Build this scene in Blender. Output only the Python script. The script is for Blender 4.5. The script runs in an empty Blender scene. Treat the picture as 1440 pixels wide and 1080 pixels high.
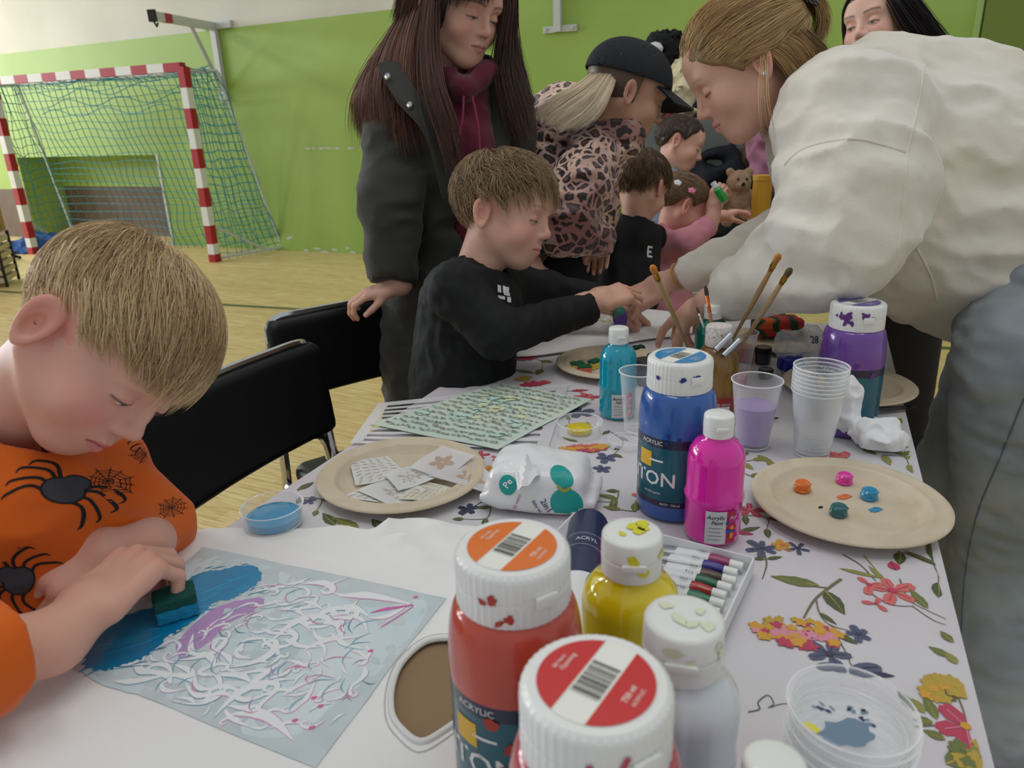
import bpy, math, random
import numpy as np
from mathutils import Vector, Matrix
from mathutils.geometry import tessellate_polygon
SC = bpy.context.scene
COL = SC.collection
# ------------------------------------------------------------------ camera
FPX = 1020.0; CH = 1.22; TZ = 0.75
_p = math.radians(19.5); _r = math.radians(1.9)
_F = np.array([0, math.cos(_p), -math.sin(_p)])
_R0 = np.array([1.0, 0, 0]); _U0 = np.array([0, math.sin(_p), math.cos(_p)])
_R = _R0*math.cos(_r) - _U0*math.sin(_r); _U = _U0*math.cos(_r) + _R0*math.sin(_r)
_O = np.array([0, 0, CH])
def ray(x, y): return _F + _R*(x-720)/FPX + _U*(540-y)/FPX
def W(x, y, z=TZ):
    d = ray(x, y); return _O + d*((z-CH)/d[2])
def D(x, y, dep): return _O + ray(x, y)*dep
def cdir(r, u, t):
    v = _R*r + _U*u - _F*t; return v/np.linalg.norm(v)
def A(*a): return np.array(a, float)
def nrm(v):
    v = np.asarray(v, float); return v/max(1e-12, np.linalg.norm(v))
cam = bpy.data.cameras.new('camera'); camo = bpy.data.objects.new('camera', cam); COL.objects.link(camo)
cam.sensor_width = 36; cam.lens = FPX/1440*36; cam.clip_start = 0.02
camo.matrix_world = Matrix(((_R[0], _U[0], -_F[0], 0), (_R[1], _U[1], -_F[1], 0), (_R[2], _U[2], -_F[2], CH), (0, 0, 0, 1)))
cam.dof.use_dof = True; cam.dof.focus_distance = 1.15; cam.dof.aperture_fstop = 9.0
SC.camera = camo
SC.view_settings.view_transform = 'Standard'; SC.view_settings.look = 'None'; SC.view_settings.gamma = 1
# ------------------------------------------------------------------ materials
def lin(h):
    if isinstance(h, str):
        h = h.lstrip('#'); c = [int(h[i:i+2], 16)/255 for i in (0, 2, 4)]
    else: c = h
    return tuple((x/12.92 if x <= .04045 else ((x+.055)/1.055)**2.4) for x in c[:3]) + (1.0,)
_M = {}
def mat(name, col='#808080', rough=.5, metal=0, trans=0, ior=1.45, alpha=1, coat=0, sheen=0, sss=0, bump=None, var=None, vcol=None, emit=None, spec=None, ssc=(1, .35, .2)):
    """bump=(scale,strength,dist[,detail]); var=(col2,scale[,lo,hi]) noise mix; vcol=attribute name"""
    if name in _M: return _M[name]
    m = bpy.data.materials.new(name); m.use_nodes = True; nt = m.node_tree; b = nt.nodes['Principled BSDF']
    I = b.inputs
    I['Base Color'].default_value = lin(col); I['Roughness'].default_value = rough; I['Metallic'].default_value = metal
    I['Transmission Weight'].default_value = trans; I['IOR'].default_value = ior; I['Alpha'].default_value = alpha
    I['Coat Weight'].default_value = coat; I['Sheen Weight'].default_value = sheen
    if spec is not None: I['Specular IOR Level'].default_value = spec
    if sss: I['Subsurface Weight'].default_value = sss; I['Subsurface Radius'].default_value = ssc; I['Subsurface Scale'].default_value = .012
    if emit: I['Emission Color'].default_value = lin(emit[0]); I['Emission Strength'].default_value = emit[1]
    L = nt.links; N = nt.nodes
    tc = N.new('ShaderNodeTexCoord')
    src = None
    if vcol:
        a = N.new('ShaderNodeVertexColor'); a.layer_name = vcol; src = a.outputs['Color']
    if var:
        n = N.new('ShaderNodeTexNoise'); n.inputs['Scale'].default_value = var[1]; n.inputs['Detail'].default_value = 4
        L.new(tc.outputs['Object'], n.inputs['Vector'])
        r = N.new('ShaderNodeMapRange'); r.inputs[1].default_value = var[2] if len(var) > 2 else .35; r.inputs[2].default_value = var[3] if len(var) > 3 else .65
        L.new(n.outputs['Fac'], r.inputs[0])
        mx = N.new('ShaderNodeMix'); mx.data_type = 'RGBA'; L.new(r.outputs[0], mx.inputs[0])
        if src: L.new(src, mx.inputs[6])
        else: mx.inputs[6].default_value = lin(col)
        mx.inputs[7].default_value = lin(var[0]); src = mx.outputs[2]
        if vcol: mx.blend_type = 'MULTIPLY'
    if src: L.new(src, I['Base Color'])
    if bump:
        n = N.new('ShaderNodeTexNoise'); n.inputs['Scale'].default_value = bump[0]; n.inputs['Detail'].default_value = bump[3] if len(bump) > 3 else 3
        L.new(tc.outputs['Object'], n.inputs['Vector'])
        bp = N.new('ShaderNodeBump'); bp.inputs['Strength'].default_value = bump[1]; bp.inputs['Distance'].default_value = bump[2]
        L.new(n.outputs['Fac'], bp.inputs['Height']); L.new(bp.outputs[0], I['Normal'])
    _M[name] = m; return m
# ------------------------------------------------------------------ objects
def thing(name, label, cat, loc=(0, 0, 0), rz=0, group=None, kind=None):
    o = bpy.data.objects.new(name, None); COL.objects.link(o); o.location = loc; o.rotation_euler = (0, 0, rz)
    o.empty_display_size = .05
    return tag(o, label, cat, group, kind)
def tag(o, label=None, cat=None, group=None, kind=None):
    if label: o['label'] = label
    if cat: o['category'] = cat
    if group: o['group'] = group
    if kind: o['kind'] = kind
    return o
def mesh(name, V, Fs, m, parent=None, smooth=True, mi=None, org=(0, 0, 0), cols=None, auto=None):
    """V (n,3), Fs list of faces or (m,k) array; org: subtract (children of a placed root)."""
    me = bpy.data.meshes.new(name); V = np.asarray(V, float) - np.asarray(org, float)
    if isinstance(Fs, np.ndarray):
        n, k = Fs.shape
        me.vertices.add(len(V)); me.vertices.foreach_set('co', V.astype(np.float32).ravel())
        me.loops.add(n*k); me.loops.foreach_set('vertex_index', Fs.astype(np.int32).ravel())
        me.polygons.add(n); me.polygons.foreach_set('loop_start', np.arange(0, n*k, k, dtype=np.int32))
        me.polygons.foreach_set('loop_total', np.full(n, k, np.int32)); me.update(calc_edges=True)
    else: me.from_pydata([tuple(v) for v in V], [], [tuple(f) for f in Fs])
    ms = m if isinstance(m, (list, tuple)) else [m]
    for q in ms: me.materials.append(q)
    if mi is not None: me.polygons.foreach_set('material_index', np.asarray(mi, np.int32))
    if smooth: me.polygons.foreach_set('use_smooth', np.ones(len(me.polygons), bool))
    if cols is not None:
        ca = me.color_attributes.new('Col', 'FLOAT_COLOR', 'POINT'); c4 = np.ones((len(V), 4), np.float32); c4[:, :3] = cols
        ca.data.foreach_set('color', c4.ravel())
    me.validate(); me.update()
    if auto is not None: me.set_sharp_from_angle(angle=math.radians(auto))
    o = bpy.data.objects.new(name, me); COL.objects.link(o)
    if parent: o.parent = parent
    return o
class MB:
    def __init__(s): s.v = []; s.f = []; s.m = []
    def add(s, V, Fs, mi=0):
        b = len(s.v); s.v += [tuple(v) for v in V]; s.f += [tuple(i+b for i in f) for f in Fs]; s.m += [mi]*len(Fs); return s
    def box(s, c, d, R=None, mi=0, bev=0):
        c = A(*c); h = A(*d)/2; R = np.eye(3) if R is None else R
        if bev <= 0:
            V = [c + R@(h*A(x, y, z)) for x in (-1, 1) for y in (-1, 1) for z in (-1, 1)]
            return s.add(V, [(0, 1, 3, 2), (4, 6, 7, 5), (0, 4, 5, 1), (2, 3, 7, 6), (0, 2, 6, 4), (1, 5, 7, 3)], mi)
        import bmesh
        bm = bmesh.new(); bmesh.ops.create_cube(bm, size=2)
        for v in bm.verts: v.co = Vector(h*np.array(v.co))
        bmesh.ops.bevel(bm, geom=bm.edges[:], offset=bev, segments=2, affect='EDGES', profile=.6)
        V = [c + R@np.array(v.co) for v in bm.verts]; Fs = [[v.index for v in f.verts] for f in bm.faces]; bm.free()
        return s.add(V, Fs, mi)
    def tube(s, pts, r, seg=10, mi=0, cap=True, closed=False, flat=1):
        pts = [A(*p) for p in pts]; n = len(pts); rr = r if hasattr(r, '__len__') else [r]*n
        V = []; Fs = []; up = A(0, 0, 1); t0 = nrm(pts[1]-pts[0])
        if abs(t0@up) > .9: up = A(1, 0, 0)
        N = nrm(np.cross(np.cross(t0, up), t0))
        for i in range(n):
            if closed: t = nrm(pts[(i+1) % n]-pts[i-1])
            else: t = nrm(pts[min(i+1, n-1)]-pts[max(i-1, 0)])
            N = nrm(N - t*(N@t)); B = np.cross(t, N)
            for k in range(seg):
                a = 2*math.pi*k/seg; V.append(pts[i] + rr[i]*(N*math.cos(a)*flat + B*math.sin(a)))
        for i in range(n if closed else n-1):
            j = (i+1) % n
            for k in range(seg):
                l = (k+1) % seg; Fs.append((i*seg+k, i*seg+l, j*seg+l, j*seg+k))
        if cap and not closed:
            Fs.append(tuple(range(seg))[::-1]); Fs.append(tuple((n-1)*seg+k for k in range(seg)))
        return s.add(V, Fs, mi)
    def lathe(s, prof, c=(0, 0, 0), seg=40, mi=0, R=None, mis=None, rfun=None):
        """prof: [(r,z)...] bottom to top; r==0 closes"""
        V = []; Fs = []; ms = []; c = A(*c); R = np.eye(3) if R is None else R; rings = []
        for (r, z) in prof:
            if r <= 1e-9: rings.append([len(V)]); V.append(c+R@A(0, 0, z)); continue
            q = []
            for k in range(seg):
                a = 2*math.pi*k/seg; rr = r if rfun is None else rfun(r, z, a)
                q.append(len(V)); V.append(c+R@A(rr*math.cos(a), rr*math.sin(a), z))
            rings.append(q)
        for i in range(len(rings)-1):
            a, b = rings[i], rings[i+1]; m_ = mi if mis is None else mis[i]
            for k in range(seg):
                l = (k+1) % seg
                if len(a) == 1 and len(b) == 1: break
                if len(a) == 1: Fs.append((a[0], b[l], b[k])[::-1]); 
                elif len(b) == 1: Fs.append((a[k], a[l], b[0]))
                else: Fs.append((a[k], a[l], b[l], b[k]))
                ms.append(m_)
        b0 = len(s.v); s.v += [tuple(v) for v in V]; s.f += [tuple(i+b0 for i in f) for f in Fs]; s.m += ms; return s
    def poly(s, pts2, fn, mi=0):
        """fill a 2D outline; fn maps (x,y)->3D"""
        if len(pts2) < 3: return s
        t = tessellate_polygon([[Vector((p[0], p[1], 0)) for p in pts2]])
        V = [fn(p[0], p[1]) for p in pts2]; Fs = []
        for q in t:
            a, b, c = [A(*V[i]) for i in q]; Fs.append(q if np.cross(b-a, c-a)[2] > 0 else q[::-1])
        return s.add(V, Fs, mi)
    def build(s, name, m, parent=None, smooth=True, org=(0, 0, 0), auto=35):
        return mesh(name, np.array(s.v), s.f, m, parent, smooth, s.m, org, None, auto if smooth else None)
def copy_tree(o, parent=None):
    c = o.copy(); COL.objects.link(c); c.parent = parent
    for ch in list(o.children): copy_tree(ch, c)
    return c
def rot_z(a): return np.array([[math.cos(a), -math.sin(a), 0], [math.sin(a), math.cos(a), 0], [0, 0, 1]])
def basis(z, x=None):
    z = nrm(z); x = A(1, 0, 0) if x is None else x
    if abs(nrm(x)@z) > .95: x = A(0, 1, 0)
    y = nrm(np.cross(z, x)); x = np.cross(y, z); return np.stack([x, y, z], 1)
def spline(pts, n=8):
    P = [A(*p) for p in pts]; out = []
    for i in range(len(P)-1):
        p0 = P[max(i-1, 0)]; p1 = P[i]; p2 = P[i+1]; p3 = P[min(i+2, len(P)-1)]
        for k in range(n):
            t = k/n; out.append(.5*((2*p1)+(-p0+p2)*t+(2*p0-5*p1+4*p2-p3)*t*t+(-p0+3*p1-3*p2+p3)*t**3))
    out.append(P[-1]); return out
# ------------------------------------------------------------------ numpy noise
def _hash(ix, iy, iz, seed):
    h = (ix*374761393 + iy*668265263 + iz*2147483647 + seed*974711) & 0xffffffff
    h = ((h ^ (h >> 13))*1274126177) & 0xffffffff
    return ((h ^ (h >> 16)) & 0xffff)/65535.0
def vnoise(P, scale=1.0, seed=0):
    Q = np.asarray(P)*scale; I = np.floor(Q).astype(np.int64); f = Q-I; f = f*f*(3-2*f); r = 0
    for dx in (0, 1):
        wx = f[..., 0] if dx else 1-f[..., 0]
        for dy in (0, 1):
            wy = f[..., 1] if dy else 1-f[..., 1]
            for dz in (0, 1):
                wz = f[..., 2] if dz else 1-f[..., 2]
                r = r + wx*wy*wz*_hash(I[..., 0]+dx, I[..., 1]+dy, I[..., 2]+dz, seed)
    return r*2-1
# ------------------------------------------------------------------ signed distance shapes
def smin(a, b, k):
    if k <= 0: return np.minimum(a, b)
    h = np.maximum(k-np.abs(a-b), 0)/k; return np.minimum(a, b)-h*h*k*.25
def smax(a, b, k): return -smin(-a, -b, k)
def cone(a, b, ra, rb=None):
    a = np.asarray(a, float); b = np.asarray(b, float); rb = ra if rb is None else rb; ab = b-a; L2 = max(ab@ab, 1e-12)
    def f(P):
        t = np.clip(((P-a)@ab)/L2, 0, 1); return np.linalg.norm(P-a-t[..., None]*ab, axis=-1)-(ra+(rb-ra)*t)
    return f
def ell(c, r, R=None):
    c = np.asarray(c, float); r = np.asarray(r, float)*np.ones(3)
    def f(P):
        q = P-c
        if R is not None: q = q@R
        k0 = np.linalg.norm(q/r, axis=-1); k1 = np.linalg.norm(q/(r*r), axis=-1)
        return k0*(k0-1)/np.maximum(k1, 1e-9)
    return f
def rbox(c, h, rad, R=None):
    c = np.asarray(c, float); h = np.asarray(h, float)
    def f(P):
        q = P-c
        if R is not None: q = q@R
        q = np.abs(q)-h+rad; return np.linalg.norm(np.maximum(q, 0), axis=-1)+np.minimum(q.max(-1), 0)-rad
    return f
def plane(p, n):
    p = np.asarray(p, float); n = nrm(n); return lambda P: (P-p)@n
def U_(*fs, k=.01):
    def f(P):
        d = fs[0](P)
        for g in fs[1:]: d = smin(d, g(P), k)
        return d
    return f
def cut(f, g, k=0): return lambda P: smax(f(P), g(P), k)
def sub(f, g, k=0): return lambda P: smax(f(P), -g(P), k)
def chain(pts, rs, k=.01): return U_(*[cone(pts[i], pts[i+1], rs[i], rs[i+1]) for i in range(len(pts)-1)], k=k)
def surface(f, lo, hi, h, margin=1.6):
    """surface nets over a box, evaluated only near the surface"""
    lo = np.asarray(lo, float); hi = np.asarray(hi, float); B = 6
    nb = np.maximum(1, np.ceil((hi-lo)/(h*B)).astype(int)); n = nb*B
    g = [lo[i]+h*B*(np.arange(nb[i])+.5) for i in range(3)]
    C = np.stack(np.meshgrid(*g, indexing='ij'), -1); dc = f(C.reshape(-1, 3)).reshape(nb)
    act = np.abs(dc) < h*B*.9*margin
    G = np.repeat(np.repeat(np.repeat(dc, B, 0), B, 1), B, 2).astype(np.float32)
    ia = np.argwhere(act)
    if len(ia) == 0: return np.zeros((0, 3)), np.zeros((0, 4), int)
    o = np.stack(np.meshgrid(*[np.arange(B)]*3, indexing='ij'), -1).reshape(-1, 3)
    for s in range(0, len(ia), 1500):
        idx = (ia[s:s+1500, None, :]*B+o[None]).reshape(-1, 3)
        G[idx[:, 0], idx[:, 1], idx[:, 2]] = f(lo+h*(idx+.5))
    ins = G < 0
    c = [ins[i:n[0]-1+i, j:n[1]-1+j, k:n[2]-1+k] for i in (0, 1) for j in (0, 1) for k in (0, 1)]
    cnt = sum(x.astype(np.int8) for x in c); cell = (cnt > 0) & (cnt < 8); ci = np.argwhere(cell)
    vid = np.full(cell.shape, -1, np.int64); vid[cell] = np.arange(len(ci))
    acc = np.zeros((len(ci), 3)); w = np.zeros(len(ci)); off = [(i, j, k) for i in (0, 1) for j in (0, 1) for k in (0, 1)]
    val = [G[ci[:, 0]+a, ci[:, 1]+b, ci[:, 2]+d] for a, b, d in off]
    for e0 in range(8):
        for ax in range(3):
            bit = (4, 2, 1)[ax]
            if e0 & bit: continue
            v0 = val[e0]; v1 = val[e0 | bit]; x = (v0 < 0) != (v1 < 0)
            t = np.where(x, v0/np.where(x, v0-v1, 1), 0); p = np.tile(np.array(off[e0], float), (len(ci), 1)); p[:, ax] += t
            acc += p*x[:, None]; w += x
    V = lo+h*(ci+.5+acc/w[:, None]); Fs = []
    for ax in range(3):
        b, d = (ax+1) % 3, (ax+2) % 3
        sl0 = [slice(1, n[i]-1) for i in range(3)]; sl0[ax] = slice(0, n[ax]-1); sl1 = list(sl0); sl1[ax] = slice(1, n[ax])
        a0 = ins[tuple(sl0)]; a1 = ins[tuple(sl1)]; x = np.argwhere(a0 != a1)
        if len(x) == 0: continue
        base = x.copy(); base[:, b] += 1; base[:, d] += 1; s0 = a0[x[:, 0], x[:, 1], x[:, 2]]
        q = []
        for (db, dd) in ((1, 1), (0, 1), (0, 0), (1, 0)):
            y = base.copy(); y[:, b] -= db; y[:, d] -= dd; q.append(vid[y[:, 0], y[:, 1], y[:, 2]])
        q = np.stack(q, 1); q[~s0] = q[~s0][:, ::-1]; Fs.append(q)
    Fs = np.concatenate(Fs); ok = (Fs >= 0).all(1)
    return V, Fs[ok]
def grad(f, P, e=.0015):
    k = np.array([[1, -1, -1], [-1, -1, 1], [-1, 1, -1], [1, 1, 1]], float)
    return sum(k[i]*f(P+e*k[i])[..., None] for i in range(4))/(4*e)
def merge(parts):
    V = []; Fs = []; n = 0
    for v, f in parts:
        V.append(v); Fs.append(f+n); n += len(v)
    return np.concatenate(V), np.concatenate(Fs)
def strands(paths, r, cols=None):
    """paths (n,k,3) -> 3-sided tapering tubes; returns V,F,cols"""
    n, k, _ = paths.shape; T = np.gradient(paths, axis=1); T /= np.linalg.norm(T, axis=-1, keepdims=True)+1e-9
    up = np.array([.3, .2, .93]); N = np.cross(T, up); N /= np.linalg.norm(N, axis=-1, keepdims=True)+1e-9; Bn = np.cross(T, N)
    tap = np.interp(np.linspace(0, 1, k), [0, .1, .6, 1], [.7, 1, .85, .15])[None, :, None]*np.asarray(r).reshape(-1, 1, 1)
    rings = [paths+tap*(N*math.cos(a)+Bn*math.sin(a)) for a in (0, 2.094, 4.189)]
    V = np.stack(rings, 2).reshape(-1, 3); i = np.arange(n)[:, None]*k*3; j = np.arange(k-1)[None]*3; b = (i+j)[..., None]
    q = [np.concatenate([b+s, b+(s+1) % 3, b+3+(s+1) % 3, b+3+s], -1) for s in range(3)]
    Fs = np.stack(q, 2).reshape(-1, 4)
    c = None if cols is None else np.repeat(cols, k*3, 0)
    return V, Fs, c
# ------------------------------------------------------------------ room
def hit(x, y, p, n):
    d = ray(x, y); t = ((p-_O)@n)/(d@n); return _O+d*t
WA = W(402, 352, 0)
def wall_dir():
    best = None
    for a in np.linspace(-.8, .2, 401):
        d = A(math.cos(a), math.sin(a), 0); n = A(-math.sin(a), math.cos(a), 0); z = [hit(x, y, WA, n)[2] for x, y in ((0, 76), (590, 8), (300, 43))]
        e = np.std(z)
        if best is None or e < best[0]: best = (e, a, np.mean(z))
    return best
_e, WANG, WZ1 = wall_dir()
WD = A(math.cos(WANG), math.sin(WANG), 0); WN = A(math.sin(WANG), -math.cos(WANG), 0)   # along the wall, out of the wall into the room
def onwall(x, y): return hit(x, y, WA, WN)
def ws(P): return float((P-WA)@WD)
def wp(s, z, t=0): return WA+WD*s+WN*t+A(0, 0, z)
def floor_mat():
    m = mat('gym_floor', '#c9a566', rough=.38, spec=.45); nt = m.node_tree; N = nt.nodes; L = nt.links; b = N['Principled BSDF']
    tc = N.new('ShaderNodeTexCoord'); mp = N.new('ShaderNodeMapping'); mp.inputs['Rotation'].default_value = (0, 0, -WANG); L.new(tc.outputs['Object'], mp.inputs[0])
    br = N.new('ShaderNodeTexBrick'); br.inputs['Scale'].default_value = 1; br.inputs['Brick Width'].default_value = .62; br.inputs['Row Height'].default_value = .072; br.inputs['Mortar Size'].default_value = .0015; br.inputs['Mortar Smooth'].default_value = .3
    br.inputs['Color1'].default_value = lin('#ecd59a'); br.inputs['Color2'].default_value = lin('#e0c688'); br.inputs['Mortar'].default_value = lin('#c9ae70'); L.new(mp.outputs[0], br.inputs[0])
    m2 = N.new('ShaderNodeMapping'); m2.inputs['Scale'].default_value = (2.2, 26, 1); L.new(mp.outputs[0], m2.inputs[0]); nz = N.new('ShaderNodeTexNoise'); nz.inputs['Scale'].default_value = 3; nz.inputs['Detail'].default_value = 6; L.new(m2.outputs[0], nz.inputs[0])
    cr = N.new('ShaderNodeValToRGB'); cr.color_ramp.elements[0].position = .35; cr.color_ramp.elements[0].color = lin('#d9c8a6'); cr.color_ramp.elements[1].position = .6; cr.color_ramp.elements[1].color = (1, 1, 1, 1); L.new(nz.outputs['Fac'], cr.inputs[0])
    mx = N.new('ShaderNodeMix'); mx.data_type = 'RGBA'; mx.blend_type = 'MULTIPLY'; mx.inputs[0].default_value = .8; L.new(br.outputs[0], mx.inputs[6]); L.new(cr.outputs[0], mx.inputs[7]); L.new(mx.outputs[2], b.inputs['Base Color'])
    return m
S0, S1 = ws(onwall(-420, 200)), ws(onwall(2300, 200)); T1 = 10.5
def rect_wall(mb, s0, s1, z0, z1, mi, t=0):
    V = [wp(s0, z0, t), wp(s1, z0, t), wp(s1, z1, t), wp(s0, z1, t)]; mb.add(V, [(0, 1, 2, 3)], mi)
green = mat('green_paint', '#9db95c', rough=.5, var=('#93b052', 1.3), bump=(30, .08, .004), spec=.4)
cream = mat('cream_paint', '#d4d2c4', rough=.7, var=('#c9c7b8', 1.2), bump=(30, .08, .004))
brown = mat('brown_board', '#6f5a49', rough=.6, var=('#5f4b3c', 4), bump=(9, .2, .01))
chip = mat('bare_plaster', '#cfcdc4', rough=.9)
b = MB(); ns0, ns1, nz1 = S0, ws(onwall(221, 219)), onwall(150, 219)[2]; nl = ws(onwall(24, 222))
rect_wall(b, ns1, S1, 0, WZ1, 0); rect_wall(b, nl, ns1, nz1, WZ1, 0); rect_wall(b, S0, nl, onwall(5, 266)[2], WZ1, 0); rect_wall(b, S0, nl, 0, onwall(5, 266)[2], 2); rect_wall(b, S0, S1, WZ1, 5.2, 1)
# recess (niche) with side, soffit and back
dp = -.55; zb = hit(150, 262, WA+WN*dp, WN)[2]
b.add([wp(ns1, 0), wp(ns1, nz1), wp(ns1, nz1, dp), wp(ns1, 0, dp)], [(0, 1, 2, 3)], 0); b.add([wp(nl, 0), wp(nl, nz1), wp(nl, nz1, dp), wp(nl, 0, dp)], [(3, 2, 1, 0)], 0)
b.add([wp(nl, nz1), wp(ns1, nz1), wp(ns1, nz1, dp), wp(nl, nz1, dp)], [(0, 1, 2, 3)], 0); rect_wall(b, nl, ns1, zb, nz1, 0, dp); rect_wall(b, nl, ns1, 0, zb, 2, dp)
# chipped paint patches
rd = random.Random(4)
def chipat(x, y, w, h):
    p = onwall(x, y); s, z = ws(p), p[2]; n = 14
    V = [wp(s+w*math.cos(k*6.283/n)*rd.uniform(.5, 1.1), z+h*math.sin(k*6.283/n)*rd.uniform(.4, 1.1), .003) for k in range(n)]; b.add(V, [tuple(range(n))], 3)
for x, w in ((433, .05), (441, .03), (452, .06), (462, .09), (474, .05), (493, .05), (497, .03)): chipat(x, 208.5, w, .012)
for x, y, w in ((408, 334, .05), (430, 352, .04), (446, 350, .07), (458, 354, .08), (470, 351, .05), (497, 355, .05), (515, 352, .04), (489, 349, .03), (405, 336, .03)): chipat(x, y, w, .014)
wl = b.build('wall_back', [green, cream, brown, chip], None, smooth=False); wl['kind'] = 'structure'
b = MB(); b.box((wp(ns1, nz1/2, .004)), (.035, .012, nz1), R=rot_z(WANG)); o = b.build('trim_1', mat('white_trim', '#c9ccc4', rough=.5), smooth=False); o['kind'] = 'structure'
# the darker green door leaf at the right and its light frame strip
pc = onwall(1373, 40); sc_ = ws(pc); b = MB(); b.box(wp(sc_, 1.6, .02), (.035, .05, 3.2), R=rot_z(WANG)); o = b.build('trim_2', mat('pale_green_trim', '#9db56a', rough=.5), smooth=False); o['kind'] = 'structure'
b = MB(); b.box(wp(sc_+.66, 1.6, .03), (1.26, .06, 3.2), R=rot_z(WANG)); b.box(wp(sc_+1.45, 1.6, .03), (.25, .04, 3.2), R=rot_z(WANG)); o = b.build('door_1', mat('olive_green_paint', '#6c7f2c', rough=.5), smooth=False); o['kind'] = 'structure'
# left wall, with tall windows out of the frame
LWo = wp(S0, 0)
b = MB(); wz0, wz1_ = 1.9, 4.4; wins = [(1.2, 3.4), (4.2, 6.4), (7.2, 9.4)]
def lw(t0, t1, z0, z1, mi): b.add([LWo+WN*t0+A(0, 0, z0), LWo+WN*t1+A(0, 0, z0), LWo+WN*t1+A(0, 0, z1), LWo+WN*t0+A(0, 0, z1)], [(3, 2, 1, 0)], mi)
lw(-.6, T1, 0, wz0, 0); lw(-.6, T1, wz1_, 5.2, 1); pt = -.6
for a, c in wins: lw(pt, a, wz0, wz1_, 1); pt = c
lw(pt, T1, wz0, wz1_, 1)
o = b.build('wall_left', [green, cream], smooth=False); o['kind'] = 'structure'
for k, (a, c) in enumerate(wins):
    b = MB(); m_ = (a+c)/2; Rw = np.stack([WN, -WD, A(0, 0, 1)], 1)
    for (t, z, dt, dz) in ((m_, wz0+.03, c-a, .06), (m_, wz1_-.03, c-a, .06), (a+.03, 3.15, .06, 2.5), (c-.03, 3.15, .06, 2.5), (m_, 3.15, .05, 2.5)): b.box(LWo+WN*t+A(0, 0, z), (dt, .08, dz), R=Rw)
    o = b.build('window_%d' % (k+1), mat('white_trim'), smooth=False); o['kind'] = 'structure'
# floor
b = MB(); q = [wp(S0-.1, 0, -.6), wp(S1, 0, -.6), wp(S1, 0, T1), wp(S0-.1, 0, T1)]; b.add(q, [(3, 2, 1, 0)])
pa, pb = W(20, 411, 0), W(520, 441, 0); dd = nrm(pb-pa); nn = A(-dd[1], dd[0], 0)*.025; b.add([pa-dd*3-nn+A(0, 0, .002), pb+dd*4-nn+A(0, 0, .002), pb+dd*4+nn+A(0, 0, .002), pa-dd*3+nn+A(0, 0, .002)], [(0, 1, 2, 3)], 1)
o = b.build('floor', [floor_mat(), mat('green_line_paint', '#5d6a35', rough=.5)], smooth=False); o['kind'] = 'structure'
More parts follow.
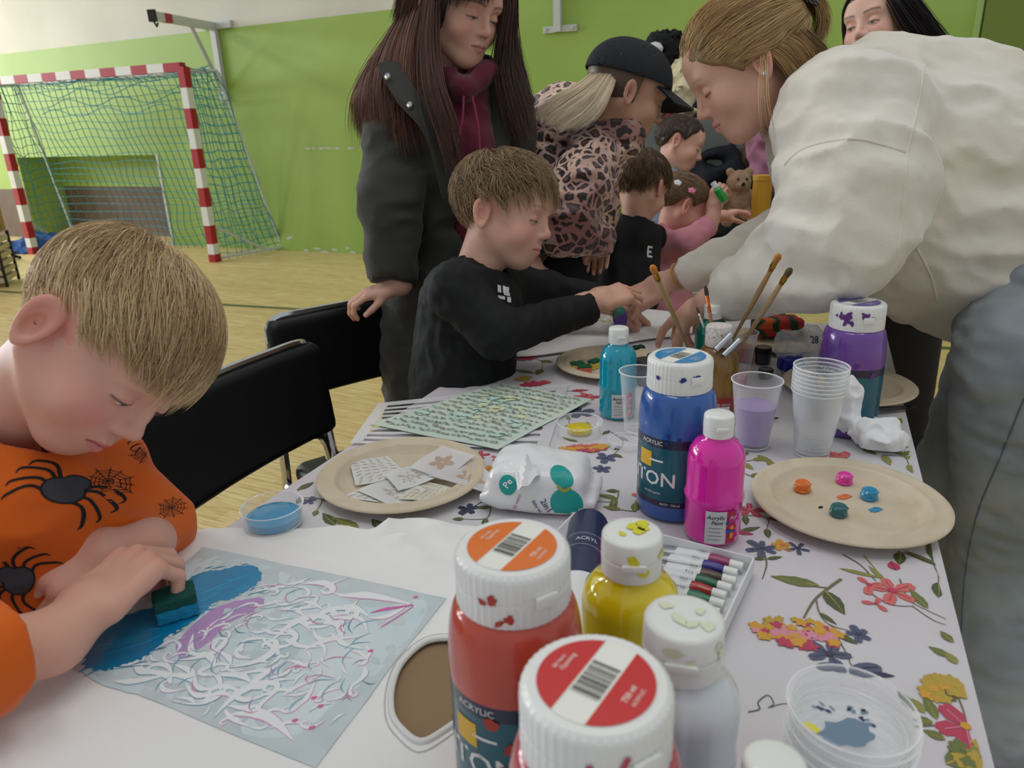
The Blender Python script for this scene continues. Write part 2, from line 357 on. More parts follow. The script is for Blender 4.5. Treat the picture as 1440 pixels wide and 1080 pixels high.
# ------------------------------------------------------------------ goal
def goal():
    A0, B0 = W(48, 357, 0), W(303, 368, 0); org = (A0+B0)/2
    g = thing('handball_goal', 'handball goal with red and white striped posts and a blue-green net, against the green wall', 'goal', org)
    def zfor(b, y): return min(np.arange(1.4, 2.4, .005), key=lambda z: abs(projpx((b[0], b[1], z))[1]-y))
    zA, zB = zfor(A0, 118), zfor(B0, 90); zt = (zA+zB)/2
    red, wh = mat('goal_red', '#a81f2a', rough=.4), mat('goal_white', '#dedfdc', rough=.4)
    ax = nrm(B0-A0); R_ = np.stack([ax, np.cross(A(0, 0, 1), ax), A(0, 0, 1)], 1)
    L_ = np.linalg.norm(B0-A0)
    for c in (A0, B0):
        b = MB(); n = 10; e = zt/n
        for k in range(n): b.box(c+A(0, 0, e*(k+.5)), (.078, .078, e), R=R_, mi=0 if (k % 2 == 1 or k == 0 and False) else 1)
        b.box(c+A(0, 0, .04), (.084, .084, .08), R=R_, mi=0); b.box(c+A(0, 0, zt-.03), (.084, .084, .06), R=R_, mi=0)
        b.build('post', [red, wh], g, smooth=False, org=org)
    b = MB(); n = 13; e = L_/n
    for k in range(n): b.box(A0+ax*e*(k+.5)+A(0, 0, zt), (e, .078, .078), R=R_, mi=0 if k % 2 == 0 else 1)
    b.build('crossbar', [red, wh], g, smooth=False, org=org)
    bk = nrm(W(398, 351, 0)-B0); BB = W(398, 351, 0); AB = W(110, 344, 0); BT = B0+(BB-B0)*.42+A(0, 0, zt-.02); AT = A0+(AB-A0)*.50+A(0, 0, zt-.02)
    gal = mat('goal_frame', '#c6cac8', rough=.45)
    for n_, p_, q_, r in (('top_rail', AT, BT, .018), ('back_upright', BT, BB, .014), ('back_upright', AT, AB, .014), ('side_rail', A0+A(0, 0, zt-.03), AT, .014), ('side_rail', B0+A(0, 0, zt-.03), BT, .014),
                          ('base_rail', A0+A(0, 0, .03), AB+A(0, 0, .03), .016), ('base_rail', B0+A(0, 0, .03), BB+A(0, 0, .03), .016), ('brace', A0+A(0, 0, .38), A0*.25+AB*.75+A(0, 0, .03), .014), ('brace', B0+A(0, 0, .38), B0*.25+BB*.75+A(0, 0, .03), .014)):
        b = MB(); b.tube([p_, q_], r, 8); b.build(n_, gal, g, org=org)
    # net panels as fine cords
    b = MB(); cord = .0042
    def panel(c00, c10, c01, c11, nu, nv, sag=.05, seed=0):
        def P(u, v):
            p = c00*(1-u)*(1-v)+c10*u*(1-v)+c01*(1-u)*v+c11*u*v; w = 4*u*(1-u)
            return p+A(vnoise(A(u*7, v*7, seed)[None], 1, 3)[0], vnoise(A(u*7, v*7, seed)[None], 1, 4)[0], vnoise(A(u*7, v*7, seed)[None], 1, 5)[0]-.5*w)*sag
        for i in range(nu+1): b.tube([P(i/nu, k/nv) for k in range(nv+1)], cord, 3, cap=False)
        for k in range(nv+1): b.tube([P(i/nu, k/nv) for i in range(nu+1)], cord, 3, cap=False)
    Bp, Ap = B0+A(0, 0, zt), A0+A(0, 0, zt)
    panel(AT, BT, AB, BB, 30, 22, .035, 1); panel(Bp, BT, B0, BB, 10, 22, .03, 2); panel(Ap, AT, A0, AB, 9, 20, .03, 3); panel(Ap, Bp, AT, BT, 28, 6, .06, 4)
    # bunched slack under the top rail
    for k in range(3):
        pts = [AT+(BT-AT)*t+A(0, 0, -.12-.10*k+.04*math.sin(t*23+k*2)) for t in np.linspace(.1, .95, 26)]; b.tube(pts, cord*1.2, 3, cap=False)
    nm = mat('net_cord', '#2f8c98', rough=.7); o = b.build('net', nm, g, smooth=False, org=org)
    return g
def projpx(P):
    d = np.asarray(P, float)-_O; return 720+FPX*(d@_R)/(d@_F), 540-FPX*(d@_U)/(d@_F), d@_F
goal()
# blue heap of net beside the left post
hp = W(62, 352, 0); s = lambda P: ell(hp+A(0, 0, .03), (.42, .26, .17))(P)-.06*vnoise(P, 9, 3)-.03*vnoise(P, 22, 4)
V, Fs = surface(lambda P: smax(s(P), -(P[..., 2]-.003), .01), hp-.6, hp+.6, .022)
o = mesh('folded_net', V, Fs, mat('blue_net', '#16386f', rough=.8, bump=(60, 1, .02), var=('#2760a8', 30)), smooth=True, org=hp); o.location = hp; tag(o, 'dark blue heap of folded net lying on the floor inside the left goal post', 'net')
b = MB(); b.tube([W(2, 346, .25), W(20, 360, .03), W(28, 362, .02)], .018, 8); o = b.build('stand_leg', mat('black_rubber', '#101012', rough=.6)); o.name = 'tripod_leg'; tag(o, 'thin black leg of a stand on the floor left of the goal post', 'stand')
# wooden gym bench piece at the left edge
bp = W(2, 404, 0); t = thing('vaulting_box', 'wooden vaulting box end with pale slats at the left edge of the hall', 'gym box', bp); R_ = rot_z(.35)
b = MB(); b.box(bp+R_@A(-.55, .2, .62), (1.2, .45, .32), R=R_, bev=.02); b.build('box_top', mat('pale_wood', '#a98c5d', rough=.6, var=('#8f7448', 6)), t, org=bp)
for k in range(6):
    b = MB(); b.box(bp+R_@A(-.55, .2, .40-.068*k), (1.2, .45, .045), R=R_, bev=.008); b.build('slat', mat('cream_slat', '#c5b893', rough=.6), t, org=bp)
for y in (-.01, .41): b = MB(); b.box(bp+R_@A(.05, y, .23), (.02, .03, .46), R=R_); b.build('corner_post', mat('black_rubber'), t, org=bp)
# basketball backboard brackets on the wall
def bracket():
    c = onwall(303, 38); z = c[2]; s = ws(c); o_ = wp(s, 0); t = thing('wall_bracket', 'white steel folding basketball bracket with a red mark, above the goal', 'bracket', wp(s, z))
    wm = mat('white_steel', '#c4c6c0', rough=.4); rt = mat('goal_red')
    def zt(x, y, t_): # point on a plane standing off the wall
        return hit(x, y, WA+WN*t_, WN)
    org = wp(s, z); tip = hit(214, 22, WA+WN*1.05, WN)
    b = MB(); d = nrm(tip-org); Rb = basis(d, A(0, 0, 1)); L_ = np.linalg.norm(tip-org); b.box((tip+org)/2, (.075, .05, L_), R=Rb); b.box(org+(tip-org)*.80, (.078, .054, .12), R=Rb, mi=1); b.box(tip, (.10, .07, .03), R=Rb, mi=2); b.build('arm', [wm, rt, mat('black_rubber')], t, smooth=False, org=org)
    b = MB(); lo_ = wp(s, z-.62, .03); b.tube([org+(tip-org)*.45, lo_], .022, 8); b.build('strut', wm, t, org=org)
    b = MB(); b.box(wp(s, z-.35, .03), (.07, .05, .75), R=rot_z(WANG)); b.build('upright', wm, t, smooth=False, org=org)
    b = MB(); b.box(wp(s+.05, z+.01, .02), (.38, .03, .07), R=rot_z(WANG)); b.build('wall_plate', wm, t, smooth=False, org=org)
    b = MB(); b.tube([tip+A(0, 0, -.04), tip+A(.02, .02, -.09), tip+A(.04, 0, -.06)], .010, 6); b.build('hook', mat('black_rubber'), t, org=org)
    c = onwall(789, 41); s = ws(c); z = c[2]; org = wp(s, z); t = thing('wall_bracket', 'white steel bracket with bolted cross plate, on the wall above the woman in the cap', 'bracket', org)
    b = MB(); b.box(wp(s, z, .02), (.30, .03, .05), R=rot_z(WANG)); b.build('wall_plate', wm, t, smooth=False, org=org)
    b = MB(); b.box(wp(s-.01, z+.45, .05), (.06, .05, .95), R=rot_z(WANG)); b.build('upright', wm, t, smooth=False, org=org)
    for k in (-.12, .12):
        b = MB(); b.lathe([(0, 0), (.014, 0), (.014, .012), (0, .016)], wp(s+k, z, .035), 10, R=basis(WN)); b.build('bolt', mat('steel', '#b9bcc0', rough=.3, metal=1), t, org=org)
    b = MB(); b.tube([wp(s-.03, z+.60, .08), wp(s-.15, z+.95, .4)], .020, 8); b.build('strut', wm, t, org=org)
bracket()
# ------------------------------------------------------------------ chairs
def chair_mesh():
    """local: seat centre x=0, back at y=-.2, faces +y"""
    r = thing('stacking_chair', 'x', 'chair'); ch = mat('chrome', '#c9cbcc', rough=.12, metal=1); bl = mat('black_vinyl', '#0c0c0e', rough=.42, bump=(300, .1, .001), spec=.4)
    f = lambda P: rbox((0, 0, 0), (.23, .022, .095), .02)(P-np.stack([0*P[..., 0], -.215+.35*P[..., 0]**2+.12*(P[..., 2]-.76)*-1, 0*P[..., 0]+.735], -1))
    V, Fs = surface(f, (-.27, -.3, .6), (.27, -.1, .9), .008); mesh('backrest', V, Fs, bl, r)
    b = MB(); rim = [(x, -.224+.35*x*x, z-.036) for x, z in [(-.222, .68), (-.225, .80), (-.215, .85), (-.19, .868), (-.1, .868), (0, .868), (.1, .868), (.19, .868), (.215, .85), (.225, .80), (.222, .68)]]; b.tube(spline(rim, 4), .0085, 8); b.build('edge_trim', ch, r)
    f2 = rbox((0, .02, .46), (.22, .21, .028), .025); V, Fs = surface(f2, (-.25, -.22, .40), (.25, .26, .51), .010); mesh('seat', V, Fs, bl, r)
    for s in (-1, 1):
        b = MB(); b.tube(spline([(.225*s, -.215, .76), (.232*s, -.20, .62), (.235*s, -.19, .45), (.24*s, -.235, .2), (.245*s, -.27, .0)], 6), .0115, 10); b.build('leg', ch, r)
        b = MB(); b.tube(spline([(.235*s, -.18, .43), (.235*s, .15, .43), (.238*s, .205, .40), (.245*s, .235, .2), (.25*s, .26, 0)], 6), .0115, 10); b.build('leg', ch, r)
    b = MB(); b.tube(spline([(-.228, -.20, .57), (-.20, -.20, .635), (-.1, -.215, .642), (0, -.22, .643), (.1, -.215, .642), (.20, -.20, .635), (.228, -.20, .57)], 5), .009, 8); b.build('back_tube', ch, r)
    return r
TD = nrm((W(667, 516)-W(386, 703))*A(1, 1, 0)); TR = A(TD[1], -TD[0], 0)
ch0 = chair_mesh()
def put_chair(c, loc, face, label):
    c.location = loc; c.rotation_euler = (0, 0, math.atan2(face[1], face[0])-math.pi/2); c['label'] = label; c['group'] = 'black chairs around the tables'
def back_mid(x, y, z): return W(x, y, z)
fA = nrm(TR+TD*.0); a = back_mid(326, 596, .735); put_chair(ch0, (a+fA*.22)*A(1, 1, 0), fA, 'empty black chair between the boy in orange and the next chair')
c1 = copy_tree(ch0); fB = nrm(TR-TD*.55); a = W(505, 480, .735); put_chair(c1, (a+fB*.22)*A(1, 1, 0), fB, 'black chair on which the long-haired woman rests her hand')
c2 = copy_tree(ch0); a = D(850, 345, 2.15); put_chair(c2, a*A(1, 1, 0)+A(-.02, 0, 0), nrm(A(1, .35, 0)), 'black chair behind the small boy in a black t-shirt')
# ------------------------------------------------------------------ light
w = SC.world = bpy.data.worlds.new('hall_light'); w.use_nodes = True; bg = w.node_tree.nodes['Background']; bg.inputs[0].default_value = lin('#e2e9ee'); bg.inputs[1].default_value = .56
def area(name, loc, to, size, power, col='#ffffff', sy=None):
    l = bpy.data.lights.new(name, 'AREA'); l.energy = power; l.size = size; l.color = lin(col)[:3]
    if sy: l.shape = 'RECTANGLE'; l.size_y = sy
    o = bpy.data.objects.new(name, l); COL.objects.link(o); o.location = loc; o.rotation_euler = (Vector(to)-Vector(loc)).to_track_quat('-Z', 'Y').to_euler(); return o
for k, (a, c) in enumerate(wins):
    p0 = LWo+WN*(a+c)/2+A(0, 0, 3.15)+WD*.12; area('window_light', p0, p0+WD*4-A(0, 0, 1.6), 2.1, 330, '#eaf3ff', 2.4)
for k, (s_, t_) in enumerate(((3.0, 2.5), (6.0, 2.5), (3.5, 5.5), (6.5, 5.5))):
    p0 = wp(S0+s_+2, 4.8, t_); area('ceiling_or_fill_lamp', p0, p0-A(0, 0, 3), 1.3, 85, '#fffaf0', .5)
for x_, y_ in ((-.6, .4), (.9, .6), (.2, 2.2)): area('ceiling_or_fill_lamp', (x_, y_, 3.9), (x_+.1, y_+.1, 0), 1.2, 9, '#fffaf2', .45)  # unseen fill lights, added above the table to brighten the people
SC.view_settings.exposure = 0.14
# ------------------------------------------------------------------ people
def head_sdf(child=0.0, fem=0.0, eye_open=.35, ears=True, mouth=0.0, fat=0.0):
    """local metres, origin between the ears; x right, y forward, z up"""
    c = child; jw = .052-.004*fem+.004*fat; nz = 1-.18*c-.1*fem
    cran = U_(ell((0, -.014, .034), (.0755, .096, .079)), ell((0, .022, .035), (.066, .066, .068)), k=.03)
    face = U_(ell((0, .036, -.018), (.059, .058, .07)), ell((0, .02, -.045), (.057, .056, .05)), k=.02)
    jaw = U_(cone((jw, -.004, -.040), (.017, .064-.006*c, -.086+.008*c), .021, .018), cone((-jw, -.004, -.040), (-.017, .064-.006*c, -.086+.008*c), .021, .018),
             ell((0, .068-.006*c, -.088+.008*c), (.023, .019, .016)), cone((0, .0, -.06), (0, .05, -.078), .042, .028), k=.025)
    cheeks = [ell((s*.036, .062, -.030-.006*c), (.026+.004*c, .025, .026+.002*c)) for s in (1, -1)]
    brow = cone((.036, .080, .026), (-.036, .080, .026), .014)
    fore = ell((0, .052, .05), (.058, .045, .045))
    eyeb = [ell((s*.0315, .079, .0015), (.0150, .0138, .0130)) for s in (1, -1)]
    sock = [ell((s*.0315, .102, .002), (.019, .018, .0125)) for s in (1, -1)]
    nose = U_(cone((0, .090, .012), (0, .1065*1, -.022), .0075, .0085*nz), ell((0, .089+.021*nz, -.0265+.004*c), (.0098*nz, .0095, .0085)),
              ell((.0105*nz, .0985, -.030), (.0068, .0085, .0062)), ell((-.0105*nz, .0985, -.030), (.0068, .0085, .0062)), k=.008)
    nost = [ell((s*.0062, .1035, -.0375), (.0030, .0046, .0028)) for s in (1, -1)]
    ul = U_(cone((.017, .0885, -.0575), (.005, .0975, -.0535), .0030, .0052), cone((-.017, .0885, -.0575), (-.005, .0975, -.0535), .0030, .0052), k=.004)
    ll = U_(cone((.015, .0880, -.0605), (0, .0950, -.0640), .0032, .0064), cone((-.015, .0880, -.0605), (0, .0950, -.0640), .0032, .0064), k=.004)
    slit = U_(cone((.021, .091, -.0590), (0, .104, -.0585), .0011, .0014+mouth), cone((-.021, .091, -.0590), (0, .104, -.0585), .0011, .0014+mouth), k=.001)
    muz = ell((0, .074, -.055), (.030, .022, .024))
    base = U_(cran, face, jaw, k=.022)
    er = [basis((s*.86, .48, .06), (0, -.12, 1)) for s in (1, -1)]
    def f(P):
        d = base(P); d = smin(d, fore(P), .02)
        for q in cheeks: d = smin(d, q(P), .022)
        d = smin(d, muz(P), .018); d = smin(d, brow(P), .016)
        for q in sock: d = smax(d, -q(P), .014)
        for q in eyeb: d = smin(d, q(P), .003)
        # lid crease / lash line: shallow groove on the eyeball
        d = smin(d, nose(P), .010)
        for q in nost: d = smax(d, -q(P), .003)
        d = smin(d, ul(P), .0045); d = smin(d, ll(P), .0045); d = smax(d, -slit(P), .002)
        if ears:
            for s, R in zip((1, -1), er):
                c0 = A(s*.0790, -.013, -.013); q = (P-c0)@R/.90
                X, Y, Z = q[..., 0], q[..., 1], q[..., 2]   # X up, Y ~fwd/back, Z outward
                wd = .0165+.006*np.clip((X+.01)/.04, -1, 1); sh = np.sqrt((X/.0325)**2+(Y/wd)**2)
                disc = np.maximum((sh-1)*.0165, np.abs(Z-.004)-.0045)
                rim = np.sqrt(((sh-.88)*.0165)**2+(Z-.0085)**2)-.0034
                e = smin(disc, rim, .004)
                bowl = np.sqrt(((X+.004)/.0165)**2+(Y/.0095)**2+((Z-.011)/.0095)**2); e = smax(e, -(bowl-1)*.009, .002)
                d = smin(d, e, .006)
        return d
    return f
def skull_sdf():
    return U_(ell((0, -.014, .034), (.0775, .098, .081)), ell((0, .022, .035), (.068, .068, .070)), ell((0, .036, -.018), (.061, .060, .07)), k=.03)
SKIN = dict(fair=((.66, .385, .285), (.64, .24, .20)), rosy=((.67, .375, .285), (.68, .23, .20)), tan=((.52, .30, .205), (.50, .21, .17)), pale=((.72, .45, .35), (.64, .26, .23)))
def head_color(L, tone, brow=(.30, .2, .12), lips=(.62, .20, .19), blush=1.0, lash=(.06, .035, .025), eyeo=.0, gaze=0):
    base, red = [np.array(x) for x in SKIN[tone]]
    C = np.tile(base, (len(L), 1)); X, Y, Z = np.abs(L[:, 0]), L[:, 1], L[:, 2]
    def blend(w, col): 
        nonlocal C
        w = np.clip(w, 0, 1)[:, None]; C = C*(1-w)+np.array(col)*w
    g = lambda cx, cy, cz, r: np.exp(-(((X-cx)/r[0])**2+((Y-cy)/r[1])**2+((Z-cz)/r[2])**2))
    blend(.62*blush*g(.044, .070, -.032, (.024, .04, .022)), red); blend(.40*g(0, .112, -.028, (.012, .02, .012)), red)
    blend(.55*(X > .068)*np.clip(1-np.abs(Z)/.05, 0, 1)*(np.abs(Y+.012) < .035), red)
    blend(.25*g(.0315, .09, -.002, (.018, .02, .012)), red)
    # lips
    lz = -.0590; w = np.clip(1-((X/.0235)**2), 0, 1); up = .0075*w*(1-.35*np.exp(-(X/.004)**2)); dn = .0098*w
    m = (Y > .082)*np.where(Z > lz, np.clip((up-(Z-lz))/.0018+.5, 0, 1), np.clip((dn-(lz-Z))/.002+.5, 0, 1))*(X < .0235)
    blend(.8*m, lips); blend(.8*m*(np.abs(Z-lz) < .0010), (.25, .07, .07))
    # nostrils
    blend(.85*g(.0062, .1035, -.0375, (.0033, .006, .003)), (.25, .08, .06))
    # brows
    bz = .0245+.004*np.sin(np.clip((X-.012)/.04, 0, 1)*2.6); wb = np.clip(1-np.abs(Z-bz)/.0042, 0, 1)*((X > .012) & (X < .052))*(Y > .05)
    blend(.75*np.minimum(1, wb*1.6), brow)
    # eyes: open slit with iris, lash line
    u = (X-.0315)/.0145; lo = -.0062+.0030*u*u; hi = lo+eyeo*(1-u*u)
    inn = (np.abs(u) < 1)*(Y > .075)
    if eyeo > .001:
        e = inn*(Z > lo)*(Z < hi); blend(e, (.72, .68, .64)); ir = e*(((X-.0315)**2+(Z-lo-.001)**2) < .0055**2); blend(ir, (.12, .13, .13))
    blend(inn*np.clip(1.3-np.abs(Z-hi)/.0022, 0, 1)*(1-.2*u*u), lash)
    cr = -.0062+.0115*(1-u*u*.75); blend(.45*inn*np.clip(1-np.abs(Z-cr)/.0013, 0, 1), red*.5)
    return C
def hand_sdf(curl, spread=0.06, thumb=(.5, .6, .35), s=1.0, side=1):
    """local: wrist at origin, palm toward -z, fingers +y, thumb at side*+x. curl: 4 fingers of (mcp,pip,dip)"""
    palm = U_(rbox((-.002*side, .047, 0), (.036, .040, .0125), .012), cone((.018*side, .012, -.003), (.028*side, .035, -.006), .017, .014),
              cone((0, -.035, 0), (0, .014, 0), .0250, .0255), k=.02)
    fs = []; kn = []
    base = [(.0285, .083, .001), (.0095, .088, .003), (-.0095, .085, .002), (-.0275, .077, -.001)]
    lens = [(.043, .025, .021), (.047, .029, .022), (.043, .027, .021), (.034, .020, .018)]; rad = [.0088, .0090, .0086, .0076]
    tips = []
    for i in range(4):
        p = A(base[i][0]*side, base[i][1], base[i][2]); a = 0; sp = (1.5-i)*spread*side; pts = [p-A(0, .02, .002), p]; 
        for j in range(3):
            a += curl[i][j]; d = A(math.sin(sp)*math.cos(a), math.cos(sp)*math.cos(a), -math.sin(a)); p = p+d*lens[i][j]; pts.append(p)
        r = rad[i]; fs.append(chain(pts, [r, r*1.08, r*1.0, r*.94, r*.80], k=.003)); tips.append((pts[-2], pts[-1], nrm(np.cross(d, A(1, 0, 0)))))
    t0 = A(.022*side, .018, -.006); sp, fl, bend = thumb
    d1 = nrm(A(math.sin(sp)*side, math.cos(sp), -fl)); t1 = t0+d1*.040; d2 = nrm(d1+A(-bend*.6*side, .25, -bend*.35)); t2 = t1+d2*.030; d3 = nrm(d2+A(-bend*.5*side, .15, -bend*.25)); t3 = t2+d3*.024
    th = chain([t0, t1, t2, t3], [.0150, .0115, .0105, .0088], k=.004); tips.append((t2, t3, nrm(A(side*.5, 0, .85))))
    def f(P):
        P = P/s; d = palm(P)
        fd = fs[0](P)
        for q in fs[1:]: fd = smin(fd, q(P), .0012)
        d = smin(d, fd, .008); d = smin(d, th(P), .010); return d*s
    f.tips = tips; return f
def place(f, c, R, s=1.0):
    c = np.asarray(c, float)
    return lambda P: s*f(((P-c)@R)/s)
def folds(P, amp, sc, seed=0, d=None, k=3.0):
    """ridged wrinkle field; d = limb direction along which folds are packed tighter"""
    Q = np.array(P)
    if d is not None: d = nrm(d); Q = Q + (Q@d)[..., None]*d*(k-1)
    n = vnoise(Q, sc, seed)+.5*vnoise(Q, sc*2.1, seed+5)
    return amp*(1-np.abs(n)*2.2)
def noisy(f, amp, sc, seed=0, d=None, k=3.0):
    def g(P):
        r = f(P); m = np.abs(r) < .05+amp*3
        if m.any(): r = r.copy(); r[m] -= folds(P[m], amp, sc, seed, d, k)
        return r
    return g
def skin_mat(): return mat('skin', '#d9a58c', rough=.48, sss=.18, vcol='Col', bump=(900, .12, .001), spec=.35)
def bbox_pts(pts, m):
    P = np.array(pts); return P.min(0)-m, P.max(0)+m
class Person:
    def __init__(s, name, label, C, fwd, up, scale=1.0, tone='fair', child=0.0, fem=0.0, h=.0022, neck=None, neckr=.050, group=None, **kw):
        up = np.asarray(up, float); fwd = nrm(fwd); up = nrm(up-fwd*(up@fwd)); right = np.cross(fwd, up)
        s.R = np.stack([right, fwd, up], 1); s.C = np.asarray(C, float); s.s = scale; s.tone = tone; s.name = name; s.label = label; s.group = group
        s.ck = {k: v for k, v in kw.items() if k in ('brow', 'lips', 'blush', 'eyeo', 'lash')}
        s.hf = head_sdf(child, fem, **{k: v for k, v in kw.items() if k in ('ears', 'fat', 'mouth')})
        s.head = place(s.hf, s.C, s.R, scale); s.parts = []; s.h = h
        s.neckbase = None if neck is None else np.asarray(neck, float)
        f = s.head
        if neck is not None:
            a = s.w(0, -.022, -.03); f = U_(f, cone(a, s.neckbase, neckr*scale, neckr*scale*1.12), cone(s.w(0, .01, -.065), s.neckbase, neckr*.55*scale, neckr*.8*scale), k=.022*scale)
        s.headneck = f
        lo = s.C-.165*scale; hi = s.C+.165*scale
        if neck is not None: lo = np.minimum(lo, s.neckbase-.07*scale); hi = np.maximum(hi, s.neckbase+.07*scale)
        s.parts.append(surface(f, lo, hi, h))
        s.tipinfo = []
    def w(s, x, y, z): return s.C+s.R@(A(x, y, z)*s.s)
    def loc(s, P): return ((P-s.C)@s.R)/s.s
    def hand(s, wrist, yd, zd, curl, thumb=(.5, .6, .35), spread=.06, sc=1.0, side=1, arm=None, h=.0018, armr=(.030, .045), nails=True):
        """yd: pointing of fingers, zd: back of the hand normal"""
        y = nrm(yd); z = nrm(np.asarray(zd)-y*(np.asarray(zd)@y)); x = np.cross(y, z); R = np.stack([x, y, z], 1); w_ = np.asarray(wrist, float)
        hf = hand_sdf(curl, spread, thumb, 1.0, side); f = place(hf, w_, R, sc)
        lo, hi = w_-.20*sc, w_+.20*sc
        if arm is not None:
            f = U_(f, cone(w_-y*.03*sc, arm, armr[0]*sc, armr[1]*sc), k=.02); lo = np.minimum(lo, np.asarray(arm)-.06); hi = np.maximum(hi, np.asarray(arm)+.06)
        s.parts.append(surface(f, lo, hi, h)); s.tipinfo.append((w_, R, sc, hf.tips)); s.nails = nails
        return lambda x, y, z: w_+R@(A(x, y, z)*sc)
    def flesh(s, f, lo, hi, h=.012): s.parts.append(surface(f, lo, hi, h))
    def build(s, org=None):
        V, Fs = merge(s.parts); L = s.loc(V); n0 = len(s.parts[0][0])
        base, red = [np.array(x) for x in SKIN[s.tone]]
        C = np.tile(base, (len(V), 1)); C[:n0] = head_color(L[:n0], s.tone, **s.ck)
        for (w_, R, sc, tips) in s.tipinfo:
            q = ((V-w_)@R)/sc
            for (a, b, nn) in tips:
                d = np.linalg.norm(q-b, axis=1); C = C+(red-C)*(np.exp(-(d/.014)**2)*.55)[:, None]
                c = a+(b-a)*1.0; ad = nrm(b-a); back = nrm(nn-ad*(nn@ad)); back = back if back[2] > -2 else -back
                t = (q-b)@ad; m = (d < .013)*(((q-b)@back) > .0045)*(t > -.008)*(t < .0065)
                C = C+(np.array([.78, .50, .43])-C)*(m*.6)[:, None]
            for i, k in enumerate([(.0285, .083), (.0095, .088), (-.0095, .085), (-.0275, .077)]):
                d = np.linalg.norm(q-A(k[0], k[1], .01), axis=1); C = C+(red-C)*(np.exp(-(d/.011)**2)*.30)[:, None]
        C += vnoise(V, 60, 3)[:, None]*.012
        C = np.clip(C, 0, 1)
        s.org = np.zeros(3) if org is None else np.asarray(org, float)
        o = mesh(s.name, V, Fs, skin_mat(), None, True, None, s.org, C); o.location = s.org
        s.o = tag(o, s.label, 'person', s.group); return o
    def cloth(s, name, f, lo, hi, h, m, label=None, cols=None):
        V, Fs = surface(f, lo, hi, h); o = mesh(name, V, Fs, m, s.o, True, None, s.org, None if cols is None else cols(V))
        if label: o['label'] = label
        return o
    # ---- hair
    def hair(s, col, n=3000, length=.06, comb=None, hairline=None, r=.00045, layer=(.006, .014), steps=12, stick=.6, cap=True, seed=1, name='hair', grav=.0, body=None, wild=.15, colvar=.12, capthick=.006, h=None, rough=.42, extra_roots=None, clump=.35, col2=None):
        rng = np.random.RandomState(seed); sk = skull_sdf()
        if hairline is None: hairline = hairline_short
        d = rng.normal(size=(n*4, 3)); d /= np.linalg.norm(d, axis=1, keepdims=True); P = A(0, -.014, .034)+d*.11
        for _ in range(4):
            g = grad(sk, P); P = P-g*sk(P)[:, None]
        P = P[hairline(P) > 0][:n]; n = len(P)
        dens = np.ones(n)
        L = (length(P) if callable(length) else np.full(n, length))*rng.uniform(.75, 1.1, n)
        lay = rng.uniform(layer[0], layer[1], n); st = L/(steps-1)
        cl = vnoise(P, 55, seed); wob = rng.normal(size=(n, 3))*wild
        cx = np.stack([vnoise(P, 70, seed+k) for k in (11, 12, 13)], -1)*clump
        v = grad(sk, P); path = [P+v*.002]; p = path[0].copy(); v = v*.8
        down = s.R.T@A(0, 0, -1)
        for k in range(steps-1):
            g = grad(sk, p); c = comb(p, k/(steps-1)) if comb else np.tile(A(0, 1, -.2), (n, 1))
            c = c+cx+wob+down*grav*(k/(steps-1)+.2); c = c-g*(np.sum(c*g, -1)*(sk(p) < lay+.01))[:, None]
            c /= np.linalg.norm(c, axis=1, keepdims=True)+1e-9
            v = v*.35+c*.65; v /= np.linalg.norm(v, axis=1, keepdims=True)+1e-9
            p = p+v*st[:, None]; dd = sk(p); target = lay*min(1, .4+k/4)
            over = dd-target; mv = np.where(over < 0, over, over*stick*(dd < .05)); p = p-g*mv[:, None]
            path.append(p.copy())
        paths = np.stack(path, 1)*s.s@s.R.T+s.C
        if body is not None:
            q = paths.reshape(-1, 3); 
            for _ in range(2):
                db = body(q); m = db < .004
                if m.any(): q[m] -= grad(body, q[m])*(db[m]-.004)[:, None]
            paths = q.reshape(paths.shape)
        c0 = np.array(lin(col)[:3]); t = np.clip(rng.normal(size=(n, 1))*.5+cl[:, None]*.8, -1, 1)
        c = c0*(1+t*colvar*2)
        if col2 is not None:
            w = np.clip(.5+t*.5+rng.normal(size=(n, 1))*.2, 0, 1); c = c0*(1-w)+np.array(lin(col2)[:3])*w
        V, Fs, cc = strands(paths, np.full(n, r)*s.s, np.clip(c, 0, 1))
        parts = [(V, Fs)]; cols = [cc]
        if cap:
            fn = (lambda P: smax(sk(P)-capthick-.0035*vnoise(P*A(1, 1, .35), 95, seed), -hairline(P)*.5, .004))
            cv, cf = surface(fn, (-.11, -.14, -.13), (.11, .12, .15), (h or .0035)/s.s)
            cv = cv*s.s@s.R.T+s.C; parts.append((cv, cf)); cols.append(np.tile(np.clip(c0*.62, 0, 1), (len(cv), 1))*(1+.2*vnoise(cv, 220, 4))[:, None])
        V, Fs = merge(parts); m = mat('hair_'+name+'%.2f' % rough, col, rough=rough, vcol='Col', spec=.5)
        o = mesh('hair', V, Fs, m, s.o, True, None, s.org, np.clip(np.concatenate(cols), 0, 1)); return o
def hairline_short(P, side=.018, back=-.055, front=.062, temple=.05):
    X, Y, Z = np.abs(P[..., 0]), P[..., 1], P[..., 2]
    # height of the hairline as a function of y
    hl = np.interp(Y, [-.12, -.075, -.045, -.028, .0, .02, .045, .06, .085], [back, back+.008, back+.035, side+.012, side+.018, side-.008, temple-.012, temple, front])
    hl = hl-.012*(X < .03)*(Y > .05)*0
    return Z-hl
def comb_whorl(w=(0.01, -.06, .105), fwd=.35, side=0):
    w = A(*w)
    def f(p, t):
        d = p-w; d = d/(np.linalg.norm(d, axis=-1, keepdims=True)+1e-9); return d*1.0+A(side, fwd, -.15)
    return f
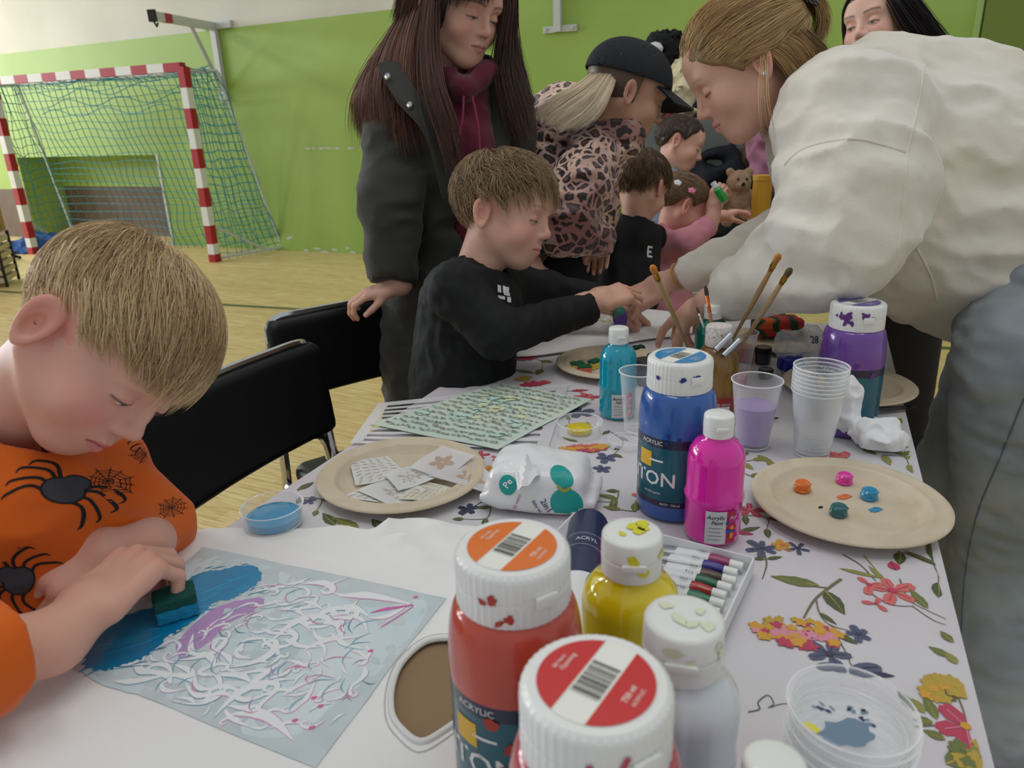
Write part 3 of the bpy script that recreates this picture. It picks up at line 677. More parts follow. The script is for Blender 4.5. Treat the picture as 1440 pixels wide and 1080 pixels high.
def hair_long(s_, roots, guides, n, col, r, name='hair', seed=2, colvar=.15, spread=.02, rough=.4, curl=.0, col2=None):
    """locks: guides = list of polylines in world; strands interpolate around random neighbours of guides"""
    rng = np.random.RandomState(seed); G = []
    for g in guides: G.append(np.array(spline(g, 6))[:: 1])
    K = 22; G = np.array([np.stack([np.interp(np.linspace(0, 1, K), np.linspace(0, 1, len(g)), g[:, i]) for i in range(3)], 1) for g in G])
    P = []
    for i in range(n):
        a = rng.randint(0, len(G)-1); t = rng.rand(); p = G[a]*(1-t)+G[a+1]*t
        off = rng.normal(size=3)*spread; e = np.linspace(.15, 1, K)[:, None]; p = p+off*e
        if curl: ph = rng.rand()*6; p = p+curl*np.stack([np.sin(np.linspace(0, 9, K)+ph), np.cos(np.linspace(0, 9, K)+ph), 0*np.linspace(0, 1, K)], 1)*e
        L = rng.uniform(.8, 1.0); q = np.stack([np.interp(np.linspace(0, L, K), np.linspace(0, 1, K), p[:, j]) for j in range(3)], 1); P.append(q)
    P = np.array(P); c0 = np.array(lin(col)[:3]); t = rng.normal(size=(n, 1)); c = c0*(1+t*colvar)
    if col2 is not None: w = rng.rand(n, 1)**1.5; c = c0*(1-w)+np.array(lin(col2)[:3])*w
    return P, np.clip(c, 0, 1)
# ------------------------------------------------------------------ decals (prints that lie on a garment)
def print_on(bv, c, ux, uy, art, lift=.0008, maxseg=.006, h0=.12, step=.00035):
    """art: list of (poly2d, mi) in metres around c; projected along -(ux x uy) on the garment (bv = BVH tree)"""
    import bmesh
    ux = nrm(ux); uy = nrm(uy-ux*(np.asarray(uy)@ux)); n = np.cross(ux, uy); V = []; Fs = []; M = []; nd = Vector(-n)
    for k, (poly, mi) in enumerate(art):
        t = tessellate_polygon([[Vector((p[0], p[1], 0)) for p in poly]])
        bm = bmesh.new(); vs = [bm.verts.new((p[0], p[1], 0)) for p in poly]
        for q in t:
            try: bm.faces.new([vs[i] for i in q])
            except ValueError: pass
        for _ in range(3):
            es = [e for e in bm.edges if e.calc_length() > maxseg]
            if not es: break
            bmesh.ops.subdivide_edges(bm, edges=es, cuts=1)
        bmesh.ops.triangulate(bm, faces=bm.faces[:]); bm.verts.index_update(); b = len(V); ok = []
        for v in bm.verts:
            q = c+n*h0+v.co[0]*ux+v.co[1]*uy; h = bv.ray_cast(Vector(q), nd, h0*3)
            ok.append(h[0] is not None); V.append(np.array(h[0])+n*(lift+step*mi) if h[0] is not None else q)
        for fc in bm.faces:
            if not all(ok[v.index] for v in fc.verts): continue
            i = [v.index+b for v in fc.verts]; a_, b_, c_ = [V[j] for j in i]
            Fs.append(i if np.cross(b_-a_, c_-a_)@n > 0 else i[::-1]); M.append(mi)
        bm.free()
    return V, Fs, M
def bvh(V, Fs):
    from mathutils.bvhtree import BVHTree
    return BVHTree.FromPolygons([tuple(v) for v in V], [tuple(int(i) for i in f) for f in Fs])
def stroke(pts, w, n=6):
    """polyline -> tapered outline polygon; w scalar or list"""
    P = np.array(spline([(p[0], p[1], 0) for p in pts], n))[:, :2]; T = np.gradient(P, axis=0); T /= np.linalg.norm(T, axis=1, keepdims=True)+1e-9
    N = np.stack([-T[:, 1], T[:, 0]], 1); ww = np.interp(np.linspace(0, 1, len(P)), np.linspace(0, 1, len(w)), w) if hasattr(w, '__len__') else np.full(len(P), w)
    return [tuple(x) for x in (P+N*ww[:, None]/2)]+[tuple(x) for x in (P-N*ww[:, None]/2)[::-1]]
def disc2(cx, cy, rx, ry, n=20, a=0, jit=0, seed=0):
    r = random.Random(seed); o = []
    for k in range(n):
        t = 2*math.pi*k/n; j = 1+jit*r.uniform(-1, 1); x, y = rx*j*math.cos(t), ry*j*math.sin(t); o.append((cx+x*math.cos(a)-y*math.sin(a), cy+x*math.sin(a)+y*math.cos(a)))
    return o
def web_art(cx, cy, R, mi=0, seed=0):
    rd = random.Random(seed); out = []; n = 11; L = [R*rd.uniform(.85, 1.15) for _ in range(n)]
    pt = lambda k, t: (cx+L[k % n]*t*math.cos(2*math.pi*k/n), cy+L[k % n]*t*math.sin(2*math.pi*k/n))
    w = R*.035
    for k in range(n): out.append((stroke([pt(k, 0), pt(k, .5), pt(k, 1)], w, 2), mi))
    for t in (.25, .45, .65, .85):
        for k in range(n):
            a, b = pt(k, t), pt(k+1, t); m = ((a[0]+b[0])/2*.9+cx*.1, (a[1]+b[1])/2*.9+cy*.1); out.append((stroke([a, m, b], w, 2), mi))
    return out
def spider_art(cx, cy, s, a=0, dark=0, grey=1):
    out = []; c_, s_ = math.cos(a), math.sin(a)
    T = lambda pts: [(cx+s*(x*c_-y*s_), cy+s*(x*s_+y*c_)) for x, y in pts]
    for sd in (1, -1):
        for k, (y0, dx, dy) in enumerate([(.25, 1.25, .55), (.1, 1.35, .15), (-.1, 1.25, -.35), (-.3, 1.05, -.8)]):
            out.append((stroke(T([(.2*sd, y0), (.75*sd, y0+.28+dy*.3), (dx*sd, dy), (dx*sd*1.02, dy-.25)]), [.12*s, .10*s, .09*s, .02*s], 4), dark))
    out.append((disc2(cx, cy, .60*s, .48*s, 26, a), dark)); out.append((T([(x, y) for x, y in disc2(0, 0, .54, .42, 26)]), grey))
    out.append((T(disc2(.1, .42, .36, .30, 22)), dark)); out.append((T(disc2(.1, .42, .31, .25, 22)), grey))
    for e in (-.02, .22): out.append((T(disc2(e, .47, .07, .07, 12)), 2))
    out.append((stroke(T([(-.05, .3), (.1, .25), (.27, .33)]), .03*s, 3), 0))
    for q in range(3): out.append((stroke(T([(-.4+.1*q, -.05-.1*q), (0, -.18-.08*q), (.4-.08*q, -.02-.1*q)]), .03*s, 4), 0))
    return [(p, m if m != 0 else 0) for p, m in out]
def boy1():
    f_ = nrm(A(.57, -.78, .20)); u_ = A(.80, .58, -.05)
    f = cdir(*f_); u = cdir(*u_)
    C = D(148, 482, .765); nb = D(-22, 610, .80)
    p = Person('person', 'boy with straight blond hair in an orange spider-print shirt, painting with a sponge', C, f, u, .95, 'rosy', child=.8, h=.0018, neck=nb, neckr=.047, fat=1, blush=1.1, brow=(.5, .3, .18), eyeo=.0048)
    # hands
    rw = W(112, 868, .805); rk = W(172, 812, .815)
    y1 = nrm(rk-rw); z1 = nrm(A(-.12, -.25, 1))
    rc = D(-30, 925, .60)
    p.hand(rw, y1, z1, [(.75, .75, .35), (.8, .85, .35), (.9, .95, .4), (1.0, 1.0, .4)], thumb=(.15, .75, .2), spread=.02, sc=.92, side=-1, arm=rc, h=.0016, armr=(.027, .036))
    lw = W(172, 775, .80); le = D(225, 745, .87)
    p.hand(lw, nrm(W(95, 800, .80)-lw), nrm(A(.1, -.6, .9)), [(.95, 1.2, .6)]*4, thumb=(.3, .7, .4), spread=.03, sc=.86, side=1, arm=le, h=.0018, armr=(.025, .030))
    hip = D(-60, 1000, .90)
    p.flesh(U_(cone(nb, D(-20, 760, .86), .05, .07), cone(D(-20, 760, .86), hip, .07, .06)), *bbox_pts([nb, hip], .2))
    p.build(nb*A(1, 1, 0))
    p.hair('#a5835a', n=8500, length=lambda P: np.interp(P[:, 2], [0, .03, .06, .11], [.02, .03, .052, .085]), comb=comb_whorl((-.012, -.062, .10), .55, .12), seed=3, r=.00040, col2='#eed2a2', clump=.42, layer=(.006, .014), colvar=.28,
           hairline=lambda P: hairline_short(P, side=.022, back=-.05))
    # shirt
    shR = D(-140, 800, .64); shL = D(150, 655, .88); elL = D(222, 738, .88); cuffL = W(176, 778, .80)
    ch = D(20, 735, .815); bel = D(40, 900, .86)
    torso = U_(cone(D(-20, 655, .80), ch, .085, .105), cone(ch, bel, .108, .12), cone(D(-110, 740, .70), D(125, 672, .88), .065, .048), cone(D(100, 700, .87), D(60, 820, .84), .06, .085), k=.05)
    armR = cut(chain([D(-120, 790, .66), D(-150, 960, .60), rc+nrm(rw-rc)*0, D(14, 906, .60)], [.066, .052, .045, .039], k=.03), plane(D(6, 908, .60), nrm(rw-rc)), .004)
    armL = cut(chain([shL, elL], [.046, .038], k=.03), lambda P: np.full(len(P), -1.0), 0)
    fore = cut(cone(elL, cuffL, .038, .033), plane(elL*.25+cuffL*.75, nrm(cuffL-elL)), .004)
    shirt = U_(torso, armL, fore, k=.02)
    shirt = sub(shirt, cone(D(-14, 640, .80), C, .056, .06), .006)
    sh = noisy(U_(shirt, armR, k=.008), .0028, 16, 4, A(0, 0, 1), 1.2)
    lo, hi = bbox_pts([D(-200, 800, .6), D(-120, 1000, .6), D(300, 600, .95), bel, D(0, 560, .7)], .1)
    m = mat('orange_cotton', '#d9630a', rough=.85, sheen=.15, bump=(500, .2, .001), var=('#cf5a08', 9))
    V, Fs = surface(sh, lo, hi, .0042); bv = bvh(V, Fs); V = list(V); Fs = [list(q) for q in Fs]; M = [0]*len(Fs)
    collar = np.array(spline([D(-40, 640, .76), D(0, 612, .735), D(40, 640, .74), D(70, 655, .80), D(60, 640, .88)], 6))
    for (x, y, d, art) in [(82, 688, .74, spider_art(0, 0, .028, -.5, 1, 2)), (150, 676, .80, web_art(0, 0, .017, 1, 3)), (237, 712, .84, web_art(0, 0, .013, 1, 5)), (2, 765, .76, web_art(0, 0, .02, 1, 7)),
                           (75, 815, .80, spider_art(0, 0, .024, 1.2, 1, 2)), (212, 618, .88, spider_art(0, 0, .016, .3, 1, 2)), (207, 640, .88, web_art(0, 0, .013, 1, 9))]:
        c = D(x, y, d); n_ = cdir(.15, .25, 1); ux = cdir(1, 0, -.2); uy = np.cross(n_, ux)
        fix = []
        for poly, mi in art:
            fix.append((poly, {0: 1, 1: 1, 2: 2}[mi] if mi != 2 else 2))
        v, f2, m2 = print_on(bv, c, ux, uy, fix, h0=.10); b = len(V); V += list(v); Fs += [[i+b for i in q] for q in f2]; M += m2
    o = mesh('shirt', np.array(V), Fs, [m, mat('print_black', '#15151a', rough=.8), mat('print_grey', '#3d3d45', rough=.8)], p.o, True, M, p.org)
    # lashes
    return p
B1 = boy1()
def hair_obj(p, P, c, r, mname, col, rough=.4, extra=None):
    V, Fs, cc = strands(P, np.full(len(P), r), c)
    parts = [(V, Fs)]; cols = [cc]
    if extra is not None: parts.append(extra[:2]); cols.append(np.tile(extra[2], (len(extra[0]), 1)))
    V, Fs = merge(parts); m = mat('hair_'+mname, col, rough=rough, vcol='Col')
    return mesh('hair', V, Fs, m, p.o, True, None, p.org, np.clip(np.concatenate(cols), 0, 1))
def boy2():
    f = cdir(.88, -.29, .33); u = cdir(.22, .94, .2)
    C = D(708, 299, 1.445); nb = D(668, 392, 1.47)
    p = Person('person', 'boy with brown hair in a black long-sleeved top, reaching over the table', C, f, u, .93, 'fair', child=.8, h=.0024, neck=nb, neckr=.044, blush=1.0, brow=(.4, .26, .16), eyeo=.004)
    rw = D(838, 424, 1.50); rc = D(795, 440, 1.47)
    p.hand(rw, nrm(D(900, 405, 1.54)-rw), cdir(-.1, .75, .7), [(.55, .75, .4), (.55, .8, .4), (.6, .9, .4), (.7, .9, .5)], thumb=(.3, .6, .3), spread=.03, sc=.88, side=-1, arm=rc, h=.0024, armr=(.024, .030))
    lw = D(842, 412, 1.66); le = D(815, 416, 1.67)
    lt = W(905, 446, .775)
    p.hand(D(862, 430, 1.68), nrm(lt-D(862, 430, 1.68)), A(0, -.2, 1), [(.25, .4, .2)]*4, thumb=(.5, .5, .3), spread=.08, sc=.85, side=1, arm=le, h=.0026, armr=(.024, .03))
    hip = D(640, 600, 1.52)
    p.flesh(U_(cone(nb, D(660, 470, 1.49), .045, .055), cone(D(660, 470, 1.49), hip, .055, .05)), *bbox_pts([nb, hip], .2))
    p.build(nb*A(1, 1, 0))
    p.hair('#6b543a', n=4200, length=lambda P: np.interp(P[:, 2], [-.05, .0, .04, .11], [.022, .03, .045, .062]), comb=comb_whorl((.0, -.045, .105), .30), seed=5, r=.00055, col2='#b89b74', clump=.9, layer=(.007, .020), colvar=.3, stick=.25, wild=.25)
    # shirt
    shR = D(640, 408, 1.37); shL = D(715, 400, 1.60); elR = D(700, 470, 1.36)
    ch = D(668, 440, 1.48)
    torso = U_(cone(D(652, 408, 1.45), ch, .065, .085), cone(ch, D(650, 600, 1.50), .090, .10), cone(shR, shL, .05, .05), cone(D(640, 430, 1.48), D(634, 540, 1.54), .07, .09), k=.04)
    a1 = cut(chain([shR, elR, D(835, 432, 1.495)], [.052, .044, .031], k=.02), plane(D(826, 433, 1.49), nrm(rw-elR)), .003)
    a2 = cut(chain([shL, D(768, 408, 1.66), D(850, 421, 1.68)], [.048, .040, .031], k=.02), plane(D(846, 420, 1.68), nrm(D(862, 430, 1.68)-D(768, 408, 1.66))), .003)
    f_ = U_(torso, a1, k=.012); f_ = U_(f_, a2, k=.012); f_ = sub(f_, cone(D(672, 385, 1.46), C, .050, .052), .005)
    f_ = noisy(f_, .0030, 22, 7, cdir(1, .3, 0), 1.6)
    lo, hi = bbox_pts([D(600, 380, 1.35), D(870, 380, 1.7), D(600, 620, 1.5), D(760, 500, 1.3)], .08)
    V, Fs = surface(f_, lo, hi, .005)
    m = mat('black_jersey', '#06070a', rough=.8, sheen=0, bump=(300, .2, .001))
    bv = bvh(V, Fs); n0 = len(Fs); art = []
    for (x, y, w, h) in [(-.016, .008, .010, .014), (-.004, .009, .004, .014), (.003, .008, .012, .014), (.004, .001, .016, .006), (-.010, -.008, .018, .006), (.010, -.009, .010, .010)]:
        art.append(([(x-w/2, y-h/2), (x+w/2, y-h/2), (x+w/2, y+h/2), (x-w/2, y+h/2)], 1))
    v, f2, m2 = print_on(bv, D(708, 414, 1.42), cdir(.9, -.1, -.35), cdir(.2, .95, 0), art, h0=.08)
    V2 = list(V)+list(v); F2 = [list(q) for q in Fs]+[[i+len(V) for i in q] for q in f2]
    mesh('shirt', np.array(V2), F2, [m, mat('print_white', '#d8d8dc', rough=.7)], p.o, True, [0]*n0+m2, p.org)
    # trousers (seated)
    tr = U_(cone(D(640, 585, 1.50), D(760, 600, 1.62), .095, .07), cone(D(760, 600, 1.62), D(755, 760, 1.75), .065, .05), k=.03)
    p.cloth('trousers', tr, *bbox_pts([D(600, 560, 1.4), D(800, 800, 1.9), D(640, 640, 1.5)], .12), .010, mat('dark_denim', '#1a1c22', rough=.9))
    return p
B2 = boy2()
def woman1():
    f = cdir(.67, -.50, .55); u = cdir(.27, .83, .45)
    C = D(645, 14, 1.62); nb = D(628, 118, 1.72)
    p = Person('person', 'woman with very long brown hair in a dark olive parka and maroon hoodie, standing', C, f, u, .98, 'fair', fem=1, h=.0026, neck=nb, neckr=.048, blush=.8, brow=(.12, .07, .05), lips=(.50, .18, .17), eyeo=.004)
    rw = D(550, 404, 1.60); p.hand(rw, cdir(-.93, -.30, .2), cdir(-.2, .85, .5), [(.35, .9, .6)]*4, thumb=(.4, .5, .3), spread=.01, sc=.72, side=-1, arm=D(553, 372, 1.61), h=.003)
    lw = D(752, 382, 1.80); p.hand(lw, cdir(.55, -.8, 0), cdir(.2, .4, .8), [(.2, .4, .2)]*4, thumb=(.4, .5, .3), spread=.05, sc=.95, side=1, arm=D(735, 355, 1.80), h=.003)
    hip = D(625, 480, 1.80); ft = W(620, 780, .06); fr = W(560, 790, .06)
    p.flesh(U_(cone(nb, D(625, 300, 1.78), .05, .08), cone(D(625, 300, 1.78), hip, .08, .09), cone(hip, ft, .05, .03), cone(hip, fr, .05, .03), k=.05), *bbox_pts([nb, hip, ft, fr], .2), h=.014)
    p.build(ft*A(1, 1, 0))
    # coat
    shR = D(563, 142, 1.66); shL = D(708, 150, 1.82)
    torso = U_(cone(D(620, 150, 1.74), D(622, 300, 1.78), .125, .145), cone(D(622, 300, 1.78), D(632, 600, 1.86), .150, .17), cone(shR, shL, .075, .07), cone(D(600, 130, 1.70), D(665, 135, 1.76), .085, .085), k=.06)
    sl = cut(chain([shR, D(552, 285, 1.60), D(550, 400, 1.61)], [.080, .068, .052], k=.03), plane(D(549, 395, 1.61), nrm(D(550, 400, 1.61)-D(552, 285, 1.60))), .004)
    sl2 = cut(chain([shL, D(722, 290, 1.84), D(742, 372, 1.80)], [.075, .065, .050], k=.03), plane(D(741, 368, 1.80), nrm(D(742, 372, 1.80)-D(722, 290, 1.84))), .004)
    # opening down the front: a wedge is cut out of the torso shell
    fr_ = nrm(cdir(.45, -.05, .9)*A(1, 1, 0))
    body = U_(torso, k=.01); opn = lambda P: np.maximum(np.abs((P-D(657, 300, 1.62))@np.cross(fr_, A(0, 0, 1)))-np.clip(.012+.055*(P[..., 2]-.98), .008, .05), -((P-D(640, 300, 1.76))@fr_)+.02)
    coat = U_(sub(body, opn, .01), sl, k=.015); coat = U_(coat, sl2, k=.015)
    coat = sub(coat, cone(D(640, 95, 1.68), D(640, 60, 1.66), .075, .09), .01)
    coat = noisy(coat, .0065, 9, 3, A(0, 0, 1), 2.2)
    lo, hi = bbox_pts([D(500, 80, 1.6), D(770, 80, 1.85), D(560, 640, 1.7), D(720, 640, 1.9)], .12)
    m = mat('olive_coat', '#33332c', rough=.85, sheen=.1, bump=(250, .25, .0015), var=('#2b2b26', 8))
    co = p.cloth('parka', coat, lo, hi, .0075, m)
    # collar flaps with snaps
    b = MB()
    for pts, w in (([D(548, 92, 1.56), D(572, 135, 1.525), D(604, 172, 1.52), D(622, 215, 1.54), D(636, 275, 1.57)], .030), ([D(700, 95, 1.70), D(702, 150, 1.68), D(700, 220, 1.68)], .028)):
        b.tube(spline(pts, 6), w, 12, flat=.35)
    b.build('collar', m, co, org=p.org)
    for (x, y, d) in [(546, 108, 1.515), (577, 148, 1.50), (637, 267, 1.535)]: b = MB(); b.lathe([(0, .004), (.003, .004), (.0055, .0055), (.0075, .003), (.0078, 0), (0, -.001)], D(x, y, d), 16, R=basis(cdir(-.2, .1, 1))); b.build('snap_button', mat('steel', '#b9bcc0', rough=.3, metal=1), co, org=p.org)
    # hoodie
    hd = U_(cone(D(650, 110, 1.68), D(656, 200, 1.68), .062, .056), cone(D(656, 200, 1.68), D(664, 330, 1.72), .058, .07), k=.03)
    hood = U_(cone(D(618, 92, 1.66), D(652, 126, 1.60), .026, .018), cone(D(652, 126, 1.60), D(688, 100, 1.64), .018, .024), cone(D(618, 92, 1.66), D(640, 75, 1.76), .03, .035), k=.02)
    hd = U_(hd, hood, k=.012); hd = sub(hd, cone(D(640, 85, 1.66), D(645, 60, 1.65), .058, .075), .006)
    mh = mat('maroon_cotton', '#5c0f2a', rough=.9, sheen=.2, bump=(400, .3, .001))
    h = p.cloth('hoodie', noisy(hd, .004, 14, 6, A(0, 0, 1), 1.5), *bbox_pts([D(600, 60, 1.5), D(740, 60, 1.8), D(620, 340, 1.6), D(740, 340, 1.8)], .05), .006, mh)
    for k, pts in enumerate(([D(652, 135, 1.570), D(650, 170, 1.572), D(642, 205, 1.575)], [D(664, 135, 1.572), D(672, 175, 1.575), D(675, 212, 1.580)])):
        b = MB(); b.tube(spline(pts, 5), .0024, 6, mi=0); b.tube([pts[-1], pts[-1]+A(0, 0, -.014)], .0034, 8, mi=1); b.build('drawstring', [mat('rose_cord', '#8a2f4c', rough=.8), mat('steel')], h, org=p.org)
    # legs under the coat
    lg = U_(cone(hip, ft, .10, .055), cone(hip, fr, .10, .055), k=.02)
    p.cloth('trousers', lg, *bbox_pts([hip, ft, fr], .14), .012, mat('black_denim', '#14151a', rough=.9))
    b = MB()
    for c in (ft, fr): b.box(c-A(-.02, .05, .005), (.09, .24, .09), bev=.03)
    b.build('shoe', mat('black_rubber', '#101012', rough=.6), p.o, org=p.org)
    # hair
    top = p.w(0, .02, .118); back = p.w(0, -.11, .03)
    def G(pts): return [D(*q) if isinstance(q, tuple) else q for q in pts]
    L = [G([top, (612, -25, 1.58), (585, 40, 1.58), (578, 110, 1.565), (590, 165, 1.56), (600, 205, 1.56)]),
         G([top, (605, -20, 1.60), (575, 50, 1.60), (565, 120, 1.57), (565, 170, 1.56), (570, 214, 1.56)]),
         G([top, (600, -15, 1.64), (560, 50, 1.62), (542, 110, 1.59), (548, 160, 1.57), (556, 212, 1.565)]),
         G([top, (595, -10, 1.68), (548, 60, 1.66), (522, 120, 1.62), (520, 160, 1.61), (518, 190, 1.61)]),
         G([back, (590, 10, 1.74), (535, 80, 1.74), (508, 130, 1.70), (504, 165, 1.70), (508, 198, 1.70)])]
    P1, c1 = hair_long(p, None, L, 2600, '#452b22', .0007, seed=4, spread=.013, col2='#8d604c', colvar=.25)
    L2 = [G([top, (618, -40, 1.55), (612, 0, 1.54), (610, 60, 1.535), (616, 120, 1.505), (634, 180, 1.50), (644, 236, 1.51)]),
          G([top, (612, -30, 1.56), (602, 20, 1.55), (598, 80, 1.53), (604, 140, 1.50), (622, 190, 1.495), (638, 240, 1.505)])]
    P2, c2 = hair_long(p, None, L2, 900, '#33201a', .0007, seed=6, spread=.010, col2='#6a4434', colvar=.25)
    L3 = [G([top, (690, -40, 1.56), (712, -10, 1.585), (708, 40, 1.61), (700, 100, 1.63), (712, 160, 1.64), (728, 205, 1.65)]),
          G([top, (695, -42, 1.60), (722, -5, 1.64), (716, 50, 1.67), (722, 110, 1.68), (738, 160, 1.68), (742, 200, 1.68)]),
          G([top, (690, -40, 1.68), (718, 0, 1.72), (722, 60, 1.74), (735, 120, 1.74), (745, 180, 1.74)])]
    P3, c3 = hair_long(p, None, L3, 1500, '#2e1d19', .0007, seed=7, spread=.011, col2='#6d4a3d', colvar=.25)
    L4 = [G([top, (700, -45, 1.53), (694, -15, 1.515), (690, 8, 1.515)]), G([top, (680, -45, 1.52), (672, -20, 1.505), (660, 2, 1.51)]), G([top, (640, -50, 1.52), (632, -20, 1.52), (622, 20, 1.53)])]
    P4, c4 = hair_long(p, None, L4, 500, '#2e1d19', .0006, seed=8, spread=.006, col2='#5d3d33', colvar=.25)
    G5 = []
    for s_ in (-1, 1):
        G5 = [[p.w(.004*s_, y+.02, .116), p.w(.05*s_, y+.01, .105), p.w(.082*s_, y, .06), p.w(.092*s_, y-.005, .0), p.w(.095*s_, y-.01, -.07)] for y in (.045, .01, -.03, -.07, -.10)]
        q, c = hair_long(p, None, G5, 1100, '#452b22', .0008, seed=30+s_, spread=.004, col2='#7a5140', colvar=.2); P4 = np.concatenate([P4, q]); c4 = np.concatenate([c4, c])
    sk = skull_sdf(); cv, cf = surface(lambda P: smax(sk(P)-.010, -hairline_short(P, side=-.09, back=-.10, front=.062)*.5, .004), (-.11, -.14, -.13), (.11, .12, .15), .004)
    cv = cv@p.R.T*p.s+p.C
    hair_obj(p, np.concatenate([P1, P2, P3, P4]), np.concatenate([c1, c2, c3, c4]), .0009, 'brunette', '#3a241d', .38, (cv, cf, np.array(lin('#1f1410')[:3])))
    return p
WO1 = woman1()
def leopard_mat():
    m = bpy.data.materials.new('leopard_fabric'); m.use_nodes = True; nt = m.node_tree; N = nt.nodes; L = nt.links; b = N['Principled BSDF']; b.inputs['Roughness'].default_value = .55; b.inputs['Sheen Weight'].default_value = .2
    tc = N.new('ShaderNodeTexCoord'); nz = N.new('ShaderNodeTexNoise'); nz.inputs['Scale'].default_value = 30
    mp = N.new('ShaderNodeVectorMath'); mp.operation = 'MULTIPLY_ADD'; mp.inputs[1].default_value = (.034, .034, .034)
    L.new(tc.outputs['Object'], nz.inputs['Vector']); L.new(nz.outputs['Color'], mp.inputs[0]); L.new(tc.outputs['Object'], mp.inputs[2])
    v = N.new('ShaderNodeTexVoronoi'); v.feature = 'DISTANCE_TO_EDGE'; v.inputs['Scale'].default_value = 35; v.inputs['Randomness'].default_value = .9; L.new(mp.outputs[0], v.inputs['Vector'])
    v2 = N.new('ShaderNodeTexNoise'); v2.inputs['Scale'].default_value = 55; L.new(tc.outputs['Object'], v2.inputs['Vector'])
    ad = N.new('ShaderNodeMath'); ad.operation = 'MULTIPLY_ADD'; ad.inputs[1].default_value = .22; L.new(v2.outputs['Fac'], ad.inputs[0]); L.new(v.outputs['Distance'], ad.inputs[2])
    cr = N.new('ShaderNodeValToRGB'); L.new(ad.outputs[0], cr.inputs[0]); e = cr.color_ramp.elements
    e[0].position = 0; e[0].color = lin('#ecd2c2'); e[1].position = 1; e[1].color = lin('#7a5048')
    for pos, c in ((.225, '#d9b29e'), (.255, '#2c1c21'), (.40, '#2c1c21'), (.45, '#7a504b')):
        q = e.new(pos); q.color = lin(c)
    n3 = N.new('ShaderNodeTexNoise'); n3.inputs['Scale'].default_value = 5; L.new(tc.outputs['Object'], n3.inputs['Vector'])
    mx = N.new('ShaderNodeMix'); mx.data_type = 'RGBA'; mx.blend_type = 'MULTIPLY'; L.new(cr.outputs[0], mx.inputs[6])
    c2 = N.new('ShaderNodeValToRGB'); c2.color_ramp.elements[0].position = .4; c2.color_ramp.elements[0].color = lin('#a08088'); c2.color_ramp.elements[1].position = .6; c2.color_ramp.elements[1].color = lin('#ffffff'); L.new(n3.outputs['Fac'], c2.inputs[0])
    mx.inputs[0].default_value = 1; L.new(c2.outputs[0], mx.inputs[7]); L.new(mx.outputs[2], b.inputs['Base Color']); return m
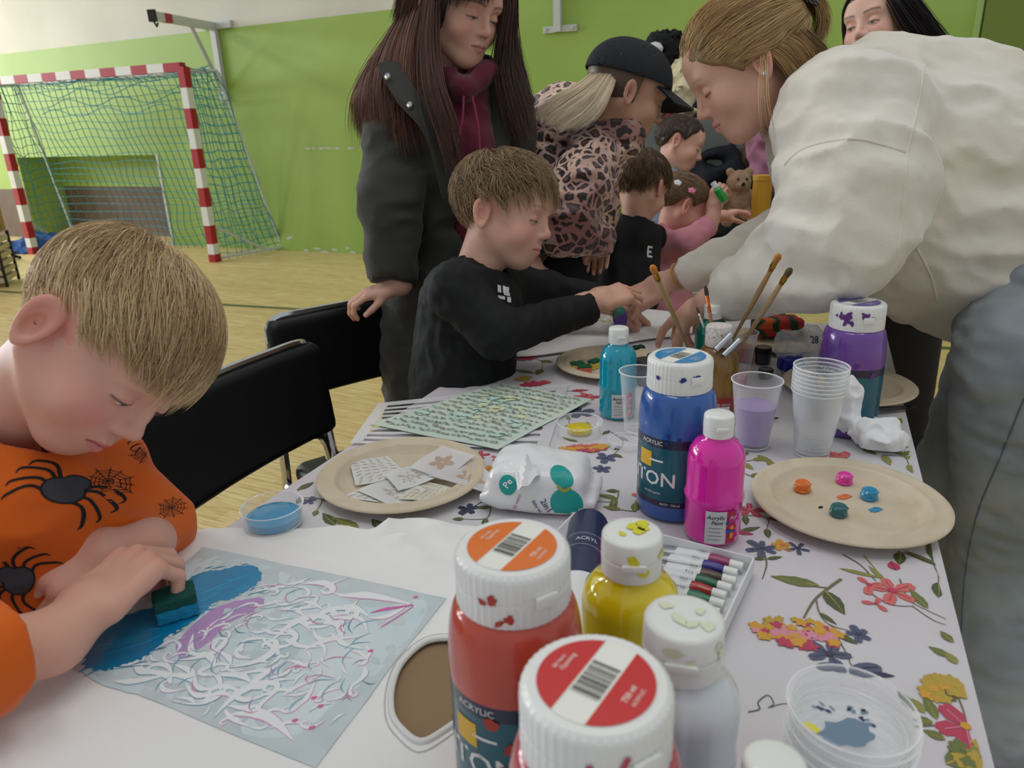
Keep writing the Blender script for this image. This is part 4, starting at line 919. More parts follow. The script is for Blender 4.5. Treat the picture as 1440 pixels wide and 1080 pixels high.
def leopard():
    f = cdir(.89, -.32, -.22); u = cdir(.36, .9, .2)
    C = D(880, 131, 1.85); nb = D(842, 192, 1.88)
    p = Person('person', 'woman in a leopard-print jacket and black cap with a blond ponytail, bending forward', C, f, u, .98, 'tan', fem=1, h=.003, neck=nb, neckr=.046, blush=.3)
    hip = D(775, 400, 2.05); ft = W(800, 690, .06); fr = W(760, 700, .06)
    hw = D(843, 335, 1.87); p.hand(hw, cdir(.1, -.15, -.97), cdir(0, .7, .6), [(.7, .8, .5)]*4, thumb=(.4, .5, .3), spread=.03, sc=.85, side=-1, arm=D(832, 332, 1.83), h=.003)
    p.flesh(U_(cone(nb, D(790, 260, 1.98), .05, .08), cone(D(790, 260, 1.98), hip, .08, .09), cone(hip, ft, .05, .03), cone(hip, fr, .05, .03)), *bbox_pts([nb, hip, ft, fr], .15), h=.014)
    p.build(ft*A(1, 1, 0))
    sh = D(829, 222, 1.84); shL = D(826, 205, 2.08)
    torso = U_(cone(D(812, 208, 1.96), D(775, 255, 2.00), .13, .145), cone(D(774, 260, 2.00), D(768, 345, 2.05), .145, .135), cone(D(790, 178, 1.98), D(765, 215, 2.00), .105, .14), k=.06)
    col = U_(cone(D(848, 180, 1.88), D(878, 192, 1.86), .060, .050), k=.01)
    arm = cut(chain([sh, D(816, 264, 1.78), D(788, 318, 1.76), D(848, 338, 1.84)], [.074, .066, .060, .044], k=.035), plane(D(847, 338, 1.84), nrm(D(848, 338, 1.84)-D(788, 318, 1.76))), .004)
    arm2 = chain([shL, D(835, 290, 2.12), D(840, 330, 2.1)], [.08, .065, .05], k=.03)
    j = U_(torso, col, k=.02); j = U_(j, arm, k=.018); j = U_(j, arm2, k=.018); j = noisy(j, .010, 11, 8, cdir(-.2, 1, 0), 2.0)
    jk = p.cloth('jacket', j, *bbox_pts([D(730, 110, 1.9), D(900, 110, 1.9), D(730, 380, 2.1), D(930, 380, 2.1), D(830, 300, 1.66)], .08), .008, leopard_mat())
    p.cloth('trousers', U_(cone(D(772, 355, 2.06), hip, .14, .135), cone(hip, ft, .10, .055), cone(hip, fr, .10, .055), k=.03), *bbox_pts([hip, ft, fr, D(770, 330, 2.05)], .16), .012, mat('black_denim', '#14151a', rough=.9))
    b = MB()
    for c in (ft, fr): b.box(c-A(-.02, .05, .005), (.09, .24, .09), bev=.03)
    b.build('shoe', mat('black_rubber', '#101012', rough=.6), p.o, org=p.org)
    # cap
    sk = skull_sdf(); pl = lambda P: (-(P[..., 2]-.040-.18*(P[..., 1])*0)+.10*0)
    dome = lambda P: smax(np.maximum(sk(P)-.014, -(sk(P)-.010)), .034-P[..., 2]+.22*(-P[..., 1]-.02)*(P[..., 1] < -.02)*0+.12*(P[..., 1]-.02), .002)
    V, Fs = surface(dome, (-.12, -.14, .0), (.12, .13, .16), .003)
    mc = mat('black_cap_cloth', '#191b21', rough=.85, bump=(300, .25, .001))
    cp = mesh('cap', V@p.R.T*p.s+p.C, Fs, mc, p.o, True, None, p.org)
    # visor: curved sheet
    vv = []; ff = []; nu, nv = 17, 9
    for t in (0, .0035):
        for i in range(nu):
            a = (i/(nu-1)*2-1)*1.15
            for k in range(nv):
                w = k/(nv-1); ex = .082*math.cos(a*.85)**.7*w; x = math.sin(a)*(.080+ex*.35); y = .012+math.cos(a)*(.090)+ex; z = .046-ex*.22-.020*(x/.08)**2*1.1+.002; vv.append(p.w(x, y, z+t))
    n1 = nu*nv
    for i in range(nu-1):
        for k in range(nv-1):
            q = (i*nv+k, i*nv+k+1, (i+1)*nv+k+1, (i+1)*nv+k); ff.append(q); ff.append(tuple(n1+j for j in q[::-1]))
    edge = [i*nv+nv-1 for i in range(nu)]
    for a_, b_ in zip(edge[:-1], edge[1:]): ff.append((a_, b_, b_+n1, a_+n1))
    mesh('visor', np.array(vv), ff, mc, cp, True, None, p.org)
    for (x, y, z) in [(.055, .02, .105), (.058, -.04, .10)]: b = MB(); b.lathe([(0, .002), (.0035, .002), (.004, 0)], p.w(x, y, z), 12, R=basis(p.R@nrm(A(x, y, z-.03)))); b.build('eyelet', mc, cp, org=p.org)
    b = MB(); c = p.w(.066, -.072, .052); Rb = basis(p.R@nrm(A(.75, -.66, .1)), p.R@A(0, 0, 1))
    for dx, dy, sx, sy in ((0, .010, .018, .002), (0, -.010, .018, .002), (.009, 0, .002, .022), (-.009, 0, .002, .022)): b.box(c+Rb@A(dx, dy, .004), (sx, sy, .002), R=Rb)
    b.build('buckle', mat('steel'), cp, org=p.org)
    # short hair at the nape + ponytail
    st = p.w(0, -.115, .07)
    Gs = [[p.w(.0, -.10, .095), D(850, 84, 1.82), D(815, 118, 1.80), D(776, 140, 1.80), D(746, 164, 1.82)], [p.w(.008, -.10, .09), D(854, 90, 1.80), D(820, 124, 1.77), D(784, 147, 1.77), D(758, 170, 1.78)],
          [p.w(.014, -.10, .072), D(862, 92, 1.79), D(842, 132, 1.74), D(820, 160, 1.725), D(782, 186, 1.735)], [p.w(.014, -.10, .07), D(866, 100, 1.79), D(854, 140, 1.735), D(842, 160, 1.715), D(826, 178, 1.72)]]
    P, c = hair_long(p, None, Gs, 1500, '#c4ae8c', .0007, seed=12, spread=.004, col2='#f3e8d2', colvar=.2)
    sk2 = surface(lambda P: smax(sk(P)-.006, P[..., 2]-.045, .003)*1.0+0*P[..., 0], (-.1, -.13, -.06), (.1, -.005, .06), .004)
    cv = sk2[0]@p.R.T*p.s+p.C
    hair_obj(p, P, c, .0009, 'ash', '#b09a78', .4, (cv, sk2[1], np.array(lin('#5a4636')[:3])))
leopard()
def boy3():
    f = cdir(.62, -.22, -.75); u = cdir(.15, .97, .1)
    C = D(902, 262, 2.22); nb = D(893, 318, 2.24)
    p = Person('person', 'small boy in a black t-shirt seen from behind, standing at the far table', C, f, u, .88, 'fair', child=1, h=.0035, neck=nb, neckr=.040)
    hip = D(880, 420, 2.30); ft = W(885, 610, .05)
    p.flesh(U_(cone(nb, hip, .04, .06), cone(hip, ft, .05, .035)), *bbox_pts([nb, hip, ft], .12), h=.014)
    p.build(ft*A(1, 1, 0))
    p.hair('#5e4a34', n=2600, length=lambda P: np.interp(P[:, 2], [-.05, .0, .04, .11], [.018, .03, .045, .055]), comb=comb_whorl((0, -.05, .105), .2), seed=9, r=.0008, col2='#8a7252', clump=.6, layer=(.006, .014), colvar=.25,
           hairline=lambda P: hairline_short(P, side=.02, back=-.06))
    b = U_(cone(D(890, 335, 2.26), D(882, 400, 2.28), .085, .10), cone(D(862, 338, 2.22), D(918, 335, 2.34), .05, .045), cone(D(882, 400, 2.28), hip, .10, .10), k=.03)
    arm = chain([D(862, 345, 2.21), D(862, 400, 2.2), D(900, 410, 2.32)], [.048, .04, .035], k=.02)
    s = noisy(sub(U_(b, arm, k=.012), cone(D(894, 312, 2.24), C, .044, .05), .005), .004, 14, 3)
    V, Fs = surface(s, *bbox_pts([D(850, 310, 2.1), D(940, 310, 2.4), D(860, 440, 2.1), D(940, 440, 2.4)], .08), .008)
    bv = bvh(V, Fs); art = [([(x, y), (x+w, y), (x+w, y+h), (x, y+h)], 1) for x, y, w, h in [(0, 0, .006, .034), (0, 0, .02, .006), (0, .014, .018, .006), (0, .028, .02, .006)]]
    v, f2, m2 = print_on(bv, D(904, 362, 2.2), cdir(.75, 0, -.6), cdir(0, 1, .1), art, h0=.1)
    mesh('shirt', np.array(list(V)+list(v)), [list(q) for q in Fs]+[[i+len(V) for i in q] for q in f2], [mat('black_jersey'), mat('print_white')], p.o, True, [0]*len(Fs)+m2, p.org)
    p.cloth('trousers', U_(cone(hip, ft, .085, .05), k=.01), *bbox_pts([hip, ft], .1), .012, mat('dark_denim'))
def girl_pink():
    f = cdir(.86, -.42, -.28); u = cdir(.35, .93, .12)
    C = D(957, 289, 2.42); nb = D(938, 332, 2.45)
    p = Person('person', 'little girl in a pink top with hair clips, holding up a green paint bottle', C, f, u, .86, 'rosy', child=1, h=.0035, neck=nb, neckr=.040)
    hip = D(925, 430, 2.50); ft = W(925, 590, .05)
    rw = D(1004, 296, 2.36); p.hand(rw, cdir(.15, .95, .1), cdir(-.6, .2, .75), [(.7, .9, .4)]*4, thumb=(.5, .6, .3), sc=.72, side=-1, arm=D(996, 318, 2.37), h=.003)
    lw = D(1012, 304, 2.55); p.hand(lw, cdir(.9, .25, 0), cdir(-.1, .9, .3), [(.4, .5, .3)]*4, thumb=(.5, .6, .3), sc=.72, side=1, arm=D(990, 318, 2.56), h=.003)
    p.flesh(U_(cone(nb, hip, .04, .06), cone(hip, ft, .05, .035)), *bbox_pts([nb, hip, ft], .12), h=.014)
    p.build(ft*A(1, 1, 0))
    p.hair('#70543d', n=1900, length=.06, comb=lambda q, t: nrmv(A(0, -.11, .02)-q)+A(0, 0, .1), seed=13, r=.0008, col2='#a5866a', clump=.5, layer=(.005, .010), hairline=lambda P: hairline_short(P, side=.01, back=-.06, front=.055, temple=.045))
    b = U_(cone(D(935, 350, 2.47), D(928, 410, 2.49), .085, .10), cone(D(920, 345, 2.42), D(950, 345, 2.55), .045, .045), cone(D(928, 410, 2.49), hip, .1, .13), k=.03)
    a1 = cut(chain([D(922, 346, 2.41), D(965, 342, 2.34), D(998, 316, 2.37)], [.048, .040, .032], k=.02), plane(D(996, 318, 2.37), nrm(D(998, 316, 2.37)-D(965, 342, 2.34))), .003)
    a2 = chain([D(950, 340, 2.56), D(985, 320, 2.57)], [.045, .032], k=.02)
    ruf = cone(D(926, 330, 2.38), D(938, 350, 2.40), .035, .03)
    s = noisy(sub(U_(U_(U_(b, a1, k=.012), a2, k=.012), ruf, k=.004), cone(D(938, 326, 2.45), C, .044, .05), .005), .006, 16, 5)
    p.cloth('top', s, *bbox_pts([D(900, 310, 2.3), D(1010, 300, 2.6), D(900, 450, 2.3), D(980, 450, 2.6)], .08), .008, mat('pink_cotton', '#c98592', rough=.9, bump=(300, .2, .001)))
    p.cloth('trousers', U_(cone(hip, ft, .085, .05), k=.01), *bbox_pts([hip, ft], .1), .012, mat('grey_marl', '#70737c', rough=.9))
    for nm, (x, y), c, rr in (('white_hair_clip', (953, 257), '#e8e8ee', .010), ('pink_hair_clip', (973, 268), '#e27fa8', .010)):
        b = MB(); c0 = D(x, y, 2.31); R_ = basis(cdir(.1, .5, .85))
        for k in range(5): a = k*1.257; b.lathe([(0, .004), (.004, .003), (.0055, 0), (0, -.002)], c0+R_@A(math.cos(a)*rr*.75, math.sin(a)*rr*.75, 0), 10, R=R_)
        b.lathe([(0, .007), (.004, .005), (.005, 0)], c0, 10, R=R_)
        o = b.build(nm, mat(nm, c, rough=.4), p.o, org=p.org); 
def nrmv(v): return v/(np.linalg.norm(v, axis=-1, keepdims=True)+1e-9)
def girl_bun():
    f = cdir(.90, -.40, .12); u = cdir(.40, .9, .1)
    C = D(954, 203, 2.78); nb = D(935, 250, 2.82)
    p = Person('person', 'girl with brown hair in a bun tied with red, in profile at the far table', C, f, u, .88, 'fair', child=.7, h=.0035, neck=nb, neckr=.040, blush=.6)
    hip = D(915, 370, 2.9); ft = W(915, 520, .05)
    p.flesh(U_(cone(nb, hip, .04, .06), cone(hip, ft, .05, .035)), *bbox_pts([nb, hip, ft], .12), h=.014)
    p.build(ft*A(1, 1, 0))
    bun = A(0, -.085, .085)
    p.hair('#35261e', n=1900, length=.09, comb=lambda q, t: nrmv(bun-q)+A(0, 0, .02), seed=15, r=.0008, col2='#6a5040', clump=.3, layer=(.004, .008), hairline=lambda P: hairline_short(P, side=.01, back=-.06, front=.07, temple=.055))
    b = MB(); b.lathe([(0, -.025), (.02, -.018), (.028, 0), (.02, .018), (0, .024)], p.w(0, -.10, .10), 16, R=p.R@basis(A(0, -.6, .8))); b.build('bun', mat('bun_hair', '#35261e', rough=.5, bump=(200, .8, .003)), p.o, org=p.org)
    b = MB(); b.tube([p.w(*(bun+A(.026*math.cos(a), -.004+.01*math.sin(a), .01+.024*math.sin(a)))) for a in np.linspace(0, 6.28, 17)[:-1]], .007, 8, closed=True); b.build('hair_tie', mat('red_band', '#a02030', rough=.8), p.o, org=p.org)
    s = noisy(sub(U_(cone(D(935, 262, 2.84), hip, .09, .11), cone(D(915, 268, 2.75), D(955, 266, 2.9), .05, .05), k=.03), cone(D(937, 246, 2.82), C, .044, .05), .005), .005, 14, 3)
    p.cloth('top', s, *bbox_pts([D(890, 240, 2.7), D(980, 240, 3), D(890, 400, 2.7), D(980, 400, 3)], .1), .010, mat('light_blue_cotton', '#8ea3b5', rough=.9))
    p.cloth('trousers', U_(cone(hip, ft, .085, .05), k=.01), *bbox_pts([hip, ft], .1), .014, mat('dark_denim'))
def woman_dark():
    f = cdir(-.80, -.20, .56); u = cdir(-.12, .98, .15)
    C = D(1235, 38, 2.05); nb = D(1258, 110, 2.12)
    p = Person('person', 'woman with long black hair in a black top, standing behind the bending blonde woman', C, f, u, 1.0, 'pale', fem=1, h=.003, neck=nb, neckr=.046, brow=(.06, .04, .04), eyeo=.006)
    hip = D(1270, 380, 2.2); ft = W(1270, 640, .06)
    p.flesh(U_(cone(nb, hip, .05, .08), cone(hip, ft, .06, .035)), *bbox_pts([nb, hip, ft], .14), h=.014)
    p.build(ft*A(1, 1, 0))
    s = U_(cone(D(1265, 150, 2.15), hip, .14, .15), cone(D(1215, 150, 2.15), D(1310, 150, 2.2), .075, .075), k=.05)
    s = sub(s, cone(D(1256, 100, 2.12), C, .05, .06), .005)
    p.cloth('jumper', noisy(s, .008, 10, 3), *bbox_pts([D(1180, 90, 2.1), D(1340, 90, 2.2), D(1180, 400, 2.1), D(1340, 420, 2.2)], .15), .012, mat('black_knit', '#141417', rough=.95))
    p.cloth('trousers', U_(cone(hip, ft, .13, .07), k=.01), *bbox_pts([hip, ft], .16), .014, mat('black_denim'))
    top = p.w(0, 0, .12)
    Gs = [[p.w(.0, .06, .10), p.w(-.05, .07, .07), D(1205, 20, 1.97), D(1188, 30, 1.97), D(1184, 40, 1.97)]]
    Gs = [[p.w(0, .02, .12), D(1250, -5, 1.95), D(1272, 30, 1.95), D(1300, 70, 1.96), D(1325, 130, 1.97)], [p.w(0, -.03, .12), D(1265, -15, 1.98), D(1300, 30, 2.0), D(1325, 70, 2.02), D(1345, 130, 2.03)], [p.w(0, -.08, .10), D(1285, 0, 2.05), D(1315, 50, 2.08), D(1335, 100, 2.1), D(1345, 150, 2.1)],
          [p.w(0, -.08, .10), D(1280, 30, 2.15), D(1300, 90, 2.2), D(1310, 150, 2.2)]]
    P, c = hair_long(p, None, Gs, 2400, '#120c0e', .0008, seed=22, spread=.015, col2='#33242a', colvar=.25)
    G2 = [[p.w(0, .055, .108), p.w(-.03, .085, .085), p.w(-.055, .075, .06), p.w(-.075, .03, .03), p.w(-.088, -.03, .0)], [p.w(0, .03, .118), p.w(-.04, .06, .105), p.w(-.065, .04, .075), p.w(-.082, .0, .04), p.w(-.09, -.05, .01)], [p.w(0, .06, .108), p.w(.03, .09, .08), p.w(.06, .075, .04), p.w(.075, .05, -.02), p.w(.08, .03, -.08)]]
    P2, c2 = hair_long(p, None, G2, 1500, '#120c0e', .0008, seed=23, spread=.004, col2='#33242a', colvar=.25)
    sk = skull_sdf(); cv, cf = surface(lambda P: smax(sk(P)-.009, -hairline_short(P, side=.02, back=-.10, front=.062)*.5, .004), (-.11, -.14, -.13), (.11, .12, .15), .005)
    hair_obj(p, np.concatenate([P, P2]), np.concatenate([c, c2]), .001, 'black', '#120c0e', .35, (cv@p.R.T*p.s+p.C, cf, np.array(lin('#0c0809')[:3])))
boy3(); girl_pink(); girl_bun(); woman_dark()
def blonde():
    f = cdir(-.80, -.50, -.25); u = cdir(-.54, .83, .08)
    C = D(1050, 96, 1.345); nb = D(1138, 172, 1.39)
    p = Person('person', 'blonde woman in a cream sweatshirt and light jeans leaning over the table', C, f, u, 1.0, 'fair', fem=1, h=.0022, neck=nb, neckr=.046, blush=.35, brow=(.45, .30, .19), eyeo=.002, lips=(.62, .27, .24))
    # far (right) hand holding sponge, with the boy's hand
    rw = D(940, 398, 1.62); ra = D(985, 372, 1.55)
    p.hand(rw, nrm(D(880, 428, 1.66)-rw), cdir(-.1, .55, .8), [(.35, .5, .3), (.4, .5, .3), (.5, .6, .3), (.6, .7, .3)], thumb=(.35, .9, .2), spread=.04, sc=.95, side=1, arm=ra, h=.0024, armr=(.026, .034))
    lw = D(988, 432, 1.42); la = D(1040, 405, 1.35)
    p.hand(lw, nrm(W(925, 472, .77)-lw), A(.0, -.25, 1), [(.15, .35, .15), (.7, 1.0, .5), (.8, 1.1, .5), (.9, 1.1, .5)], thumb=(.4, .8, .3), spread=.03, sc=.98, side=-1, arm=la, h=.0022, armr=(.026, .034))
    hip = D(1500, 400, 1.22); ft = W(1385, 1048, .07); f2 = W(1310, 830, .07)
    hipc = D(1470, 380, 1.32)
    p.flesh(U_(cone(nb, D(1280, 210, 1.38), .05, .08), cone(D(1280, 210, 1.38), hipc, .08, .09), cone(hipc, ft, .06, .03), k=.03), *bbox_pts([nb, hipc, ft], .15), h=.014)
    p.build(ft*A(1, 1, 0))
    # hair swept back to a claw clip
    bun = A(0, -.112, .034)
    def comb(q, t):
        return nrmv(bun+A(0, -.01, 0)-q)*1.0+A(0, -.1, 0)*0
    p.hair('#a58457', n=5600, length=lambda P: np.clip(np.linalg.norm(P-bun, axis=1)*1.15, .03, .24), comb=comb, seed=17, r=.0005, col2='#e3c08a', clump=.12, layer=(.008, .022), steps=16, colvar=.22, wild=.05, stick=.8,
           hairline=lambda P: hairline_short(P, side=-.002, back=-.085, front=.064, temple=.032), capthick=.006)
    # loose ends: bun, nape hair, wisps
    Gs = [[p.w(-.025, -.10, .045), p.w(-.025, -.130, .048), p.w(-.02, -.150, .025), p.w(-.02, -.145, -.010), p.w(-.025, -.120, -.035)], [p.w(0, -.10, .055), p.w(0, -.138, .055), p.w(0, -.160, .028), p.w(0, -.150, -.010), p.w(0, -.125, -.035)],
          [p.w(.025, -.10, .045), p.w(.025, -.130, .048), p.w(.02, -.150, .020), p.w(.02, -.140, -.012), p.w(.02, -.115, -.035)]]
    P, c = hair_long(p, None, Gs, 900, '#96774f', .0005, seed=18, spread=.006, col2='#d1ad75', colvar=.2)
    G2 = [[p.w(-.07, -.03, .03), p.w(-.082, -.04, -.02), p.w(-.075, -.05, -.06), p.w(-.06, -.06, -.09)], [p.w(-.06, -.07, .03), p.w(-.075, -.07, -.02), p.w(-.06, -.085, -.06), p.w(-.045, -.095, -.085)], [p.w(-.03, -.10, .03), p.w(-.04, -.11, -.02), p.w(-.02, -.12, -.05), p.w(0, -.12, -.07)]]
    P2, c2 = hair_long(p, None, G2, 1300, '#7d6344', .0005, seed=19, spread=.006, col2='#b3946a', colvar=.2)
    G3 = [[p.w(-.068, .005, .035), p.w(-.088, -.012, .0), D(1075, 130, 1.22), D(1078, 165, 1.22), D(1080, 190, 1.22)], [p.w(-.07, .0, .035), p.w(-.092, -.015, -.01), D(1072, 140, 1.22), D(1076, 175, 1.22), D(1082, 200, 1.22)]]
    P3, c3 = hair_long(p, None, G3, 9, '#b3946a', .0004, seed=20, spread=.012, col2='#d9b985', colvar=.1)
    G4 = [[p.w(.06, .02, .03), p.w(.06, .05, -.06), D(1050, 190, 1.36), D(1062, 220, 1.36)], [p.w(.05, .03, -.03), p.w(.05, .05, -.08), D(1035, 180, 1.38), D(1040, 215, 1.38)]]
    P4, c4 = hair_long(p, None, G4, 26, '#b3946a', .0005, seed=21, spread=.008, col2='#d9b985', colvar=.1)
    G5 = [[p.w(-.060, .060, .040), p.w(-.080, .020, .010), p.w(-.094, -.012, -.002), p.w(-.088, -.05, -.006), p.w(-.05, -.105, .02)], [p.w(-.060, .055, .055), p.w(-.080, .015, .035), p.w(-.090, -.015, .022), p.w(-.084, -.055, .022), p.w(-.045, -.10, .045)], [p.w(-.055, .06, .07), p.w(-.075, .01, .06), p.w(-.084, -.02, .045), p.w(-.075, -.065, .045), p.w(-.03, -.105, .06)]]
    G5 += []
    G6 = [[p.w(-.080, -.015, .012), p.w(-.093, -.030, -.02), p.w(-.088, -.040, -.06), p.w(-.068, -.045, -.095)], [p.w(-.080, -.04, .012), p.w(-.090, -.055, -.025), p.w(-.080, -.060, -.065), p.w(-.055, -.065, -.095)], [p.w(-.070, -.07, .012), p.w(-.075, -.085, -.03), p.w(-.060, -.085, -.065), p.w(-.035, -.085, -.09)]]
    P6, c6 = hair_long(p, None, G6, 1300, '#8f7049', .0005, seed=26, spread=.006, col2='#cfa973', colvar=.2)
    P5, c5 = hair_long(p, None, G5, 900, '#a58457', .0005, seed=24, spread=.0035, col2='#e3c08a', colvar=.2)
    hair_obj(p, np.concatenate([P, P2, P3, P4, P5, P6]), np.concatenate([c, c2, c3, c4, c5, c6]), .0006, 'gold', '#96774f', .38)
    b = MB(); 
    for s_ in (-1, 1):
        for k in range(5):
            a = k/4*1.6-.8; b.tube([p.w(-.030+.012*s_, -.112, .052), p.w(-.038+.012*s_, -.128-.004*k, .054+.014*math.sin(a)), p.w(-.040+.006*s_, -.142+.006*k, .030+.018*math.sin(a))], [.0035, .0045, .0018], 8)
    b.tube([p.w(-.045, -.118, .048), p.w(-.03, -.132, .062), p.w(0, -.136, .062)], .006, 10)
    b.build('claw_clip', mat('tortoise_plastic', '#17100d', rough=.15, coat=.6), p.o, org=p.org)
    b = MB(); b.lathe([(0, .005), (.003, .004), (.0042, 0), (.003, -.004), (0, -.005)], p.w(-.090, -.002, -.034), 14); b.build('earring', mat('steel'), p.o, org=p.org)
    b = MB(); q = nrm(ra-rw); Rb = basis(q); b.tube([rw+q*.035+Rb@A(math.cos(a)*.030, math.sin(a)*.030, 0) for a in np.linspace(0, 6.28, 25)[:-1]], .0022, 6, closed=True); b.build('bracelet', mat('gold_thread', '#c9a55a', rough=.4, metal=.6), p.o, org=p.org)
    # sweatshirt
    shN = D(1192, 170, 1.22); shF = D(1172, 232, 1.52)
    torso = U_(cone(D(1215, 178, 1.36), D(1310, 230, 1.36), .150, .190), cone(D(1310, 230, 1.36), D(1455, 310, 1.32), .190, .190), cone(D(1200, 210, 1.38), D(1280, 310, 1.36), .11, .16), cone(D(1280, 310, 1.36), D(1400, 370, 1.34), .15, .15), cone(shN, shF, .10, .09), k=.07)
    a1 = cut(chain([shN, D(1200, 270, 1.16), D(1175, 345, 1.16), D(1012, 415, 1.38)], [.115, .105, .092, .045], k=.04), plane(D(1020, 413, 1.372), nrm(D(1012, 415, 1.38)-D(1175, 345, 1.16))), .005)
    cf1 = cut(cone(D(1060, 395, 1.32), D(1018, 414, 1.375), .046, .041), plane(D(1016, 415, 1.378), nrm(D(1012, 415, 1.38)-D(1175, 345, 1.16))), .004)
    dir2 = nrm(D(968, 384, 1.57)-D(1085, 330, 1.46))
    a2 = cut(chain([shF, D(1152, 304, 1.45), D(1098, 345, 1.46), D(968, 386, 1.57)], [.085, .074, .058, .042], k=.04), plane(D(968, 384, 1.57), dir2), .005)
    s = U_(torso, a1, k=.022); s = U_(s, a2, k=.03)
    s = sub(s, U_(cone(nb, p.w(0, -.02, -.05), .056, .060), k=.01), .01)
    hollow = rbox(D(1500, 480, 1.3), (.05, .05, .05), .01)
    s = noisy(s, .010, 8, 12, cdir(.3, .9, 0), 1.6)
    s = noisy(s, .0022, 22, 14, cdir(.6, .6, 0), 1.5)
    s = cut(s, plane(D(1470, 560, 1.30), nrm(D(1470, 560, 1.30)-D(1380, 200, 1.34))), .01)
    lo, hi = bbox_pts([D(950, 380, 1.3), D(960, 400, 1.65), D(1150, 30, 1.2), D(1640, 100, 1.2), D(1640, 560, 1.3), D(1250, 480, 1.1), D(1150, 200, 1.65), D(1250, 30, 1.5)], .05)
    m = mat('cream_fleece', '#dad5ca', rough=.95, sheen=.35, bump=(420, .35, .0015), var=('#d5cdbd', 6))
    V, Fs = surface(s, lo, hi, .0062)
    sw = mesh('sweatshirt', V, Fs, m, p.o, True, None, p.org)
    bv = bvh(V, Fs)
    def seam(pts, w, d=A(0, 0, 0)):
        out = []
        for q in spline([D(*q, 1.0) for q in pts], 10):
            n_ = nrm(q-_O); h_ = bv.ray_cast(Vector(_O), Vector(n_), 3)
            if h_[0] is not None: out.append(np.array(h_[0]))
        return out
    for pts in ([(1103, 232), (1125, 212), (1160, 200), (1210, 196), (1275, 214)], [(1275, 214), (1290, 150), (1300, 90)], [(1275, 214), (1270, 290), (1262, 350)], [(1290, 350), (1310, 390), (1318, 425)]):
        q = seam(pts, .002)
        if len(q) > 3: b = MB(); b.tube(q, .0022, 6); b.build('seam', mat('cream_seam', '#d8d2c6', rough=.9), sw, org=p.org)
    b = MB(); q = nrm(p.w(0, -.02, -.05)-nb); Rb = basis(q)
    b.tube([nb+q*.045+Rb@A(math.cos(a)*.066, math.sin(a)*.062, 0) for a in np.linspace(0, 6.28, 33)[:-1]], .011, 10, closed=True, flat=1)
    b.build('collar', mat('rib_knit', '#d4cab8', rough=.95, bump=(160, .8, .002)), sw, org=p.org)
    # jeans
    kn = ft*.45+hip*.55+A(-.02, -.01, 0)
    j = U_(cone(D(1480, 395, 1.28), D(1475, 480, 1.25), .155, .14), cone(D(1450, 500, 1.20), W(1412, 780, .42), .115, .088), cone(W(1412, 780, .42), ft+A(0, 0, .03), .088, .078),
           cone(D(1440, 470, 1.42), W(1330, 720, .42), .11, .085), cone(W(1330, 720, .42), f2+A(0, 0, .03), .085, .075), k=.022)
    j = noisy(j, .005, 12, 9, A(0, 0, 1), 2.5)
    m2 = mat('light_denim', '#98a0a4', rough=.9, bump=(700, .5, .001), var=('#7b868d', 7, .35, .7))
    V, Fs = surface(j, *bbox_pts([D(1350, 400, 1.3), D(1650, 400, 1.3), ft, f2, D(1350, 470, 1.5)], .14), .0085)
    jo = mesh('jeans', V, Fs, m2, p.o, True, None, p.org); bv = bvh(V, Fs)
    b = MB(); q = seam([(1440, 560), (1408, 640), (1375, 720), (1358, 800), (1352, 880), (1350, 930)], .002)
    if len(q) > 3: b.tube(q, .0016, 6)
    b.build('side_seam', mat('seam_denim', '#5a6874', rough=.9), jo, org=p.org)
    for c in (ft, f2):
        b = MB(); b.box(c+A(-.01, -.02, -.02), (.10, .26, .09), bev=.035); b.build('shoe', mat('red_canvas', '#8c1f26', rough=.7), p.o, org=p.org)
    return p
BL = blonde()
